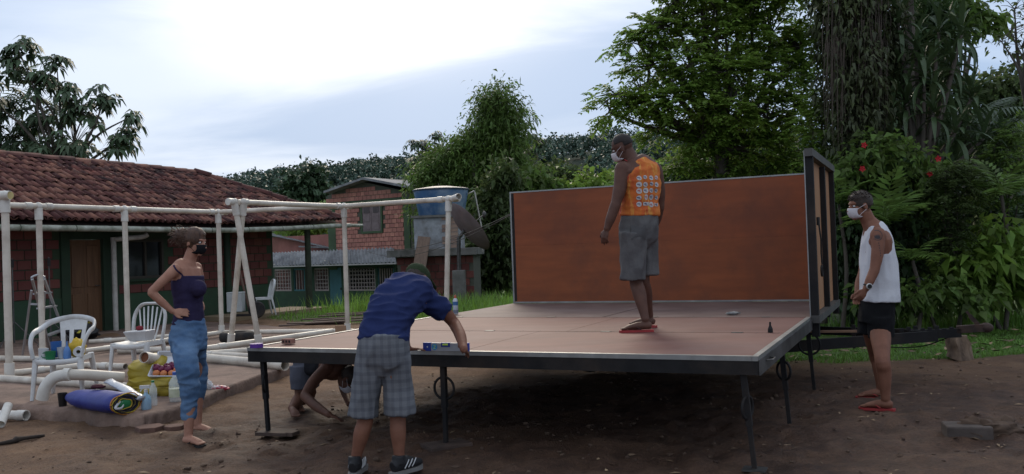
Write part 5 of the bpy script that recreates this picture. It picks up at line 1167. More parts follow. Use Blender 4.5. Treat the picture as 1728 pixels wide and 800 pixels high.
# ================================================================== PEOPLE
def remesh(mb, name, m, parent, voxel=0.0075, smooth=4, wr=0.0, wfreq=9.0, seed=0, stretch=(1, 1, 1), wr2=0.0):
    me = bpy.data.meshes.new('tmp'); me.from_pydata(mb.v, [], mb.f); ob = bpy.data.objects.new('tmp', me); COL.objects.link(ob)
    bmx = bmesh.new(); bmx.from_mesh(me); bmesh.ops.recalc_face_normals(bmx, faces=bmx.faces); bmx.to_mesh(me); bmx.free()
    r = ob.modifiers.new('r', 'REMESH'); r.mode = 'VOXEL'; r.voxel_size = voxel
    if smooth: s = ob.modifiers.new('s', 'SMOOTH'); s.iterations = smooth; s.factor = 0.5
    dg = bpy.context.evaluated_depsgraph_get(); dg.update()
    out_ = bpy.data.meshes.new_from_object(ob.evaluated_get(dg)); bpy.data.objects.remove(ob)
    n = len(out_.vertices); co = np.empty(n * 3, np.float32); out_.vertices.foreach_get('co', co); co = co.reshape(-1, 3)
    if wr or wr2:
        nn = np.empty(n * 3, np.float32); out_.vertices.foreach_get('normal', nn); nn = nn.reshape(-1, 3); st = np.array(stretch) * wfreq
        d_ = np.array([mnoise.noise(Vector(p * st + seed)) + 0.5 * mnoise.noise(Vector(p * st * 2.1 + seed)) for p in co.astype(float)]) * wr
        if wr2: d_ += np.array([1 - abs(mnoise.noise(Vector(p * st * 1.3 + seed + 9))) * 3 for p in co.astype(float)]) * wr2
        co = co + nn * d_[:, None]
    base = np.array(ORG[parent.name], np.float32)
    out_.vertices.foreach_set('co', (co - base).ravel().astype(np.float32)); out_.name = name
    out_.materials.clear(); out_.materials.append(m); out_.polygons.foreach_set('use_smooth', [True] * len(out_.polygons)); out_.update()
    o = bpy.data.objects.new(name, out_); COL.objects.link(o); o.parent = parent; ORG[o.name] = Vector(ORG[parent.name])
    return o
def limb(mb, pts, rad, up=None, n=5, seg=14):
    P_ = smoothpath(pts, n); R_ = []
    k = len(pts)
    rr = [r if isinstance(r, tuple) else (r, r) for r in rad]
    for i in range(len(P_)):
        f = i / n; a = min(int(f), k - 2); t_ = f - a; t_ = t_ * t_ * (3 - 2 * t_)
        R_.append((rr[a][0] * (1 - t_) + rr[a + 1][0] * t_, rr[a][1] * (1 - t_) + rr[a + 1][1] * t_))
    # rounded ends
    d0 = (P_[0] - P_[1]).normalized(); d1 = (P_[-1] - P_[-2]).normalized()
    P_ = [P_[0] + d0 * (R_[0][1] * 0.55)] + P_ + [P_[-1] + d1 * (R_[-1][1] * 0.55)]
    R_ = [(R_[0][0] * 0.6, R_[0][1] * 0.6)] + R_ + [(R_[-1][0] * 0.6, R_[-1][1] * 0.6)]
    mb.tube(P_, R_, seg, up=up or UP); return mb
def flat_limb(mb, pts, rad, up=None, n=5, seg=18):
    """limb with flat ends, for sleeves and trouser legs"""
    P_ = smoothpath(pts, n); k = len(pts); rr = [r if isinstance(r, tuple) else (r, r) for r in rad]; R_ = []
    for i in range(len(P_)):
        f = i / n; a = min(int(f), k - 2); t_ = f - a
        R_.append((rr[a][0] * (1 - t_) + rr[a + 1][0] * t_, rr[a][1] * (1 - t_) + rr[a + 1][1] * t_))
    mb.tube(P_, R_, seg, up=up or UP); return mb
def torso(mb, pts, wid, dep, side, n=5, seg=20, grow=0.0, power=1.0):
    """stack of ellipses; side = shoulder axis per point"""
    P_ = smoothpath(pts, n); k = len(pts); o = len(mb.v)
    for i, p in enumerate(P_):
        f = i / n; a = min(int(f), k - 2); t_ = f - a
        s = (side[a].lerp(side[a + 1], t_)); d = (P_[min(i + 1, len(P_) - 1)] - P_[max(i - 1, 0)]).normalized()
        s = (s - d * s.dot(d)).normalized(); q = d.cross(s)
        w_ = wid[a] * (1 - t_) + wid[a + 1] * t_ + grow; e = dep[a] * (1 - t_) + dep[a + 1] * t_ + grow
        for j in range(seg):
            an = 2 * math.pi * j / seg; c, s_ = math.cos(an), math.sin(an)
            c2 = math.copysign(abs(c) ** 0.85, c); s2 = math.copysign(abs(s_) ** 0.85, s_)
            mb.v.append(tuple(p + s * (w_ * c2) + q * (e * s2)))
    m_ = len(P_)
    for i in range(m_ - 1):
        for j in range(seg):
            j2 = (j + 1) % seg; mb.f.append((o + i * seg + j, o + i * seg + j2, o + (i + 1) * seg + j2, o + (i + 1) * seg + j))
    mb.f.append(tuple(o + j for j in reversed(range(seg)))); mb.f.append(tuple(o + (m_ - 1) * seg + j for j in range(seg)))
    return mb
def hand(mb, wr_, d, nrm, side, curl=0.5, sc=1.0, spread=0.10, thumb=0.5):
    """d: wrist to knuckles, nrm: out of the back of the hand, side: towards the thumb"""
    d = d.normalized(); nrm = (nrm - d * nrm.dot(d)).normalized(); side = (side - d * side.dot(d) - nrm * side.dot(nrm)).normalized()
    S = 0.92 * sc
    kn = wr_ + d * (0.088 * S)
    mb.tube([wr_ - d * 0.012, wr_ + d * 0.02 * S, wr_ + d * 0.055 * S, kn], [(0.024 * S, 0.017 * S), (0.030 * S, 0.017 * S), (0.040 * S, 0.016 * S), (0.038 * S, 0.012 * S)], 12, up=nrm)
    for k, (off, ln) in enumerate(((0.030, 0.072), (0.010, 0.082), (-0.010, 0.076), (-0.029, 0.060))):
        p = kn + side * (off * S) - d * 0.012; dd = (d + side * (spread * (1.5 - k) * 0.5)).normalized(); pts = [p]; a = 0.12 * curl
        for q in range(3):
            a += curl * (0.55 + 0.15 * k)
            v = dd * math.cos(a) - nrm * math.sin(a); p = p + v * (ln * S * (0.45, 0.32, 0.26)[q]); pts.append(p)
        mb.tube([pts[0], pts[0].lerp(pts[1], 0.5), pts[1], pts[2], pts[3], pts[3] + (pts[3] - pts[2]).normalized() * 0.004], [0.0092 * S, 0.0094 * S, 0.0088 * S, 0.0080 * S, 0.0066 * S, 0.003], 8)
    p = wr_ + d * 0.022 * S + side * 0.022 * S; v = (d * 0.6 + side * 0.75 - nrm * 0.35 * thumb).normalized()
    p1 = p + v * 0.035 * S; v2 = (d * 0.9 + side * 0.25 - nrm * 0.4 * thumb).normalized(); p2 = p1 + v2 * 0.03 * S; p3 = p2 + (d * 0.95 - nrm * 0.3 * thumb).normalized() * 0.024 * S
    mb.tube([p - v * 0.01, p, p1, p2, p3], [0.012 * S, 0.013 * S, 0.0105 * S, 0.0095 * S, 0.006 * S], 8)
def head(mb, c, f, u, sc=1.0):
    f = f.normalized(); u = (u - f * u.dot(f)).normalized(); r = f.cross(u)
    A = (f, r, u); S = sc
    def P(a, b_, e): return c + f * (a * S) + r * (b_ * S) + u * (e * S)
    def R(*q): return tuple(x * S for x in q)
    mb.ell(P(-0.012, 0, 0.030), R(0.094, 0.074, 0.088), A); mb.ell(P(0.030, 0, -0.035), R(0.062, 0.058, 0.075), A)
    mb.ell(P(0.062, 0, -0.090), R(0.026, 0.030, 0.022), A); mb.ell(P(0.0, 0, -0.055), R(0.06, 0.056, 0.045), A)
    mb.ell(P(0.072, 0, 0.032), R(0.016, 0.050, 0.014), A)
    mb.tube([P(0.080, 0, 0.02), P(0.098, 0, -0.008), P(0.110, 0, -0.030), P(0.094, 0, -0.042)], [x * S for x in (0.009, 0.011, 0.016, 0.012)], 8)
    mb.ell(P(0.082, 0, -0.064), R(0.012, 0.024, 0.007), A); mb.ell(P(0.080, 0, -0.075), R(0.012, 0.020, 0.007), A)
    for s in (-1, 1):
        mb.ell(P(-0.008, s * 0.078, -0.012), R(0.020, 0.008, 0.033), A, 10, 8); mb.ell(P(0.055, s * 0.040, -0.028), R(0.022, 0.018, 0.022), A, 10, 8)
    return P, R, A
def eyes(P, R, A, parent, S):
    for s in (-1, 1):
        e = MB().ell(P(0.072, s * 0.031, 0.008), R(0.012, 0.014, 0.009), A, 10, 8).build('eye', mat('eye_white', (0.55, 0.52, 0.5), rough=0.25), parent, smooth=True)
        MB().ell(P(0.0815, s * 0.031, 0.008), R(0.004, 0.006, 0.006), A, 8, 6).build('iris', mat('eye_dark', (0.015, 0.01, 0.008), rough=0.15), e, smooth=True)
def mask(P, R, A, parent, m, strap=True):
    q = MB(); n = 13; k = 9
    for i in range(k):
        v = i / (k - 1)
        for j in range(n):
            a = (j / (n - 1) * 2 - 1)
            w_ = 0.062 - 0.010 * v; hz_ = -0.002 - 0.100 * v - 0.022 * (1 - v) * a * a * 0.5 + 0.012 * v * a * a
            bulge = 0.122 - 0.055 * a * a - 0.018 * (2 * v - 0.75) ** 2 - 0.018 * max(0, v - 0.75) * 4
            q.v.append(tuple(P(bulge - 0.002, a * w_, hz_ + 0.002 * math.sin(v * 22))))
    for i in range(k - 1):
        for j in range(n - 1): a = i * n + j; q.f.append((a, a + 1, a + n + 1, a + n))
    o = q.build('face_mask', m, parent, smooth=True); sd = o.modifiers.new('thick', 'SOLIDIFY'); sd.thickness = 0.004
    for s in (-1, 1):
        for z0, z1 in ((-0.02, 0.012), (-0.082, -0.030)):
            MB().tube(smoothpath([P(0.064, s * 0.062, z0), P(0.035, s * 0.077, (z0 + z1) / 2), P(-0.006, s * 0.086, z1)], 4), 0.0018, 5).build('ear_loop', m, o)
    return o
def foot(mb, heel, toe, r=0.036):
    d = (toe - heel).normalized(); x = d.cross(UP); L_ = (toe - heel).length
    mb.tube([heel + UP * 0.032, heel + d * 0.03 + UP * 0.036, heel + d * (L_ * 0.45) + UP * 0.034, heel + d * (L_ * 0.72) + UP * 0.024, heel + d * (L_ * 0.84) + UP * 0.018], [(0.026, 0.026), (0.032, 0.034), (0.037, 0.034), (0.045, 0.023), (0.043, 0.014)], 12)
    for k in range(5):
        o = x * (-0.034 + 0.017 * k); ln = (0.82, 0.80) ; p = heel + d * (L_ * 0.80) + o + UP * 0.014
        mb.tube([p, p + d * (L_ * (0.20 - 0.018 * abs(k - 1))) - UP * 0.003], [0.012, 0.009], 8)
def flipflop(heel, toe, m, ms, parent, thick=0.020):
    d = (toe - heel).normalized(); x = d.cross(UP); L_ = (toe - heel).length + 0.03; h = heel - d * 0.018; q = MB(); pr = [(0, 0.022), (0.03, 0.034), (0.3, 0.035), (0.6, 0.043), (0.8, 0.049), (0.93, 0.043), (1.0, 0.018)]
    pts = [(f, w_) for f, w_ in pr]; ring = [h + d * (f * L_) + x * w_ for f, w_ in pts] + [h + d * (f * L_) - x * w_ for f, w_ in reversed(pts)]
    n = len(ring); q.add([p + UP * 0.0 for p in ring] + [p + UP * thick for p in ring], [tuple(range(n)), tuple(reversed(range(n, 2 * n)))] + [(i, n + i, n + (i + 1) % n, (i + 1) % n) for i in range(n)])
    bq = bmesh.new(); o = q.build('flip_flop', m, parent); bq.from_mesh(o.data); bmesh.ops.recalc_face_normals(bq, faces=bq.faces); bq.to_mesh(o.data); bq.free()
    tp = h + d * (L_ * 0.83) + UP * (thick + 0.004)
    for s in (-1, 1): MB().tube(smoothpath([tp, h + d * (L_ * 0.66) + x * (s * 0.018) + UP * (thick + 0.042), h + d * (L_ * 0.36) + x * (s * 0.043) + UP * (thick + 0.006)], 5), [(0.008, 0.004)] * 11, 6).build('strap', ms, o)
M_skin_l = mat('light_tan_skin', (0.37, 0.19, 0.13), (0.30, 0.145, 0.098), scale=14, contrast=(0.35, 0.65), rough=0.6, bump=0.05, spec=0.22, bscale=120)
M_skin_m = mat('tanned_skin', (0.205, 0.090, 0.056), (0.16, 0.068, 0.042), scale=14, contrast=(0.35, 0.65), rough=0.6, bump=0.05, spec=0.22, bscale=120)
M_skin_b = mat('brown_skin', (0.145, 0.066, 0.043), (0.11, 0.05, 0.032), scale=14, contrast=(0.35, 0.65), rough=0.6, bump=0.05, spec=0.22, bscale=120)
M_skin_d = mat('dark_brown_skin', (0.105, 0.049, 0.033), (0.078, 0.036, 0.025), scale=14, contrast=(0.35, 0.65), rough=0.55, bump=0.05, spec=0.22, bscale=120)
def cloth(name, c, c2=None, **kw): return mat(name, c, c2 or tuple(x * 0.78 for x in c), scale=kw.pop('scale', 5), rough=kw.pop('rough', 0.9), bump=kw.pop('bump', 0.25), bscale=kw.pop('bscale', 60), spec=0.12, **kw)
def hair_cap(P, R, A, m, parent, vol=0.012, back=0.02, seed=0, cut=lambda v: True, fr=30):
    q = MB().ell((0, 0, 0), (1, 1, 1), None, 40, 24); keep = []
    for i, v in enumerate(q.v):
        v = Vector(v); k = 1 + 0.035 * mnoise.noise(v * 5 + Vector((seed, 0, 0))) + 0.035 * mnoise.noise(Vector((v.x * fr * 0.4, v.y * fr, v.z * fr * 0.4)) + Vector((0, seed, 0)))
        keep.append(cut(v)); w_ = v * k
        if not keep[-1]: w_ = v * 0.9
        q.v[i] = tuple(P(-0.014 + w_.x * (0.094 + vol), w_.y * (0.074 + vol), 0.032 + w_.z * (0.088 + vol)))
    o = q.build('hair', m, parent, smooth=True); return o
def clump_hair(parent, roots, dirs, ln, m, r=0.004, nm='hair_strands'):
    q = MB()
    for p, d in zip(roots, dirs):
        q.tube(smoothpath([p, p + d[0] * ln * 0.5, p + d[0] * ln * 0.5 + d[1] * ln * 0.5], 3), [r, r * 0.9, r * 0.8, r * 0.7, r * 0.6, r * 0.4, 0.0008], 4, cap=False)
    return q.build(nm, m, parent, smooth=True)

def decal(body_o, name, m, parent, shapes, c, ax_r, ax_u, ax_in, off=0.0012, res=5, world_off=None):
    """flat marks wrapped on a surface: shapes = list of polygons (u, v) in metres"""
    base = ORG[body_o.name]; me = body_o.data; bv = BVHTree.FromPolygons([v.co + base for v in me.vertices], [p.vertices[:] for p in me.polygons])
    q = MB()
    for poly in shapes:
        cu = sum(p[0] for p in poly) / len(poly); cv_ = sum(p[1] for p in poly) / len(poly); pts = [(cu, cv_)] + list(poly); hit = []
        for f in (0.5, 1.0):
            for (u, v) in poly:
                hit.append((cu + (u - cu) * f, cv_ + (v - cv_) * f))
        allp = [(cu, cv_)] + hit; w3 = []
        for u, v in allp:
            r_ = bv.ray_cast(c + ax_r * u + ax_u * v - ax_in * 0.3, ax_in, 0.8)
            if r_[0] is None: w3 = None; break
            w3.append(r_[0] - ax_in * off)
        if w3 is None: continue
        n = len(poly); fs = [(0, 1 + i, 1 + (i + 1) % n) for i in range(n)] + [(1 + i, 1 + n + i, 1 + n + (i + 1) % n, 1 + (i + 1) % n) for i in range(n)]
        q.add(w3, fs)
    if q.v:
        o_ = q.build(name, m, parent, smooth=True)
        if len(shapes) > 3: o_['kind'] = 'stuff'
        return o_
# ---------------------------------------------------------------- woman in dark tank top and blue trousers (left)
DWm = 7.2
def J(px, py, dd=0.0, d0=DWm): return at(px, py, d0 + dd)
gw = gzf(*J(325, 740).xy)
ft_f = (on_z(311, 749, gw + 0.018), on_z(343, 751, gw + 0.018)); ft_b = (on_z(328, 729, gw + 0.018), on_z(360, 729, gw + 0.018))
dnear = ft_f[0].y; dfar = ft_b[0].y; dm_ = (dnear + dfar) / 2; WOM = dm_
def J(px, py, dd=0.0): return at(px, py, dm_ + dd)
wp = thing('person', 'woman in a dark purple tank top and blue trousers, hand on hip, black mask', 'person', (J(325, 745).x, dm_, gw))
sd = Vector((0.25, 0.97, 0)).normalized()       # shoulder axis, far side positive
fwd = Vector((0.97, -0.25, 0))
b = MB()
spine = [J(317, 575), J(319, 545), J(318, 515), J(316, 478), J(314, 452), J(318, 440)]
W_ = [0.155, 0.145, 0.118, 0.140, 0.165, 0.08]; Dp = [0.115, 0.11, 0.092, 0.105, 0.088, 0.06]
torso(b, spine, W_, Dp, [sd] * 6)
torso(b, [J(316, 452), J(320, 438), J(325, 424)], [0.10, 0.052, 0.05], [0.075, 0.05, 0.05], [sd] * 3)
HP, HR2, HA2 = head(b, J(329, 409), (_r * 0.93 - _f * 0.25 - _u * 0.16), (_u * 0.98 + _r * 0.16), 0.98)
for e, dd in (((335, 488), -0.06), ((335, 487), 0.09)): b.ell(J(e[0] - 3, e[1], dd - 0.02), (0.050, 0.050, 0.055))
shn, shf = J(298, 453, -0.15), J(331, 449, 0.15)
limb(b, [shn, J(277, 472, -0.20), J(255, 493, -0.24)], [0.050, 0.040, 0.034]); limb(b, [J(255, 493, -0.24), J(272, 509, -0.21), J(292, 526, -0.17)], [0.036, 0.034, 0.024])
hand(b, J(292, 526, -0.17), J(318, 527, -0.15) - J(292, 526, -0.17), -_f * 0.9 + _u * 0.3, -_u, 0.22, 0.95, 0.15, 0.2)
limb(b, [shf, J(338, 478, 0.23), J(334, 505, 0.24)], [0.046, 0.038, 0.032]); limb(b, [J(334, 505, 0.24), J(340, 520, 0.2), J(330, 530, 0.17)], [0.032, 0.03, 0.024])
hf, hb_ = J(312, 580, -0.08), J(322, 580, 0.08)
an_f = Vector((ft_f[0].x + 0.035, dnear, gw + 0.08)); an_b = Vector((ft_b[0].x + 0.03, dfar, gw + 0.08))
kf = at(322, 645, dnear); kb = at(333, 640, dfar)
limb(b, [hf, kf, an_f.lerp(kf, 0.7), an_f], [0.085, 0.056, 0.055, 0.036]); limb(b, [hb_, kb, an_b.lerp(kb, 0.7), an_b], [0.085, 0.056, 0.055, 0.036])
foot(b, *ft_f); foot(b, *ft_b)
bodyw = remesh(b, 'body', M_skin_l, wp, 0.0068, 3)
eyes(HP, HR2, HA2, wp, 1)
t_ = MB(); torso(t_, [J(318, 548), J(319, 528), J(318, 510), J(317, 482), J(318, 464)], [0.150, 0.136, 0.130, 0.152, 0.150], [0.118, 0.108, 0.104, 0.122, 0.106], [sd] * 5)
for e, dd in (((338, 487), -0.06), ((338, 486), 0.09)): t_.ell(J(e[0] - 3, e[1], dd - 0.02), (0.068, 0.068, 0.076))
M_purple = cloth('dark_purple_jersey', (0.030, 0.024, 0.060))
tt = remesh(t_, 'tank_top', M_purple, wp, 0.0075, 3, wr=0.004, wfreq=10, stretch=(1, 1, 2.2), seed=3)
STRAP = True
M_denim = cloth('faded_blue_denim', (0.085, 0.155, 0.27), (0.055, 0.105, 0.195), scale=7, dirt=(0.14, 0.22, 0.33), dscale=4)
t_ = MB(); torso(t_, [J(319, 537), J(319, 548), J(318, 570), J(319, 592)], [0.138, 0.148, 0.168, 0.150], [0.110, 0.122, 0.142, 0.125], [sd] * 4)
flat_limb(t_, [J(312, 580, -0.08), at(315, 615, dnear), at(320, 648, dnear), at(319, 680, dnear), at(318, 708, dnear)], [0.106, 0.096, 0.082, 0.068, 0.056])
flat_limb(t_, [J(325, 580, 0.08), at(333, 615, dfar), at(335, 645, dfar), at(331, 675, dfar), at(329, 704, dfar)], [0.102, 0.086, 0.074, 0.062, 0.052])
remesh(t_, 'trousers', M_denim, wp, 0.0085, 3, wr=0.006, wfreq=6, stretch=(0.9, 0.9, 2.4), seed=8, wr2=0.006)
M_hair = mat('brown_hair', (0.11, 0.055, 0.032), (0.035, 0.018, 0.012), scale=40, rough=0.55, bump=0.5, bscale=120, stretch=(1, 1, 0.4))
hr = hair_cap(HP, HR2, HA2, M_hair, wp, 0.016, seed=4, cut=lambda v: not (v.x > 0.35 and v.z < 0.5) and v.z > -0.85)
q = MB().ell((0, 0, 0), (1, 1, 1), None, 24, 16)
for i, v in enumerate(q.v):
    v = Vector(v); k = 1 + 0.18 * mnoise.noise(v * 4) + 0.08 * mnoise.noise(v * 11); q.v[i] = tuple(HP(-0.140 + v.x * 0.078 * k, v.y * 0.074 * k, 0.030 + v.z * 0.074 * k))
q.build('hair_bun', M_hair, hr, smooth=True)
rts = []; dr_ = []
for k in range(260):
    a = rng.uniform(0, 6.28); z = rng.uniform(-0.9, 0.9); s = math.sqrt(1 - z * z); v = Vector((s * math.cos(a), s * math.sin(a), z))
    if k % 2: rts.append(HP(-0.140 + v.x * 0.074, v.y * 0.07, 0.030 + v.z * 0.07)); o_ = (HA2[0] * v.x + HA2[1] * v.y + HA2[2] * v.z)
    else:
        v.x = -abs(v.x); rts.append(HP(-0.014 + v.x * 0.105, v.y * 0.085, 0.02 + v.z * 0.09)); o_ = (HA2[0] * (v.x - 0.6) + HA2[1] * v.y + HA2[2] * (v.z * 0.3))
    dr_.append((o_.normalized(), (o_ * 0.5 + Vector((rng.normal(), rng.normal(), rng.normal() - 0.4)) * 0.5).normalized()))
clump_hair(hr, rts, dr_, 0.06, M_hair, 0.0032)
mask(HP, HR2, HA2, wp, cloth('black_mask_cloth', (0.012, 0.012, 0.014)))
M_ffd = mat('dark_rubber_sandal', (0.02, 0.018, 0.017), rough=0.7)
for f_ in (ft_f, ft_b): flipflop(f_[0] - UP * 0.018, f_[1] - UP * 0.018, M_ffd, M_ffd, wp)

def strip(pts, w_):
    r_ = []
    for (x0, y0), (x1, y1) in zip(pts[:-1], pts[1:]):
        n = 3
        for k in range(n):
            a0 = (x0 + (x1 - x0) * k / n, y0 + (y1 - y0) * k / n); a1 = (x0 + (x1 - x0) * (k + 1.15) / n, y0 + (y1 - y0) * (k + 1.15) / n); L_ = math.hypot(a1[0] - a0[0], a1[1] - a0[1]); nx_, ny_ = -(a1[1] - a0[1]) / L_ * w_, (a1[0] - a0[0]) / L_ * w_
            r_.append([(a0[0] + nx_, a0[1] + ny_), (a1[0] + nx_, a1[1] + ny_), (a1[0] - nx_, a1[1] - ny_), (a0[0] - nx_, a0[1] - ny_)])
    return r_
mpp = WOM / FPX
decal(bodyw, 'shoulder_strap', M_purple, wp, strip([((x - 316) * mpp, (460 - y) * mpp) for x, y in ((307, 446), (310, 450), (315, 458), (321, 468), (326, 476))], 0.006), at(316, 460, WOM), _r, _u, _f, 0.004)
decal(bodyw, 'shoulder_strap', M_purple, wp, strip([((x - 316) * mpp, (460 - y) * mpp) for x, y in ((334, 450), (337, 458), (338, 470))], 0.006), at(316, 460, WOM), _r, _u, _f, 0.004)

# ---------------------------------------------------------------- man in white tank top (right)
g_r = 0.035
fn1, fn2 = on_z(1507, 690, g_r + 0.02), on_z(1463, 687, g_r + 0.02); ff1, ff2 = on_z(1498, 669, g_r + 0.02), on_z(1458, 669, g_r + 0.02)
fn2 = fn1 + (fn2 - fn1).normalized() * 0.26; ff2 = ff1 + (ff2 - ff1).normalized() * 0.26
dn, df = fn1.y, ff1.y; dm_ = (dn + df) / 2
def J(px, py, dd=0.0): return at(px, py, dm_ + dd)
rp = thing('person', 'man in a white tank top and black shorts with a white mask and arm tattoo', 'person', (J(1480, 680).x, dm_, g_r))
sd = Vector((0.10, 1, 0)).normalized()
b = MB()
torso(b, [J(1478, 545), J(1480, 515), J(1482, 485), J(1481, 445), J(1479, 405), J(1473, 378)], [0.165, 0.16, 0.145, 0.165, 0.19, 0.10], [0.125, 0.125, 0.115, 0.13, 0.115, 0.07], [sd] * 6)
torso(b, [J(1474, 385), J(1465, 372), J(1458, 358)], [0.11, 0.062, 0.058], [0.08, 0.06, 0.058], [sd] * 3)
HP, HR2, HA2 = head(b, J(1451, 348), (-_r * 0.97 - _f * 0.16 - _u * 0.16), (_u * 0.98 - _r * 0.14), 1.02)
sh = J(1482, 397, -0.17)
b.ell(J(1482, 398, -0.165), (0.068, 0.06, 0.075))
limb(b, [sh, J(1481, 425, -0.20), J(1476, 455, -0.22)], [0.058, 0.052, 0.042]); limb(b, [J(1476, 455, -0.22), J(1469, 471, -0.23), J(1461, 488, -0.24)], [0.043, 0.040, 0.028])
hand(b, J(1461, 488, -0.24), J(1450, 507, -0.24) - J(1461, 488, -0.24), -_f * 0.9 + _r * 0.3, -_r, 0.45, 1.0, 0.15)
limb(b, [J(1470, 398, 0.17), J(1462, 430, 0.22), J(1456, 462, 0.22)], [0.058, 0.05, 0.042]); limb(b, [J(1456, 462, 0.22), J(1450, 478, 0.18), J(1447, 494, 0.12)], [0.043, 0.038, 0.028])
hand(b, J(1447, 494, 0.12), J(1444, 515, 0.08) - J(1447, 494, 0.12), _f, -_r, 0.45, 1.0)
hn, hf = J(1485, 555, -0.085), J(1473, 555, 0.085); kn_ = at(1489, 607, dn); kf = at(1478, 600, df)
an_n = fn1 + (fn2 - fn1).normalized() * 0.055 + UP * 0.075; an_f = ff1 + (ff2 - ff1).normalized() * 0.055 + UP * 0.075
limb(b, [hn, kn_, kn_.lerp(an_n, 0.32) + Vector((0.006, 0, 0)), an_n], [0.09, 0.062, 0.060, 0.038]); limb(b, [hf, kf, kf.lerp(an_f, 0.32) + Vector((0.012, 0, 0)), an_f], [0.09, 0.060, 0.058, 0.038])
foot(b, fn1, fn2); foot(b, ff1, ff2)
body_r = remesh(b, 'body', M_skin_m, rp, 0.0070, 3); eyes(HP, HR2, HA2, rp, 1)
t_ = MB(); torso(t_, [J(1484, 508), J(1484, 485), J(1482, 445), J(1480, 410), J(1477, 390), J(1473, 378)], [0.190, 0.180, 0.178, 0.165, 0.140, 0.105], [0.160, 0.150, 0.148, 0.128, 0.098, 0.070], [sd] * 6)
remesh(t_, 'tank_top', cloth('white_jersey', (0.58, 0.58, 0.60), (0.50, 0.50, 0.53)), rp, 0.008, 3, wr=0.006, wfreq=5, stretch=(1.8, 1.8, 0.8), seed=15, wr2=0.005)
M_bsh = cloth('black_sport_fabric', (0.009, 0.009, 0.010))
t_ = MB(); torso(t_, [J(1481, 497), J(1480, 520), J(1479, 545)], [0.165, 0.175, 0.18], [0.125, 0.140, 0.145], [sd] * 3)
flat_limb(t_, [J(1484, 535, -0.085), J(1487, 570, -0.09)], [0.110, 0.106]); flat_limb(t_, [J(1470, 535, 0.085), J(1467, 565, 0.09)], [0.110, 0.104])
remesh(t_, 'shorts', M_bsh, rp, 0.009, 3, wr=0.008, wfreq=9, seed=5)
M_hair2 = mat('short_dark_hair', (0.05, 0.032, 0.022), (0.02, 0.013, 0.01), scale=40, rough=0.6, bump=0.6, bscale=150)
hr = hair_cap(HP, HR2, HA2, M_hair2, rp, 0.010, seed=7, cut=lambda v: (v.z > 0.28 or (v.x < -0.1 and v.z > -0.45)) and not (v.x > 0.72 and v.z < 0.55))
rts = []; dr_ = []
for k in range(160):
    a = rng.uniform(0, 6.28); z = rng.uniform(0.3, 0.98); s = math.sqrt(1 - z * z); v = Vector((s * math.cos(a), s * math.sin(a), z)); rts.append(HP(-0.014 + v.x * 0.098, v.y * 0.078, 0.032 + v.z * 0.092)); o_ = HA2[0] * (v.x + 0.35) + HA2[1] * v.y + HA2[2] * v.z; dr_.append((o_.normalized(), (o_ + HA2[0] * 0.5).normalized()))
clump_hair(hr, rts, dr_, 0.020, M_hair2, 0.005)
mask(HP, HR2, HA2, rp, cloth('white_mask_cloth', (0.60, 0.56, 0.57)))
M_red = mat('red_rubber_sandal', (0.34, 0.035, 0.035), (0.26, 0.025, 0.025), scale=6, rough=0.55)
for f_ in ((fn1, fn2), (ff1, ff2)): flipflop(f_[0] - UP * 0.02, f_[1] - UP * 0.02, M_red, M_red, rp)
wc = J(1464, 483, -0.24); wd = (J(1461, 488, -0.24) - J(1469, 471, -0.23)).normalized()
wa_ = MB().torus(wc, 0.033, 0.006, (wd.cross(_f).normalized(), _f, wd), 20, 6).build('wristwatch', M_black, rp, smooth=True)
MB().lathe([(0.026, 0), (0.027, 0.006), (0.022, 0.012)], wc - _f * 0.033, 18, -_f).build('watch_case', mat('silver_watch', (0.5, 0.5, 0.48), rough=0.3, metal=0.7), wa_, auto=30); MB().lathe([(0.019, 0.0125), (0.019, 0.0135)], wc - _f * 0.033, 18, -_f).build('watch_face', M_black, wa_)
# tattoos follow the arm surface
def circ(u, v, ru, rv=None, n=14): return [(u + ru * math.cos(2 * math.pi * k / n), v + (rv or ru) * math.sin(2 * math.pi * k / n)) for k in range(n)]
def rect(u, v, w_, h): return [(u - w_ / 2, v - h / 2), (u + w_ / 2, v - h / 2), (u + w_ / 2, v + h / 2), (u - w_ / 2, v + h / 2)]
M_ink = mat('tattoo_ink', (0.035, 0.028, 0.03), rough=0.6)
shp = []
for k in range(16):
    a0, a1 = 2 * math.pi * k / 16, 2 * math.pi * (k + 1) / 16; shp.append([(0.040 * math.cos(a0), 0.045 * math.sin(a0)), (0.040 * math.cos(a1), 0.045 * math.sin(a1)), (0.034 * math.cos(a1), 0.039 * math.sin(a1)), (0.034 * math.cos(a0), 0.039 * math.sin(a0))])
for k in range(7): a0 = math.pi * (0.15 + 0.7 * k / 6); shp.append([(-0.005 - 0.004 + 0.01 * math.cos(a0), -0.022), (0.006 + 0.01 * math.cos(a0), -0.022), (0.028 * math.cos(a0), 0.024 * math.sin(a0) - 0.012)])
shp.append(circ(0, -0.022, 0.022, 0.010))
for k in range(6): shp.append(circ(0.004 + 0.002 * k, -0.066 - 0.021 * k, 0.0035, 0.007, 8))
decal(body_r, 'tattoo', M_ink, rp, shp, J(1479, 397, -0.2), _r, _u, _f)
shp = [rect(0, 0, 0.05, 0.006), rect(0, -0.02, 0.035, 0.004)]

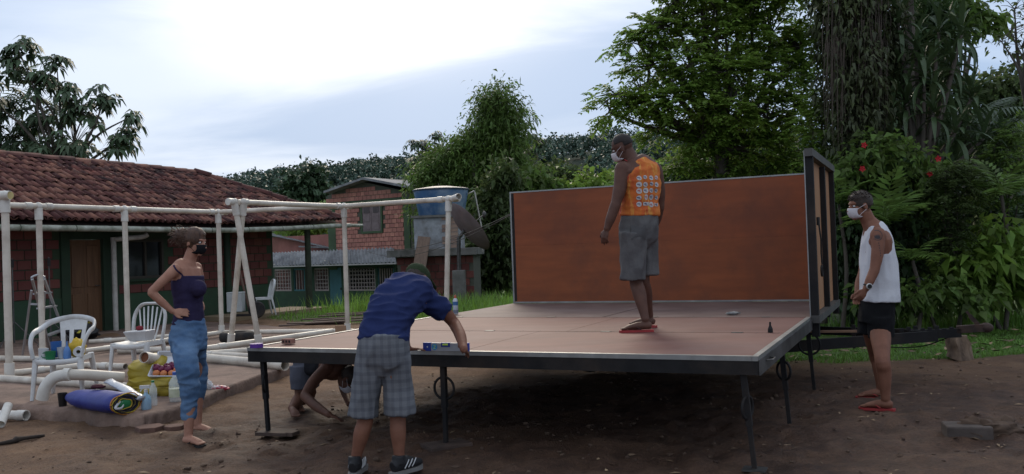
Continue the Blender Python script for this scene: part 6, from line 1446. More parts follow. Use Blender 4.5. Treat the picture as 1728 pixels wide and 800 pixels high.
# ---------------------------------------------------------------- man standing on the deck (orange sponsor shirt)
dz0 = DZ + 0.022
h1, t1 = on_z(1100, 556, dz0), on_z(1052, 557, dz0); h2, t2 = on_z(1104, 549, dz0), on_z(1062, 547, dz0)
t1 = h1 + (t1 - h1).normalized() * 0.27; t2 = h2 + (t2 - h2).normalized() * 0.27
dm_ = (h1.y + h2.y) / 2
def J(px, py, dd=0.0): return at(px, py, dm_ + dd)
kp = thing('person', 'man in an orange sponsor tank top and grey shorts looking down on the deck', 'person', (J(1082, 550).x, dm_, DZ + 0.002))
fw_ = Vector((-0.62, 0.78, 0)).normalized(); sd = Vector((0.78, 0.62, 0)).normalized()
b = MB()
torso(b, [J(1079, 385), J(1079, 362), J(1080, 338), J(1080, 310), J(1077, 285), J(1068, 268)], [0.165, 0.165, 0.160, 0.195, 0.215, 0.11], [0.125, 0.12, 0.115, 0.130, 0.115, 0.075], [sd] * 6)
torso(b, [J(1073, 280), J(1063, 266), J(1057, 254)], [0.13, 0.068, 0.062], [0.085, 0.064, 0.06], [sd] * 3)
HP, HR2, HA2 = head(b, J(1050, 250), (-_r * 0.86 + _f * 0.30 - _u * 0.42), (_u * 0.90 - _r * 0.40), 1.02)
b.ell(J(1051, 287, -0.10), (0.075, 0.07, 0.08)); b.ell(J(1104, 288, 0.10), (0.075, 0.07, 0.08))
limb(b, [J(1050, 288, -0.10), J(1046, 318, -0.14), J(1039, 345, -0.17)], [0.068, 0.060, 0.046]); limb(b, [J(1039, 345, -0.17), J(1031, 367, -0.18), J(1024, 387, -0.18)], [0.048, 0.044, 0.030])
hand(b, J(1024, 387, -0.18), J(1019, 404, -0.18) - J(1024, 387, -0.18), -_f * 0.7 - _r * 0.7, -_r * 0.6 + _f * 0.8, 0.5, 1.05, 0.15)
limb(b, [J(1106, 288, 0.10), J(1112, 320, 0.12), J(1113, 348, 0.14)], [0.066, 0.056, 0.045]); limb(b, [J(1113, 348, 0.14), J(1109, 368, 0.20), J(1103, 386, 0.26)], [0.046, 0.042, 0.03])
hand(b, J(1103, 386, 0.26), J(1100, 402, 0.30) - J(1103, 386, 0.26), _r, _f, 0.5)
k1, k2 = J(1073, 470, -0.06), J(1085, 468, 0.06); a1 = h1 + (t1 - h1).normalized() * 0.05 + UP * 0.08; a2 = h2 + (t2 - h2).normalized() * 0.05 + UP * 0.08
limb(b, [J(1070, 395, -0.08), k1, k1.lerp(a1, 0.33), a1], [0.095, 0.060, 0.062, 0.036]); limb(b, [J(1090, 395, 0.08), k2, k2.lerp(a2, 0.33), a2], [0.095, 0.060, 0.062, 0.036])
foot(b, h1, t1); foot(b, h2, t2)
remesh(b, 'body', M_skin_d, kp, 0.0072, 3); eyes(HP, HR2, HA2, kp, 1)
M_oran = mat('orange_yellow_print', (0.50, 0.085, 0.018), (0.55, 0.19, 0.03), scale=5, rough=0.85, dirt=(0.30, 0.032, 0.016), dscale=7, bump=0.2, bscale=60, stretch=(1.6, 1.6, 0.6), streak=((0.58, 0.34, 0.07), (16, 16, 2.2), 0.52, 0.66))
t_ = MB(); torso(t_, [J(1080, 364), J(1080, 338), J(1080, 310), J(1079, 288), J(1072, 272)], [0.190, 0.184, 0.205, 0.200, 0.125], [0.142, 0.138, 0.152, 0.132, 0.088], [sd] * 5)
shirt = remesh(t_, 'tank_top', M_oran, kp, 0.008, 3, wr=0.005, wfreq=6, stretch=(1, 1, 1.8), seed=21, wr2=0.006)
M_gsh = cloth('grey_cargo_cotton', (0.105, 0.10, 0.10), (0.075, 0.072, 0.073), dirt=(0.13, 0.125, 0.12), dscale=5)
t_ = MB(); torso(t_, [J(1079, 361), J(1079, 385), J(1079, 402), J(1079, 418)], [0.175, 0.186, 0.172, 0.11], [0.138, 0.148, 0.135, 0.08], [sd] * 4)
flat_limb(t_, [J(1068, 392, -0.08), J(1068, 430, -0.08), J(1068, 472, -0.08)], [0.120, 0.112, 0.112]); flat_limb(t_, [J(1090, 392, 0.08), J(1091, 425, 0.08), J(1092, 464, 0.08)], [0.115, 0.106, 0.104])
sh_o = remesh(t_, 'shorts', M_gsh, kp, 0.009, 3, wr=0.006, wfreq=5, stretch=(1.8, 1.8, 0.8), seed=25, wr2=0.008)
MB().tube([J(1060, 374, -0.14), J(1060, 374, -0.14) + _r * 0.001], 0.001, 4)
for c_, w_, h_ in ((J(1058, 436, -0.3), 0.10, 0.16), (J(1084, 392, -0.4), 0.13, 0.13)):
    decal(sh_o, 'pocket', cloth('grey_pocket', (0.085, 0.082, 0.083)), sh_o, [rect(0, 0, w_, h_)], c_, _r, _u, _f, 0.007)
# sponsor marks printed on the back
back_n = -fw_; bc = J(1083, 322, 0.0); M_wprint = mat('white_print', (0.52, 0.49, 0.47), rough=0.7); M_dprint = mat('dark_print', (0.06, 0.07, 0.16), rough=0.7); M_rprint = mat('red_print', (0.45, 0.04, 0.04), rough=0.7)
ov = []; dk = []; rd_ = []
for r in range(5):
    for k in range(4):
        u = -0.095 + 0.062 * k + random.uniform(-0.004, 0.004); v = 0.105 - 0.058 * r + random.uniform(-0.004, 0.004); sw = random.uniform(0.8, 1.15)
        if r == 4 and k % 2: ov.append(rect(u, v, 0.050 * sw, 0.030))
        elif r == 3 and k == 1: ov.append(circ(u, v, 0.02, 0.024))
        else: ov.append(circ(u, v, 0.024 * sw, 0.022 * sw))
        (rd_ if (r * 4 + k) % 5 == 3 else dk).extend([rect(u - 0.006, v + 0.003, 0.024, 0.007), rect(u + 0.004, v - 0.007, 0.018, 0.004)])
ins = (fw_ * 0.6 + Vector((0, 0.8, 0))).normalized(); axr = ins.cross(UP).normalized()
decal(shirt, 'sponsor_marks', M_wprint, shirt, ov, bc, axr, UP, ins, 0.003); decal(shirt, 'sponsor_lettering', M_dprint, shirt, dk, bc, axr, UP, ins, 0.0055); decal(shirt, 'sponsor_lettering', M_rprint, shirt, rd_, bc, axr, UP, ins, 0.0055)
nb = MB().torus(J(1066, 271, 0.0), 0.075, 0.006, ((sd), (fw_ + UP * 0.5).normalized(), (UP - fw_ * 0.5).normalized()), 24, 6).build('neckband', mat('red_band', (0.36, 0.03, 0.03), rough=0.8), shirt, smooth=True)
mask(HP, HR2, HA2, kp, cloth('white_mask_cloth', (0.60, 0.56, 0.57)))
hair_cap(HP, HR2, HA2, mat('shaved_black_hair', (0.022, 0.015, 0.013), rough=0.7, bump=0.3, bscale=200), kp, 0.0025, seed=9, fr=1, cut=lambda v: (v.z > 0.25 or (v.x < -0.2 and v.z > -0.3)) and not (v.x > 0.6 and v.z < 0.65))
for f_ in ((h1, t1), (h2, t2)): flipflop(f_[0] - UP * 0.02, f_[1] - UP * 0.02, M_red, mat('dark_strap', (0.05, 0.015, 0.015), rough=0.6), kp)

# ---------------------------------------------------------------- man bending over the front edge (blue shirt)
gb = 0.0
hl, hr_ = on_z(597, 800, 0.012), on_z(668, 799, 0.012); dm_ = (hl.y + hr_.y) / 2
def J(px, py, dd=0.0): return at(px, py, dm_ + dd)
bp2 = thing('person', 'man in a blue shirt, checked shorts and green cap bending over the deck edge', 'person', (J(638, 798).x, dm_, 0.0))
fw_ = Vector((0.35, 0.94, 0)).normalized(); sd = Vector((0.94, -0.35, 0)).normalized(); tl_ = hl + Vector((0.02, 0.20, 0)); trr = hr_ + Vector((0.13, 0.17, 0))
b = MB()
spn = [J(647, 600, 0.0), J(648, 570, 0.03), J(655, 540, 0.10), J(672, 510, 0.24), J(694, 490, 0.40), J(708, 482, 0.50)]
torso(b, spn, [0.155, 0.152, 0.145, 0.165, 0.178, 0.10], [0.118, 0.115, 0.112, 0.118, 0.108, 0.07], [Vector((0.97, -0.2, 0))] * 3 + [Vector((0.93, -0.25, -0.2))] * 3)
HP, HR2, HA2 = head(b, J(705, 474, 0.66), (_f * 0.55 + _r * 0.55 - _u * 0.65), (_u * 0.6 + _f * 0.75 + _r * 0.2), 1.02)
limb(b, [J(704, 487, 0.45), J(708, 482, 0.55), J(707, 478, 0.62)], [0.075, 0.062, 0.058])
shr, shl = J(730, 512, 0.40), J(668, 492, 0.46)
b.ell(shr, (0.07, 0.07, 0.07)); b.ell(shl, (0.07, 0.07, 0.07))
hand_r = on_deck(783, 590, 0.075); el = J(766, 545, 0.52)
limb(b, [shr, J(750, 527, 0.46), el], [0.060, 0.052, 0.043]); limb(b, [el, el.lerp(hand_r, 0.45) + _r * 0.012, hand_r], [0.044, 0.042, 0.029])
hand(b, hand_r, on_deck(791, 597, 0.016) - hand_r, (_u * 0.6 + _r * 0.6 + _f * 0.2), -_r * 0.8 - _f * 0.5, 0.25, 1.05, 0.35)
hand_l = on_deck(688, 589, 0.03); el2 = J(672, 545, 0.62)
limb(b, [shl, J(668, 520, 0.55), el2], [0.060, 0.05, 0.043]); limb(b, [el2, el2.lerp(hand_l, 0.5), hand_l], [0.044, 0.040, 0.029])
hand(b, hand_l, _r * 0.9 + _f * 0.3, UP, _f, 0.15, 1.0, 0.3)
kl, kr = J(617, 705, 0.03), J(671, 700, 0.05); al = hl + Vector((0.01, 0.05, 0.10)); ar = hr_ + Vector((0.02, 0.05, 0.10))
limb(b, [J(628, 610, 0), kl, kl.lerp(al, 0.35) - Vector((0, 0.012, 0)), al], [0.09, 0.055, 0.056, 0.037]); limb(b, [J(666, 610, 0), kr, kr.lerp(ar, 0.35) - Vector((0, 0.012, 0)), ar], [0.09, 0.055, 0.056, 0.037])
remesh(b, 'body', M_skin_m, bp2, 0.0072, 3); eyes(HP, HR2, HA2, bp2, 1)
M_bshirt = cloth('royal_blue_cotton', (0.020, 0.030, 0.095), (0.013, 0.020, 0.066), scale=6)
t_ = MB(); torso(t_, [J(646, 580, 0.0), J(649, 556, 0.05), J(656, 534, 0.12), J(672, 508, 0.25), J(692, 489, 0.38), J(706, 482, 0.49)], [0.172, 0.166, 0.165, 0.180, 0.185, 0.110], [0.135, 0.132, 0.132, 0.136, 0.122, 0.082], [Vector((0.97, -0.2, 0))] * 3 + [Vector((0.93, -0.25, -0.2))] * 3)
flat_limb(t_, [J(718, 505, 0.39), J(733, 514, 0.41), J(749, 526, 0.45)], [0.085, 0.088, 0.086]); flat_limb(t_, [J(680, 492, 0.42), J(668, 494, 0.48), J(667, 512, 0.54)], [0.085, 0.088, 0.086])
remesh(t_, 'shirt', M_bshirt, bp2, 0.0085, 3, wr=0.006, wfreq=5, stretch=(1.0, 1.0, 2.8), seed=31, wr2=0.009)
# checked shorts: woven check from wave bands
mc = cloth('checked_cotton', (0.165, 0.170, 0.182), (0.120, 0.125, 0.136)); nn_ = mc.node_tree; bs = nn_.nodes['Principled BSDF']; src = bs.inputs['Base Color'].links[0].from_socket
tcn = nn_.nodes.new('ShaderNodeTexCoord')
for ax_, sc_ in (('X', 6.2), ('Z', 5.2)):
    wv = nn_.nodes.new('ShaderNodeTexWave'); wv.wave_type = 'BANDS'; wv.bands_direction = ax_; wv.inputs['Scale'].default_value = sc_; wv.inputs['Distortion'].default_value = 0.6; wv.inputs['Detail'].default_value = 1
    nn_.links.new(tcn.outputs['Object'], wv.inputs['Vector']); rp_ = nn_.nodes.new('ShaderNodeValToRGB'); rp_.color_ramp.elements[0].position = 0.55; rp_.color_ramp.elements[1].position = 0.7; rp_.color_ramp.elements[0].color = (1, 1, 1, 1); rp_.color_ramp.elements[1].color = (0.82, 0.82, 0.84, 1)
    nn_.links.new(wv.outputs[0], rp_.inputs[0]); mx = nn_.nodes.new('ShaderNodeMixRGB'); mx.blend_type = 'MULTIPLY'; mx.inputs[0].default_value = 1; nn_.links.new(src, mx.inputs[1]); nn_.links.new(rp_.outputs[0], mx.inputs[2]); src = mx.outputs[0]
nn_.links.new(src, bs.inputs['Base Color'])
t_ = MB(); torso(t_, [J(646, 566, 0.01), J(646, 590, 0.0), J(646, 612, 0.0), J(646, 632, 0.0)], [0.164, 0.174, 0.165, 0.10], [0.132, 0.140, 0.128, 0.07], [Vector((0.97, -0.2, 0))] * 4)
flat_limb(t_, [J(628, 600, 0), J(618, 655, 0.02), J(612, 701, 0.03)], [0.104, 0.095, 0.100]); flat_limb(t_, [J(666, 600, 0), J(672, 650, 0.03), J(675, 697, 0.04)], [0.104, 0.098, 0.110])
so2 = remesh(t_, 'shorts', mc, bp2, 0.009, 3, wr=0.008, wfreq=5, stretch=(1.8, 1.8, 0.7), seed=37, wr2=0.008)
for px, py, w_, h_ in ((620, 585, 0.11, 0.10), (668, 588, 0.11, 0.12), (690, 640, 0.06, 0.15)): decal(so2, 'pocket', mc, so2, [rect(0, 0, w_, h_)], J(px, py, -0.3), _r, _u, _f, 0.007)
# cap, hair under it, shoes
q = MB(); q.ell(HP(-0.012, 0, 0.048), HR2(0.106, 0.086, 0.080), HA2, 24, 14)
capo = remesh(q, 'cap', cloth('olive_green_cap', (0.035, 0.05, 0.025), bump=0.5, bscale=200), bp2, 0.006, 2, wr=0.003, wfreq=20)
q = MB(); ring = [];  
for k in range(9):
    a = -1.0 + 2.0 * k / 8; ring.append((HP(0.085 + 0.0, 0.0, 0) * 0 + HP(0.092 * math.cos(a * 0.9) + 0.0, 0.085 * math.sin(a), 0.040), HP(0.165 * math.cos(a * 0.55), 0.075 * math.sin(a), 0.022)))
for a_, b_ in ring: q.v += [tuple(a_), tuple(b_)]
q.f = [(2 * i, 2 * i + 1, 2 * i + 3, 2 * i + 2) for i in range(8)]
o = q.build('visor', MATS['olive_green_cap'], capo, smooth=True); o.modifiers.new('t', 'SOLIDIFY').thickness = 0.006
hair_cap(HP, HR2, HA2, MATS['short_dark_hair'], bp2, 0.004, seed=2, cut=lambda v: v.x < 0.1 and v.z > -0.7)
M_shoe = mat('black_running_shoe', (0.018, 0.018, 0.02), rough=0.6, bump=0.4, bscale=150); M_sole = mat('grey_sole', (0.20, 0.19, 0.18), rough=0.8); M_wst = mat('white_stripe', (0.5, 0.5, 0.5), rough=0.6)
for h_, t__ in ((hl, tl_), (hr_, trr)):
    d_ = (t__ - h_).normalized(); x_ = d_.cross(UP); L_ = 0.28; q = MB(); h0 = h_ - d_ * 0.03
    q.tube([h0 + UP * 0.045, h0 + d_ * 0.05 + UP * 0.058, h0 + d_ * 0.13 + UP * 0.055, h0 + d_ * 0.2 + UP * 0.042, h0 + d_ * 0.265 + UP * 0.034], [(0.03, 0.04), (0.038, 0.052), (0.042, 0.05), (0.048, 0.034), (0.032, 0.022)], 14)
    q.tube([h0 + d_ * 0.055 + UP * 0.06, h0 + d_ * 0.06 + UP * 0.115], [(0.045, 0.05), (0.042, 0.046)], 14)
    sh_ = remesh(q, 'shoe', M_shoe, bp2, 0.006, 2)
    q = MB(); pts = [(0.0, 0.03), (0.05, 0.042), (0.14, 0.043), (0.2, 0.052), (0.26, 0.042), (0.29, 0.015)]; ring = [h0 - d_ * 0.01 + d_ * f + x_ * w_ for f, w_ in pts] + [h0 - d_ * 0.01 + d_ * f - x_ * w_ for f, w_ in reversed(pts)]; n = len(ring)
    q.add([drop(p, 0.0) for p in ring] + [drop(p, 0.026) for p in ring], [tuple(range(n)), tuple(reversed(range(n, 2 * n)))] + [(i, n + i, n + (i + 1) % n, (i + 1) % n) for i in range(n)]); q.build('sole', M_sole, sh_)
    for s in (-1, 1):
        for k in range(3): MB().tube(smoothpath([h0 + d_ * (0.07 + 0.035 * k) + x_ * (s * 0.047) + UP * 0.03, h0 + d_ * (0.09 + 0.035 * k) + x_ * (s * 0.049) + UP * 0.055, h0 + d_ * (0.12 + 0.035 * k) + x_ * (s * 0.038) + UP * 0.078], 3), 0.004, 5).build('stripe', M_wst, sh_)

# ---------------------------------------------------------------- man on all fours under the left end of the deck
dm_ = 8.75
def J(px, py, dd=0.0): return at(px, py, dm_ + dd)
cp_ = thing('person', 'man crouching on all fours under the left end of the deck', 'person', (J(520, 690).x, dm_, 0.02))
b = MB(); ax_s = Vector((0.35, 0.93, 0)).normalized(); z0_ = 0.03
def on_g(px, py, z=0.03): return on_z(px, py, z)
torso(b, [J(512, 618, 0.0), J(530, 614, -0.05), J(552, 617, -0.12), J(572, 624, -0.2), J(580, 630, -0.22)], [0.16, 0.155, 0.17, 0.19, 0.10], [0.12, 0.115, 0.12, 0.11, 0.07], [ax_s] * 5)
HP, HR2, HA2 = head(b, J(587, 640, -0.30), (_r * 0.45 - _u * 0.85 - _f * 0.1), (_r * 0.85 + _u * 0.45), 1.0)
limb(b, [J(576, 628, -0.2), J(586, 634, -0.27)], [0.06, 0.056])
shn = J(557, 622, -0.32); shf = J(578, 628, -0.02); el = J(514, 668, -0.5); hn = on_g(556, 706, 0.05)
shn = J(553, 620, -0.33); b.ell(shn, (0.07, 0.07, 0.07))
limb(b, [shn, J(530, 643, -0.42), el], [0.062, 0.055, 0.045]); limb(b, [el, el.lerp(hn, 0.45), hn + UP * 0.03], [0.047, 0.044, 0.03])
hand(b, hn + UP * 0.03, (_r * 0.9 - _u * 0.3), UP, _f, 0.2, 1.0)
hf_ = on_g(590, 688, 0.04); limb(b, [shf, J(580, 655, 0.0), hf_ + UP * 0.03], [0.055, 0.045, 0.03]); hand(b, hf_ + UP * 0.03, _r - _u * 0.2, UP, -_f, 0.2)
kn1 = on_g(517, 688, 0.11); kn2 = on_g(530, 684, 0.11); ft1 = on_g(492, 690, 0.06); ft2 = on_g(500, 683, 0.05); kn1 = J(508, 668, -0.12); kn2 = J(524, 665, 0.12)
limb(b, [J(510, 622, -0.09), kn1], [0.095, 0.062]); limb(b, [J(514, 620, 0.09), kn2], [0.095, 0.062]); limb(b, [kn1, kn1.lerp(ft1, 0.4), ft1], [0.058, 0.058, 0.038]); limb(b, [kn2, kn2.lerp(ft2, 0.4), ft2], [0.058, 0.058, 0.038])
foot(b, ft1 - UP * 0.04, ft1 - UP * 0.045 + Vector((0.10, -0.22, 0))); foot(b, ft2 - UP * 0.035, ft2 - UP * 0.04 + Vector((0.10, -0.22, 0)))
remesh(b, 'body', M_skin_b, cp_, 0.0075, 3); eyes(HP, HR2, HA2, cp_, 1)
t_ = MB(); torso(t_, [J(509, 616, 0.0), J(520, 616, -0.02), J(532, 616, -0.05)], [0.175, 0.18, 0.17], [0.135, 0.135, 0.13], [ax_s] * 3); flat_limb(t_, [J(511, 618, -0.09), J(509, 658, -0.12)], [0.125, 0.105]); flat_limb(t_, [J(515, 618, 0.09), J(522, 655, 0.11)], [0.125, 0.105])
remesh(t_, 'shorts', cloth('slate_shorts_cotton', (0.095, 0.10, 0.125)), cp_, 0.009, 3, wr=0.010, wfreq=8, seed=41)
t_ = MB(); torso(t_, [J(531, 615, -0.05), J(552, 617, -0.12), J(569, 623, -0.19)], [0.172, 0.185, 0.15], [0.130, 0.134, 0.10], [ax_s] * 3)
remesh(t_, 'tank_top', cloth('dark_sleeveless_cotton', (0.022, 0.022, 0.026)), cp_, 0.009, 3, wr=0.008, wfreq=8, seed=44)
hair_cap(HP, HR2, HA2, MATS['short_dark_hair'], cp_, 0.010, seed=13, cut=lambda v: (v.z > 0.2 or v.x < -0.1) and v.z > -0.6)
mask(HP, HR2, HA2, cp_, MATS['white_mask_cloth'])

# ================================================================== VEGETATION
def leafm(name, c1, c2, tr=0.52, isl=0.42, rough=0.5, scale=0.9): return mat(name, c1, c2, scale=scale, rough=rough, trans=tr, island=isl, spec=0.35)
LM = {
 'bright': leafm('bright_leaf', (0.225, 0.330, 0.058), (0.135, 0.220, 0.040)),
 'mid': leafm('mid_green_leaf', (0.150, 0.225, 0.050), (0.085, 0.140, 0.032)),
 'dark': leafm('dark_leaf', (0.060, 0.108, 0.036), (0.030, 0.055, 0.020), 0.3),
 'olive': leafm('olive_leaf', (0.1085, 0.1473, 0.0465), (0.0527, 0.0775, 0.0279)),
 'grey': leafm('grey_green_leaf', (0.093, 0.1364, 0.0697), (0.0465, 0.0744, 0.0403), 0.25),
 'vine': leafm('brownish_vine_leaf', (0.092, 0.112, 0.042), (0.040, 0.046, 0.022), 0.3),
 'far': leafm('far_forest_leaf', (0.062, 0.1054, 0.0465), (0.031, 0.0558, 0.0279), 0.15, 0.3),
 'farblue': leafm('hazed_forest_leaf', (0.075, 0.120, 0.080), (0.050, 0.082, 0.060), 0.15, 0.10),  # bluish leaf colour stands in for haze over the hillside
 'grass': leafm('grass_blade', (0.165, 0.290, 0.050), (0.090, 0.175, 0.032), 0.35, 0.35),
 'strap': leafm('glossy_strap_leaf', (0.075, 0.115, 0.045), (0.04, 0.065, 0.028), 0.2, 0.3, 0.36),
}
M_bark = mat('grey_bark', (0.12, 0.10, 0.08), (0.05, 0.042, 0.034), scale=7, rough=0.95, bump=0.7, bscale=14, stretch=(1, 1, 0.3))
def unit(a): return a / (np.linalg.norm(a, axis=-1, keepdims=True) + 1e-9)
def leaf_arrays(p, d, n, l, w, droop=0.15, fold=0.12):
    d = unit(d); n = unit(n - d * (n * d).sum(-1, keepdims=True)); s = np.cross(d, n); l = l[:, None]; w = w[:, None]
    mid = p + d * l * 0.45
    v = np.stack([p, mid + s * w + n * w * fold * 2, p + d * l - np.array([0, 0, 1.0]) * l * droop, mid - s * w + n * w * fold * 2], 1).reshape(-1, 3)
    f = np.arange(len(p) * 4).reshape(-1, 4); return v, f
def lobe_points(lobes, dens):
    C = []; O = []
    for c, r in lobes:
        r = np.array(r); n = max(6, int(dens * (r[0] * r[1] + r[0] * r[2] + r[1] * r[2]) / 3 * 4))
        d = unit(rng.standard_normal((n, 3))); q = rng.random((n, 1)) ** 0.42; q *= 1 + 0.16 * rng.standard_normal((n, 1))
        C.append(np.array(c) + d * q * r); O.append(d)
    return np.concatenate(C), np.concatenate(O)
def st_random(C, O, n, spread, ln, wd, droop=0.25, up=0.2):
    k = len(C) * n; c = np.repeat(C, n, 0); o = np.repeat(O, n, 0)
    p = c + rng.standard_normal((k, 3)) * spread; d = o * 0.7 + rng.standard_normal((k, 3)) * 0.75 + np.array([0, 0, -0.25])
    nn = rng.standard_normal((k, 3)) * 0.6 + np.array([0, 0, 1.0]) * (0.6 + up) + o * 0.3
    s = rng.uniform(0.45, 1.5, k); return leaf_arrays(p, d, nn, ln * s, wd * s * rng.uniform(0.75, 1.25, k), droop)
def st_pinnate(C, O, m, pairs, rl, ln, wd, sag=0.35):
    k = len(C) * m; c = np.repeat(C, m, 0); o = np.repeat(O, m, 0)
    a = rng.standard_normal((k, 3)); a[:, 2] *= 0.35; d = unit(o * 0.6 + unit(a) * 0.9 + np.array([0, 0, 0.15])); L_ = rl * rng.uniform(0.7, 1.2, k)
    t = np.tile((np.arange(pairs) + 0.6) / pairs, 2); sgn = np.repeat([1, -1], pairs); P = 2 * pairs
    T_ = np.tile(t, k)[:, None]; S_ = np.tile(sgn, k)[:, None]; D = np.repeat(d, P, 0); LL = np.repeat(L_, P)[:, None]
    side = unit(np.cross(D, np.array([0, 0, 1.0]) + 0 * D)); p = np.repeat(c, P, 0) + D * T_ * LL - np.array([0, 0, 1.0]) * sag * LL * T_ ** 2
    ld = side * S_ + D * 0.55 + np.array([0, 0, -0.25]) + 0.12 * rng.standard_normal(D.shape); nn = np.array([0, 0, 1.0]) + 0.35 * rng.standard_normal(D.shape)
    s = (1 - 0.45 * np.abs(T_[:, 0] - 0.45)) * rng.uniform(0.85, 1.15, len(p)); return leaf_arrays(p, ld, nn, ln * s, wd * s, 0.12)
def st_rosette(C, O, n, ln, wd, droop=0.45, tilt=0.25):
    k = len(C) * n; c = np.repeat(C, n, 0); az = np.tile(np.arange(n) / n * 2 * np.pi, len(C)) + np.repeat(rng.uniform(0, 6.28, len(C)), n) + 0.15 * rng.standard_normal(k)
    up = unit(O * 0.6 + np.array([0, 0, 1.0])); x = unit(np.cross(up, np.array([0.3, 0.9, 0.1]))); y = np.cross(up, x)
    x, y, up = np.repeat(x, n, 0), np.repeat(y, n, 0), np.repeat(up, n, 0)
    d = x * np.cos(az)[:, None] + y * np.sin(az)[:, None] + up * (tilt * rng.uniform(-1.2, 1, k))[:, None]
    s = rng.uniform(0.75, 1.15, k); return leaf_arrays(c + d * 0.03, d, up + 0 * d, ln * s, wd * s, droop, 0.2)
def plant(name, label, cat, base, lobes, gen, lm, dens, trunk_r=0.12, fork=0.45, group=None, bark=None, limbs=True, twigs=0.25, trunks=1, lean=None, crown_name='crown'):
    base = Vector(base); t_ = thing(name, label, cat, base, group)
    C, O = lobe_points(lobes, dens); v, f = gen(C, O)
    v = v - np.array(base); me = mesh_np(crown_name, v, f, LM[lm]); o = bpy.data.objects.new(crown_name, me); COL.objects.link(o); o.parent = t_; ORG[o.name] = base
    if trunk_r:
        cen = sum((Vector(c) for c, r in lobes), Vector()) / len(lobes); top = max(c[2] + r[2] * 0.3 for c, r in lobes)
        fk = Vector((base.x * 0.4 + cen.x * 0.6, base.y * 0.4 + cen.y * 0.6, base.z + (cen.z - base.z) * fork * 1.2)) if lean is None else Vector(lean)
        q = MB(); pth = smoothpath([base - UP * 0.1, base.lerp(fk, 0.5) + Vector((rng.normal() * 0.06, rng.normal() * 0.06, 0)), fk], 4)
        q.tube(pth, [trunk_r * (1.25 - 0.55 * i / (len(pth) - 1)) for i in range(len(pth))], 10)
        for k in range(1, trunks):
            b2 = base + Vector((rng.normal() * 0.25, rng.normal() * 0.2, 0)); q.tube(smoothpath([b2, b2.lerp(cen, 0.5), Vector(lobes[k % len(lobes)][0])], 4), [trunk_r * 0.8, trunk_r * 0.7, trunk_r * 0.6, trunk_r * 0.5, trunk_r * 0.4, trunk_r * 0.35, trunk_r * 0.3, trunk_r * 0.25, trunk_r * 0.2], 8)
        q.build('trunk', bark or M_bark, t_, smooth=True)
        if limbs:
            q = MB()
            for c, r in lobes:
                c = Vector(c); mid = fk.lerp(c, 0.55) + Vector((rng.normal(), rng.normal(), rng.normal() * 0.5)) * 0.08 * (c - fk).length; pp = smoothpath([fk, mid, c], 4)
                q.tube(pp, [trunk_r * (0.55 - 0.43 * i / (len(pp) - 1)) for i in range(len(pp))], 6)
                if twigs:
                    sel = [Vector(x) for x in C if (Vector(x) - c).length < max(r) * 1.2][:: max(1, int(1 / twigs))][:16]
                    for e in sel: q.tube([c, c.lerp(e, 0.5) + UP * 0.03, e], [trunk_r * 0.10, trunk_r * 0.07, trunk_r * 0.04], 4, cap=False)
            q.build('limbs', bark or M_bark, t_, smooth=True)
    return t_
def PL(px, py, d, rx, ry, rd=None):
    """lobe centred on photo pixel (px, py) at distance d, radii given in photo pixels"""
    s = d / FPX; p = at(px, py, d); return (tuple(p), (rx * s, (rd if rd else (rx + ry) / 2) * s, ry * s))
def gp_(px, d): p = at(px, 430, d); return (p.x, p.y, gzf(p.x, p.y))

# ---- tree behind the tiled roof (left), rosette leaves
d = 29
plant('cecropia_tree', 'open tree with drooping rosettes of broad leaves behind the tiled roof', 'tree', gp_(120, d),
  [PL(30, 80, d, 42, 20), PL(20, 108, d, 30, 22), PL(96, 112, d, 34, 18), PL(60, 140, d, 45, 24), PL(110, 158, d, 36, 20), PL(176, 163, d, 38, 17), PL(222, 196, d, 16, 20), PL(140, 195, d, 52, 28), PL(60, 190, d + 1, 55, 35), PL(200, 246, d, 36, 24), PL(125, 245, d, 55, 28), PL(20, 235, d + 1, 55, 45), PL(-50, 150, d, 60, 70), PL(215, 225, d, 22, 14), PL(70, 260, d, 70, 26)],
  lambda C, O: st_rosette(C, O, 9, 0.36, 0.075, 0.5), 'grey', 10, 0.12, 0.55, twigs=1.0)
# ---- palm behind it, fronds as parts
def frond_mesh(name, m, L_=1.6, n=16, ll=0.45, w_=0.022, arch=0.5, droop=0.5):
    V = []; Fc = []
    for k in range(n):
        t = (k + 1) / n; x = L_ * t; z = arch * L_ * (t - t * t * 1.35); dz = arch * (1 - 2.7 * t)
        for s in (-1, 1):
            l = ll * (math.sin(math.pi * min(1, 0.15 + t * 0.9)) * 0.8 + 0.2); dx = 0.45 + 0.5 * t
            p = np.array([x, 0, z]); dd = np.array([dx, s * 1.0, -droop * 0.3]); dd /= np.linalg.norm(dd); o = len(V); side = np.cross(dd, [0, 0, 1.0])
            V += [p, p + dd * l * 0.4 + side * w_ + [0, 0, -0.05 * l * droop], p + dd * l + [0, 0, -droop * l * 0.6], p + dd * l * 0.4 - side * w_ + [0, 0, -0.05 * l * droop]]; Fc.append((o, o + 1, o + 2, o + 3))
    for k in range(n):      # rib
        t0, t1 = k / n, (k + 1) / n; o = len(V)
        for t in (t0, t1):
            z = arch * L_ * (t - t * t * 1.35)
            V += [np.array([L_ * t, -0.012 * (1.1 - t), z]), np.array([L_ * t, 0.012 * (1.1 - t), z + 0.006])]
        Fc.append((o, o + 1, o + 3, o + 2))
    return mesh_np(name, V, Fc, m)
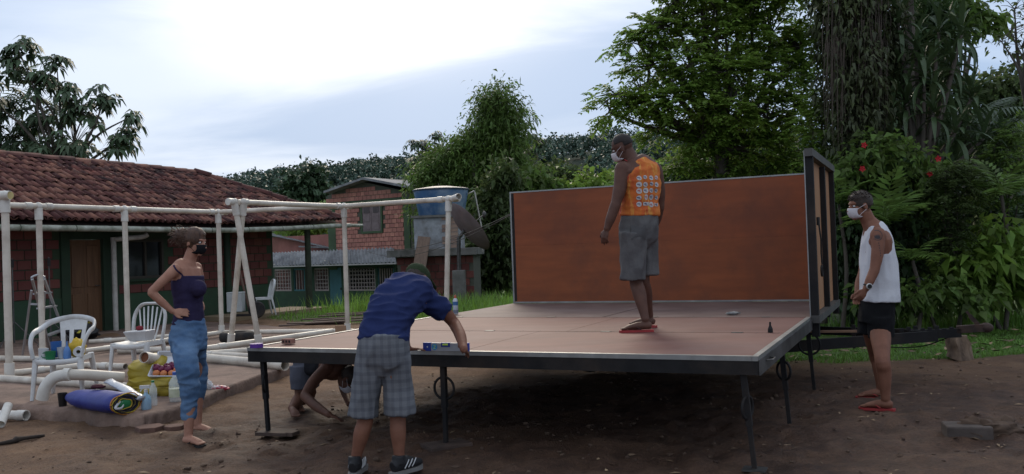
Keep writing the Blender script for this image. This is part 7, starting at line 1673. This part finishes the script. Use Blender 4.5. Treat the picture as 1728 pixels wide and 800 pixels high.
def palm(label, base, top, nf, fm, sc, trunk_r, lean_up=(0.2, 0.9), cat='palm', nm='palm_tree', seed=0):
    base, top = Vector(base), Vector(top); t_ = thing(nm, label, cat, base); r = np.random.default_rng(seed)
    if trunk_r: MB().tube(smoothpath([base - UP * 0.1, base.lerp(top, 0.5) + Vector((0.1, 0, 0)), top], 5), [trunk_r * (1.2 - 0.4 * i / 10) for i in range(11)], 10).build('trunk', M_bark, t_, smooth=True)
    for k in range(nf):
        az = 2.399 * k + r.uniform(-0.2, 0.2); el = r.uniform(*lean_up); s = sc * r.uniform(0.8, 1.15)
        piece('frond', fm, Matrix.Translation(top) @ Matrix.Rotation(az, 4, 'Z') @ Matrix.Rotation(-el, 4, 'Y') @ Matrix.Scale(s, 4), t_)
    return t_
FM1 = frond_mesh('frond', LM['olive'], 1.9, 20, 0.5, 0.024)
palm('feathery palm among the broad-leaved tree at the left edge', gp_(-5, 30), at(-5, 175, 30), 14, FM1, 1.15, 0.12, (-0.3, 0.9), seed=3)
palm('low palm behind the roof ridge at the left', gp_(40, 31), at(45, 215, 31), 12, FM1, 1.0, 0.11, (-0.5, 0.8), seed=5)
# ---- trees between and behind the houses
d = 48
plant('background_tree', 'dark round-crowned tree rising behind the gap between the houses', 'tree', gp_(515, d), [PL(498, 300, d, 16, 14), PL(530, 293, d, 15, 13), PL(515, 318, d, 38, 20), PL(490, 335, d, 30, 18), PL(540, 330, d, 18, 18)], lambda C, O: st_random(C, O, 14, 0.20, 0.30, 0.09), 'far', 24, 0.15)
plant('background_shrub', 'light green shrub behind the lean-to roof', 'shrub', gp_(520, 44), [PL(515, 385, 44, 30, 25), PL(540, 370, 44, 18, 25), PL(480, 395, 44, 25, 12)], lambda C, O: st_random(C, O, 14, 0.16, 0.26, 0.07), 'bright', 22, 0.08)
# ---- big vine-covered clump in the middle
d = 34
plant('vine_clad_tree', 'tall dark tree smothered in fine vines behind the blue tank', 'tree', gp_(815, d),
  [PL(842, 178, d, 42, 36), PL(858, 205, d, 40, 36), PL(822, 205, d, 36, 40), PL(800, 240, d, 38, 30), PL(850, 250, d, 52, 42), PL(770, 262, d, 44, 30), PL(735, 285, d, 40, 28), PL(800, 285, d, 60, 42), PL(712, 303, d, 28, 20), PL(760, 320, d, 70, 40), PL(860, 300, d, 55, 45), PL(830, 350, d, 80, 50), PL(890, 320, d, 30, 45), PL(760, 370, d, 60, 50)],
  lambda C, O: st_random(C, O, 20, 0.17, 0.20, 0.030, 0.4), 'mid', 34, 0.25, 0.5)
plant('light_vine_shrub', 'yellow-green climbing shrub between the tower and the back wall', 'shrub', gp_(835, 27), [PL(838, 330, 27, 28, 40), PL(845, 400, 27, 35, 55), PL(815, 420, 27, 25, 50), PL(858, 300, 27, 25, 30), PL(825, 360, 27, 26, 40), PL(850, 450, 27, 30, 40), PL(805, 460, 27, 22, 35)], lambda C, O: st_random(C, O, 16, 0.14, 0.20, 0.055, 0.35), 'olive', 40, 0.07)
d = 40
plant('background_tree', 'pale small-crowned tree left of the vine-clad tree', 'tree', gp_(715, d), [PL(705, 243, d, 20, 10), PL(722, 252, d, 22, 14), PL(695, 275, d, 16, 12), PL(735, 228, d, 10, 8), PL(713, 270, d, 20, 16)], lambda C, O: st_rosette(C, O, 8, 0.30, 0.06), 'grey', 22, 0.10, twigs=0.6)
plant('background_tree', 'round tree crown just right of the vine-clad tree', 'tree', gp_(905, d), [PL(900, 232, d, 14, 9), PL(915, 240, d, 12, 12), PL(898, 256, d, 18, 14)], lambda C, O: st_rosette(C, O, 8, 0.30, 0.06), 'grey', 24, 0.10, twigs=0.6)
bx = [(905, 300, 32, 'mid'), (945, 290, 36, 'olive'), (1000, 305, 32, 'bright'), (1050, 300, 36, 'mid'), (1100, 295, 30, 'bright')]
for k, (px, py, d, lm) in enumerate(bx):
    plant('background_shrub', ('rounded bush', 'olive bush', 'bright low bush', 'mid-green bush', 'light bush')[k] + (' behind the left end of the orange wall', ' second behind the orange wall from the left', ' behind the orange wall left of the standing man', ' right behind the head of the man on the deck', ' behind the orange wall right of the standing man')[k], 'shrub', gp_(px, d),
      [PL(px, py + 8, d, 38, 24), PL(px - 25, py + 20, d, 30, 25), PL(px + 24, py + 18, d, 30, 26), PL(px, py + 50, d, 45, 45), PL(px + 5, py + 110, d, 50, 60)], lambda C, O: st_random(C, O, 14, 0.20, 0.26, 0.07, 0.3), lm, 16, 0.08)
# ---- large pinnate tree over the back wall
d = 17
plant('pinnate_tree', 'large spreading tree with feathery layered leaves above the orange wall', 'tree', gp_(1215, d + 0.5),
  [PL(1130, 12, d, 34, 16), PL(1105, 45, d, 46, 18), PL(1078, 75, d, 44, 16), PL(1150, 60, d, 50, 24), PL(1210, 15, d, 60, 30), PL(1270, 8, d + 0.4, 60, 36), PL(1225, 65, d, 60, 32), PL(1300, 60, d + 0.5, 60, 40), PL(1355, 80, d + 0.5, 44, 50), PL(1095, 118, d, 50, 22), PL(1165, 118, d - 0.3, 60, 28), PL(1240, 125, d - 0.4, 62, 34), PL(1310, 135, d, 55, 40), PL(1040, 160, d, 34, 18), PL(1030, 190, d, 26, 16), PL(1085, 172, d - 0.2, 52, 22), PL(1150, 175, d - 0.5, 60, 26), PL(1225, 190, d - 0.5, 60, 30), PL(1295, 205, d, 54, 34), PL(1350, 185, d, 38, 40), PL(1120, 218, d, 46, 18), PL(1185, 235, d - 0.2, 52, 24), PL(1255, 250, d, 52, 28), PL(1320, 265, d + 0.4, 44, 30), PL(1160, 275, d + 0.4, 40, 22), PL(1230, 290, d + 0.5, 50, 22), PL(1180, -35, d, 90, 40), PL(1300, -40, d, 90, 40)],
  lambda C, O: st_pinnate(C, O, 3, 6, 0.36, 0.125, 0.030, 0.35), 'bright', 52, 0.17, 0.62, twigs=0.4, lean=at(1216, 250, d + 0.2))
plant('dark_understory', 'dark dense understory bushes under the feathery tree behind the wall', 'shrub', gp_(1250, 18.5), [PL(1200, 290, 18.5, 55, 30), PL(1275, 280, 18.5, 60, 40), PL(1335, 290, 18.5, 45, 45), PL(1150, 305, 18.5, 45, 25), PL(1260, 340, 18.5, 110, 60), PL(1300, 420, 18.5, 120, 80), PL(1180, 380, 18.5, 90, 60)], lambda C, O: st_random(C, O, 14, 0.12, 0.17, 0.05, 0.3), 'dark', 40, 0.08)
plant('feathery_shrub', 'bright feathery shrub left of the vine-draped trunk', 'shrub', gp_(1385, 15.5), [PL(1385, 175, 15.5, 34, 26), PL(1372, 215, 15.5, 40, 28), PL(1395, 250, 15.5, 36, 28), PL(1375, 285, 15.5, 38, 26), PL(1400, 310, 15.5, 34, 34), PL(1405, 360, 15.5, 40, 50)], lambda C, O: st_pinnate(C, O, 3, 6, 0.30, 0.10, 0.024, 0.4), 'bright', 60, 0.06, twigs=0.5)
# ---- vine-draped trunk
d = 15
vt = plant('vine_draped_tree', 'dark massive trunk draped in hanging vines and creepers', 'tree', gp_(1452, d),
  [PL(1398, 20, d, 26, 60), PL(1412, 90, d, 26, 55), PL(1490, 20, d, 34, 60), PL(1500, 90, d, 24, 45), PL(1440, 30, d - 0.2, 50, 70), PL(1450, 120, d - 0.3, 48, 70), PL(1445, 200, d - 0.3, 44, 60), PL(1455, 265, d - 0.3, 44, 50), PL(1430, 160, d, 40, 60), PL(1480, 170, d, 34, 60), PL(1450, -60, d, 80, 60)],
  lambda C, O: st_random(C, O, 16, 0.09, 0.095, 0.024, 0.8), 'vine', 80, 0.0)
MB().tube([Vector(gp_(1458, d)) - UP * 0.1, at(1455, 350, d), at(1448, 180, d), at(1440, 40, d), at(1436, -90, d)], [0.42, 0.34, 0.31, 0.30, 0.28], 14).build('trunk', mat('dark_bark_vines', (0.06, 0.048, 0.038), (0.022, 0.018, 0.015), scale=5, rough=0.95, bump=0.9, bscale=12, stretch=(1, 1, 0.2), bdist=0.04), vt, smooth=True)
q = MB()
for k in range(95):
    px = rng.uniform(1390, 1500); y0 = rng.uniform(-30, 90); ln = rng.uniform(60, 190); dd = d - rng.uniform(0.25, 0.6); p0, p1 = at(px, y0, dd), at(px + rng.normal() * 5, y0 + ln, dd)
    q.tube([p0, p0.lerp(p1, 0.5) + Vector((rng.normal() * 0.03, 0, 0)), p1], [0.007, 0.006, 0.003], 4, cap=False)
q.build('hanging_vines', mat('dry_vine', (0.11, 0.085, 0.065), (0.05, 0.04, 0.032), scale=3, rough=0.9), vt)
# ---- strap-leaved tree with rosettes of long leaves (each leaf a part)
def strap_mesh(name, m, L_=0.62, w_=0.028, droop=0.5, n=6):
    V = []; Fc = []
    for k in range(n + 1):
        t = k / n; x = L_ * t * (1 - 0.25 * t * t * droop); z = L_ * (0.22 * t - droop * t * t * 0.9); ww = w_ * (0.55 + 1.2 * t - 1.75 * t * t * t) if t < 1 else 0.002; ww = max(ww, 0.002)
        V += [(x, -ww, z + ww * 0.5), (x, 0, z), (x, ww, z + ww * 0.5)]
    for k in range(n):
        for j in (0, 1): a = k * 3 + j; Fc.append((a, a + 1, a + 4, a + 3))
    return mesh_np(name, V, Fc, m)
SM = [strap_mesh('leaf', LM['strap'], 0.62, 0.042, dr) for dr in (0.35, 0.6, 0.9)]
sd_ = 14.6; st_ = thing('strap_leaved_tree', 'branching tree with tufts of long glossy strap leaves right of the vine-draped trunk', 'tree', gp_(1560, sd_))
tufts = [(1545, 85, 0), (1585, 55, 0.2), (1622, 60, 0), (1560, 130, -0.2), (1607, 112, 0.1), (1530, 175, 0), (1575, 190, -0.2), (1640, 165, 0.2), (1612, 225, -0.1), (1545, 240, 0.1), (1660, 235, 0), (1520, 120, 0.2), (1690, 240, 0.3), (1590, 150, 0.3), (1516, 40, 0.1)]
fk = at(1555, 300, sd_); q = MB().tube([Vector(gp_(1560, sd_)) - UP * 0.1, at(1558, 400, sd_), fk], [0.10, 0.085, 0.075], 8)
for k, (px, py, dd) in enumerate(tufts):
    p = at(px, py, sd_ + dd); q.tube(smoothpath([fk, fk.lerp(p, 0.5) + Vector((0, 0, -0.12)), p], 4), [0.06, 0.055, 0.05, 0.046, 0.042, 0.038, 0.034, 0.03, 0.025], 6)
    for j in range(19):
        az = 2.399 * j + k; el = 1.15 - 1.75 * (j / 18) + rng.normal() * 0.12; s = rng.uniform(0.8, 1.15)
        piece('leaf', SM[min(2, j // 7)], Matrix.Translation(p + UP * (0.10 - 0.012 * j)) @ Matrix.Rotation(az, 4, 'Z') @ Matrix.Rotation(-el, 4, 'Y') @ Matrix.Scale(s, 4), st_)
q.build('trunk', M_bark, st_, smooth=True)
plant('backdrop_tree', 'dense dark tree filling the space behind the strap-leaved tree', 'tree', gp_(1560, 18), [PL(1520, 60, 18, 40, 50), PL(1570, 90, 18, 50, 40), PL(1530, 140, 18, 50, 45), PL(1590, 160, 18, 46, 40), PL(1550, 210, 18, 60, 45), PL(1610, 240, 18, 50, 36), PL(1570, 20, 18, 40, 40), PL(1500, 220, 18, 40, 60), PL(1650, 260, 18, 40, 30)], lambda C, O: st_random(C, O, 12, 0.13, 0.22, 0.05, 0.5), 'dark', 40, 0.12, twigs=0.4)
palm('tall palm top with hanging fronds beside the vine-draped trunk', gp_(1530, 16.5), at(1530, -60, 16.5), 16, frond_mesh('frond', LM['dark'], 1.5, 20, 0.45, 0.02, 0.4, 0.9), 1.0, 0.11, (-0.8, 0.6), seed=8)
palm('drooping palm with dry brown-tipped fronds at the right', gp_(1640, 15.5), at(1632, 215, 15.5), 14, frond_mesh('frond', LM['strap'], 1.1, 18, 0.34, 0.018, 0.4, 0.9), 1.0, 0.09, (-0.6, 0.7), seed=12)
# ---- trees at the far right
d = 22
plant('broadleaf_tree', 'bright leafy branches at the top right above the palm', 'tree', gp_(1640, d), [PL(1620, 15, d, 40, 20), PL(1655, 30, d, 30, 20), PL(1600, 40, d, 40, 20), PL(1630, 50, d, 26, 14), PL(1580, 10, d, 50, 30)], lambda C, O: st_random(C, O, 12, 0.14, 0.24, 0.065, 0.3), 'mid', 34, 0.11, 0.6, twigs=0.5)
d = 30
plant('round_tree', 'dark rounded tree crown at the right edge below the bare branches', 'tree', gp_(1700, d), [PL(1690, 160, d, 45, 30), PL(1720, 145, d, 40, 30), PL(1655, 150, d, 20, 12), PL(1700, 200, d, 60, 40), PL(1745, 180, d, 50, 50)], lambda C, O: st_random(C, O, 16, 0.20, 0.24, 0.06, 0.3), 'olive', 26, 0.18)
d = 19
plant('sparse_tree', 'sparse thin-branched tree at the top right corner', 'tree', gp_(1770, d), [PL(1712, 15, d, 26, 24), PL(1705, 55, d, 24, 16), PL(1725, 80, d, 24, 20), PL(1690, 70, d, 16, 10), PL(1745, 40, d, 30, 50)], lambda C, O: st_random(C, O, 5, 0.14, 0.11, 0.03, 0.3), 'olive', 22, 0.10, 0.55, twigs=1.0)
for k, (px, d, lm) in enumerate(((1830, 19, 'mid'), (1960, 22, 'olive'), (2080, 20, 'mid'))):
    plant('broadleaf_tree', ('leafy tree beyond the right edge of the lawn', 'olive tree further right beyond the lawn', 'far right leafy tree beyond the lawn')[k], 'tree', gp_(px, d), [PL(px, 150, d, 70, 60), PL(px - 45, 220, d, 60, 50), PL(px + 50, 230, d, 60, 60), PL(px, 310, d, 80, 60), PL(px + 10, 400, d, 80, 60), PL(px - 10, 470, d, 80, 40), PL(px + 10, 60, d, 50, 50)], lambda C, O: st_random(C, O, 12, 0.16, 0.24, 0.065, 0.3), lm, 22, 0.14, 0.6)
# ---- shrub belt on the right
def shrub(label, d, lobes, lm, gen, dens, nm='shrub', tr_=0.03, **kw): return plant(nm, label, 'shrub', gp_(lobes[0][0], d), [PL(x, y, d, rx, ry) for x, y, rx, ry in lobes], gen, lm, dens, tr_, twigs=0.4, group='shrubs along the lawn', **kw)
g_leaf = lambda C, O: st_random(C, O, 12, 0.08, 0.13, 0.036, 0.35); g_fine = lambda C, O: st_pinnate(C, O, 3, 7, 0.26, 0.075, 0.016, 0.45); g_big = lambda C, O: st_random(C, O, 9, 0.10, 0.20, 0.05, 0.45)
shrub('dark leafy shrub behind the man in the white tank top', 14.2, [(1500, 300, 50, 45), (1460, 340, 45, 50), (1520, 380, 55, 60), (1470, 420, 50, 55), (1530, 450, 50, 50), (1480, 480, 55, 35), (1430, 400, 35, 60)], 'dark', g_leaf, 80)
shrub('dark shrub just right of the trailer end wall', 14.6, [(1420, 460, 40, 50), (1400, 420, 30, 50), (1440, 490, 40, 30)], 'dark', g_leaf, 70)
shrub('leafy hibiscus bush with red flowers beside the vine-draped trunk', 14.0, [(1480, 260, 40, 35), (1520, 285, 45, 35), (1565, 300, 40, 35), (1550, 340, 45, 40), (1445, 290, 30, 30)], 'mid', g_leaf, 70, nm='hibiscus_bush')
shrub('tall slender sapling with feathery leaves in the shrub belt', 13.4, [(1610, 320, 40, 30), (1595, 290, 34, 24), (1635, 300, 34, 24), (1615, 360, 38, 30), (1600, 400, 34, 30)], 'olive', g_fine, 70, nm='sapling')
shrub('feathery bright shrub at the right edge of the belt', 14.4, [(1700, 250, 40, 34), (1680, 290, 44, 30), (1715, 310, 40, 36), (1665, 325, 36, 26), (1720, 225, 30, 24)], 'mid', g_fine, 64)
shrub('dark shrub mass behind the sapling at the right', 15.6, [(1640, 380, 70, 60), (1700, 380, 60, 60), (1590, 430, 60, 60), (1680, 440, 70, 50), (1570, 350, 50, 60)], 'dark', g_leaf, 56)
shrub('light green broad-leaved shrub low at the right edge', 13.4, [(1690, 400, 44, 30), (1660, 440, 50, 36), (1710, 450, 44, 40), (1620, 460, 40, 36), (1680, 485, 60, 28)], 'bright', g_big, 60)
shrub('low leafy plants at the foot of the belt', 13.0, [(1580, 495, 50, 26), (1530, 500, 45, 22), (1640, 500, 45, 22), (1490, 503, 40, 18)], 'mid', g_leaf, 70)
M_fl = mat('red_flower', (0.55, 0.02, 0.03), (0.4, 0.01, 0.02), rough=0.6, trans=0.3)
for k, (px, py, dd) in enumerate(((1458, 245, 13.5), (1455, 285, 13.5), (1569, 293, 13.4), (1583, 268, 13.4))):
    p = at(px, py, dd); q = MB()
    for j in range(5):
        a = j * 1.257 + k; e = (_r * math.cos(a) + _u * math.sin(a)); s = _f.cross(e)
        q.add([p, p + e * 0.03 + s * 0.02 - _f * 0.012, p + e * 0.055 - _f * 0.005, p + e * 0.03 - s * 0.02 - _f * 0.012], [(0, 1, 2, 3)])
    q.tube([p, p - _f * 0.04], 0.004, 5); root_mesh(q, 'hibiscus_flower', M_fl, ('red flower highest beside the vine-draped trunk', 'red flower just below the highest one by the trunk', 'lower red flower right of the big-leaved plant', 'upper red flower above the big-leaved plant')[k], 'flower', p, 'red hibiscus flowers')
# big-leaved plants: each frond a part
FB = frond_mesh('frond', LM['mid'], 0.95, 11, 0.34, 0.034, 0.55, 0.35)
for k, (px, py, dd, n, sc, lab) in enumerate(((1495, 380, 13.2, 13, 1.0, 'fan of bright green broad fronds right of the white-masked man'), (1540, 440, 13.0, 8, 0.65, 'small palm-like plant low in the shrub belt'), (1690, 330, 13.4, 10, 0.9, 'yellow-green fern-like plant at the right edge'), (1415, 345, 13.9, 9, 0.8, 'pale fronds just right of the trailer end wall'))):
    p = at(px, py, dd); palm(lab, gp_(px, dd), p, n, FB, sc, 0.03, (0.0, 1.1), cat='plant', nm='broad_frond_plant', seed=20 + k)
# ---- grass
def grass(name, label, pts, h, w_, m, lean=0.35, hvar=0.5):
    n = len(pts); z = gz(pts[:, 0], pts[:, 1]); b0 = np.stack([pts[:, 0], pts[:, 1], z - 0.01], 1); a = rng.uniform(0, 6.28, n); hh = h * rng.uniform(1 - hvar, 1 + hvar, n); s = np.stack([np.cos(a), np.sin(a), 0 * a], 1) * w_
    ld = np.stack([np.cos(a + 1.6), np.sin(a + 1.6), 0 * a], 1) * (hh * lean * rng.uniform(0.2, 1.4, n))[:, None]; up = np.stack([0 * a, 0 * a, hh], 1)
    v = np.stack([b0 - s, b0 + s, b0 + up * 0.6 + ld * 0.4 + s * 0.7, b0 + up + ld, b0 + up * 0.6 + ld * 0.4 - s * 0.7], 1).reshape(-1, 3); i = np.arange(n)[:, None] * 5
    f4 = np.concatenate([i, i + 1, i + 2, i + 4], 1); f3 = np.concatenate([i + 4, i + 2, i + 3, i + 3], 1)
    me = bpy.data.meshes.new(name); me.from_pydata(v.tolist(), [], f4.tolist() + f3[:, :3].tolist()); me.materials.append(m)
    o = bpy.data.objects.new(name, me); COL.objects.link(o); tag(o, label, 'grass', kind='stuff'); return o
def spots(n, xr, yr, thr=0.5, patch=0.0):
    x = rng.uniform(*xr, n * 3); y = rng.uniform(*yr, n * 3); k = grass_mask(x, y) > thr
    if patch: k &= (fbm(x * 1.5, y * 1.5, 90, 3) > -patch)
    return np.stack([x[k], y[k]], 1)[:n]
gl_ = spots(52000, (2.4, 9.5), (10.0, 15.5), 0.3, 0.35)
grass('lawn_grass', 'short green lawn grass behind the drawbar', gl_, 0.05, 0.006, LM['grass'], 0.7)
grass('lawn_grass', 'short grass strip under and behind the trailer', spots(9000, (-2, 3), (12.5, 18), 0.4, 0.25), 0.07, 0.006, LM['grass'], 0.6)
grass('yard_grass', 'patchy grass around the tower and the lean-to', spots(12000, (-9, 1), (17, 30), 0.45, 0.12), 0.09, 0.009, LM['grass'], 0.5)
def blob(n, cx_, cy_, rx, ry): a = rng.standard_normal((n, 2)); return np.stack([cx_ + a[:, 0] * rx, cy_ + a[:, 1] * ry], 1)
c1_ = at(815, 480, 19); c2_ = at(850, 490, 17); c3_ = at(640, 510, 22)
grass('tall_grass', 'tall bright grass between the tower and the orange wall', np.concatenate([blob(2600, c1_.x, c1_.y, 0.8, 1.0), blob(1400, c2_.x, c2_.y, 0.5, 0.8), blob(900, c3_.x, c3_.y, 0.8, 0.7)]), 0.42, 0.010, leafm('tall_grass_blade', (0.2015, 0.341, 0.0543), (0.1085, 0.2015, 0.031), 0.4), 0.5)
p4 = at(1690, 490, 14.0); grass('tall_grass', 'tall grass clump at the right edge of the lawn', np.concatenate([blob(900, p4.x, p4.y, 0.7, 0.25), blob(260, p4.x - 1.6, p4.y + 0.3, 0.8, 0.2)]), 0.30, 0.008, LM['grass'], 0.6)
lp = spots(260, (3, 8), (10.4, 14), 0.4); V = []; Fq = []
for (x, y), z in zip(lp, gz(lp[:, 0], lp[:, 1])):
    l = rng.uniform(0.03, 0.07); a = rng.uniform(0, 6.28); dd = np.array([math.cos(a), math.sin(a), rng.uniform(-0.2, 0.4)]); n = np.array([-dd[1], dd[0], 0.4]); c = np.array([x, y, z + 0.05]); k = len(V); V += [c - dd * l, c + n * l * 0.4, c + dd * l, c - n * l * 0.4]; Fq.append((k, k + 1, k + 2, k + 3))
o = bpy.data.objects.new('fallen_leaves', mesh_np('fallen_leaves', V, Fq, mat('dry_litter', (0.36, 0.27, 0.16)))); COL.objects.link(o); tag(o, 'dry brown leaves fallen on the lawn', 'leaves', kind='stuff')
# ---- distant wooded hills
def hillz(x): return np.interp(x, [-140, -90, -72, -55, -38, -20, 0, 15, 35, 60, 120], [10, 15, 18, 20.5, 22, 24, 25.5, 27, 27, 26, 24]) + 1.2 * fbm(x / 9, x * 0, 77, 3)
hx = np.linspace(-190, 210, 190); hy = np.linspace(110, 240, 26); HX, HY = np.meshgrid(hx, hy); HZ = -1.5 + hillz(HX) * sstep(105, 225, HY)
nx, ny = len(hx), len(hy); idx = np.arange(nx * ny).reshape(ny, nx); F = np.stack([idx[:-1, :-1], idx[:-1, 1:], idx[1:, 1:], idx[1:, :-1]], -1).reshape(-1, 4)
o = bpy.data.objects.new('hill', mesh_np('hill', np.stack([HX, HY, HZ], -1).reshape(-1, 3), F, mat('hill_soil', (0.022, 0.036, 0.020), (0.014, 0.024, 0.014), scale=0.1, rough=1), True)); COL.objects.link(o); o['kind'] = 'structure'
C = []; O = []
for k in range(1150):
    y = 112 + 122 * rng.random() ** 0.55; x = rng.uniform(-0.6, 0.75) * y; z = -1.5 + float(hillz(np.array(x)) * sstep(105, 225, np.array(y))); r = rng.uniform(1.3, 3.2) * (0.7 + 0.3 * y / 230); n = 46
    dd = unit(rng.standard_normal((n, 3))); dd[:, 2] = np.abs(dd[:, 2]) * 1.0 - 0.25; h = rng.uniform(0.75, 1.3)
    C.append(np.array([x, y, z + r * 0.55 + rng.uniform(0, 1.2)]) + dd * np.array([1, 1, h]) * r * rng.uniform(0.8, 1.0, (n, 1)) * (1 + 0.15 * np.sin(dd[:, :1] * 5 + k))); O.append(dd)
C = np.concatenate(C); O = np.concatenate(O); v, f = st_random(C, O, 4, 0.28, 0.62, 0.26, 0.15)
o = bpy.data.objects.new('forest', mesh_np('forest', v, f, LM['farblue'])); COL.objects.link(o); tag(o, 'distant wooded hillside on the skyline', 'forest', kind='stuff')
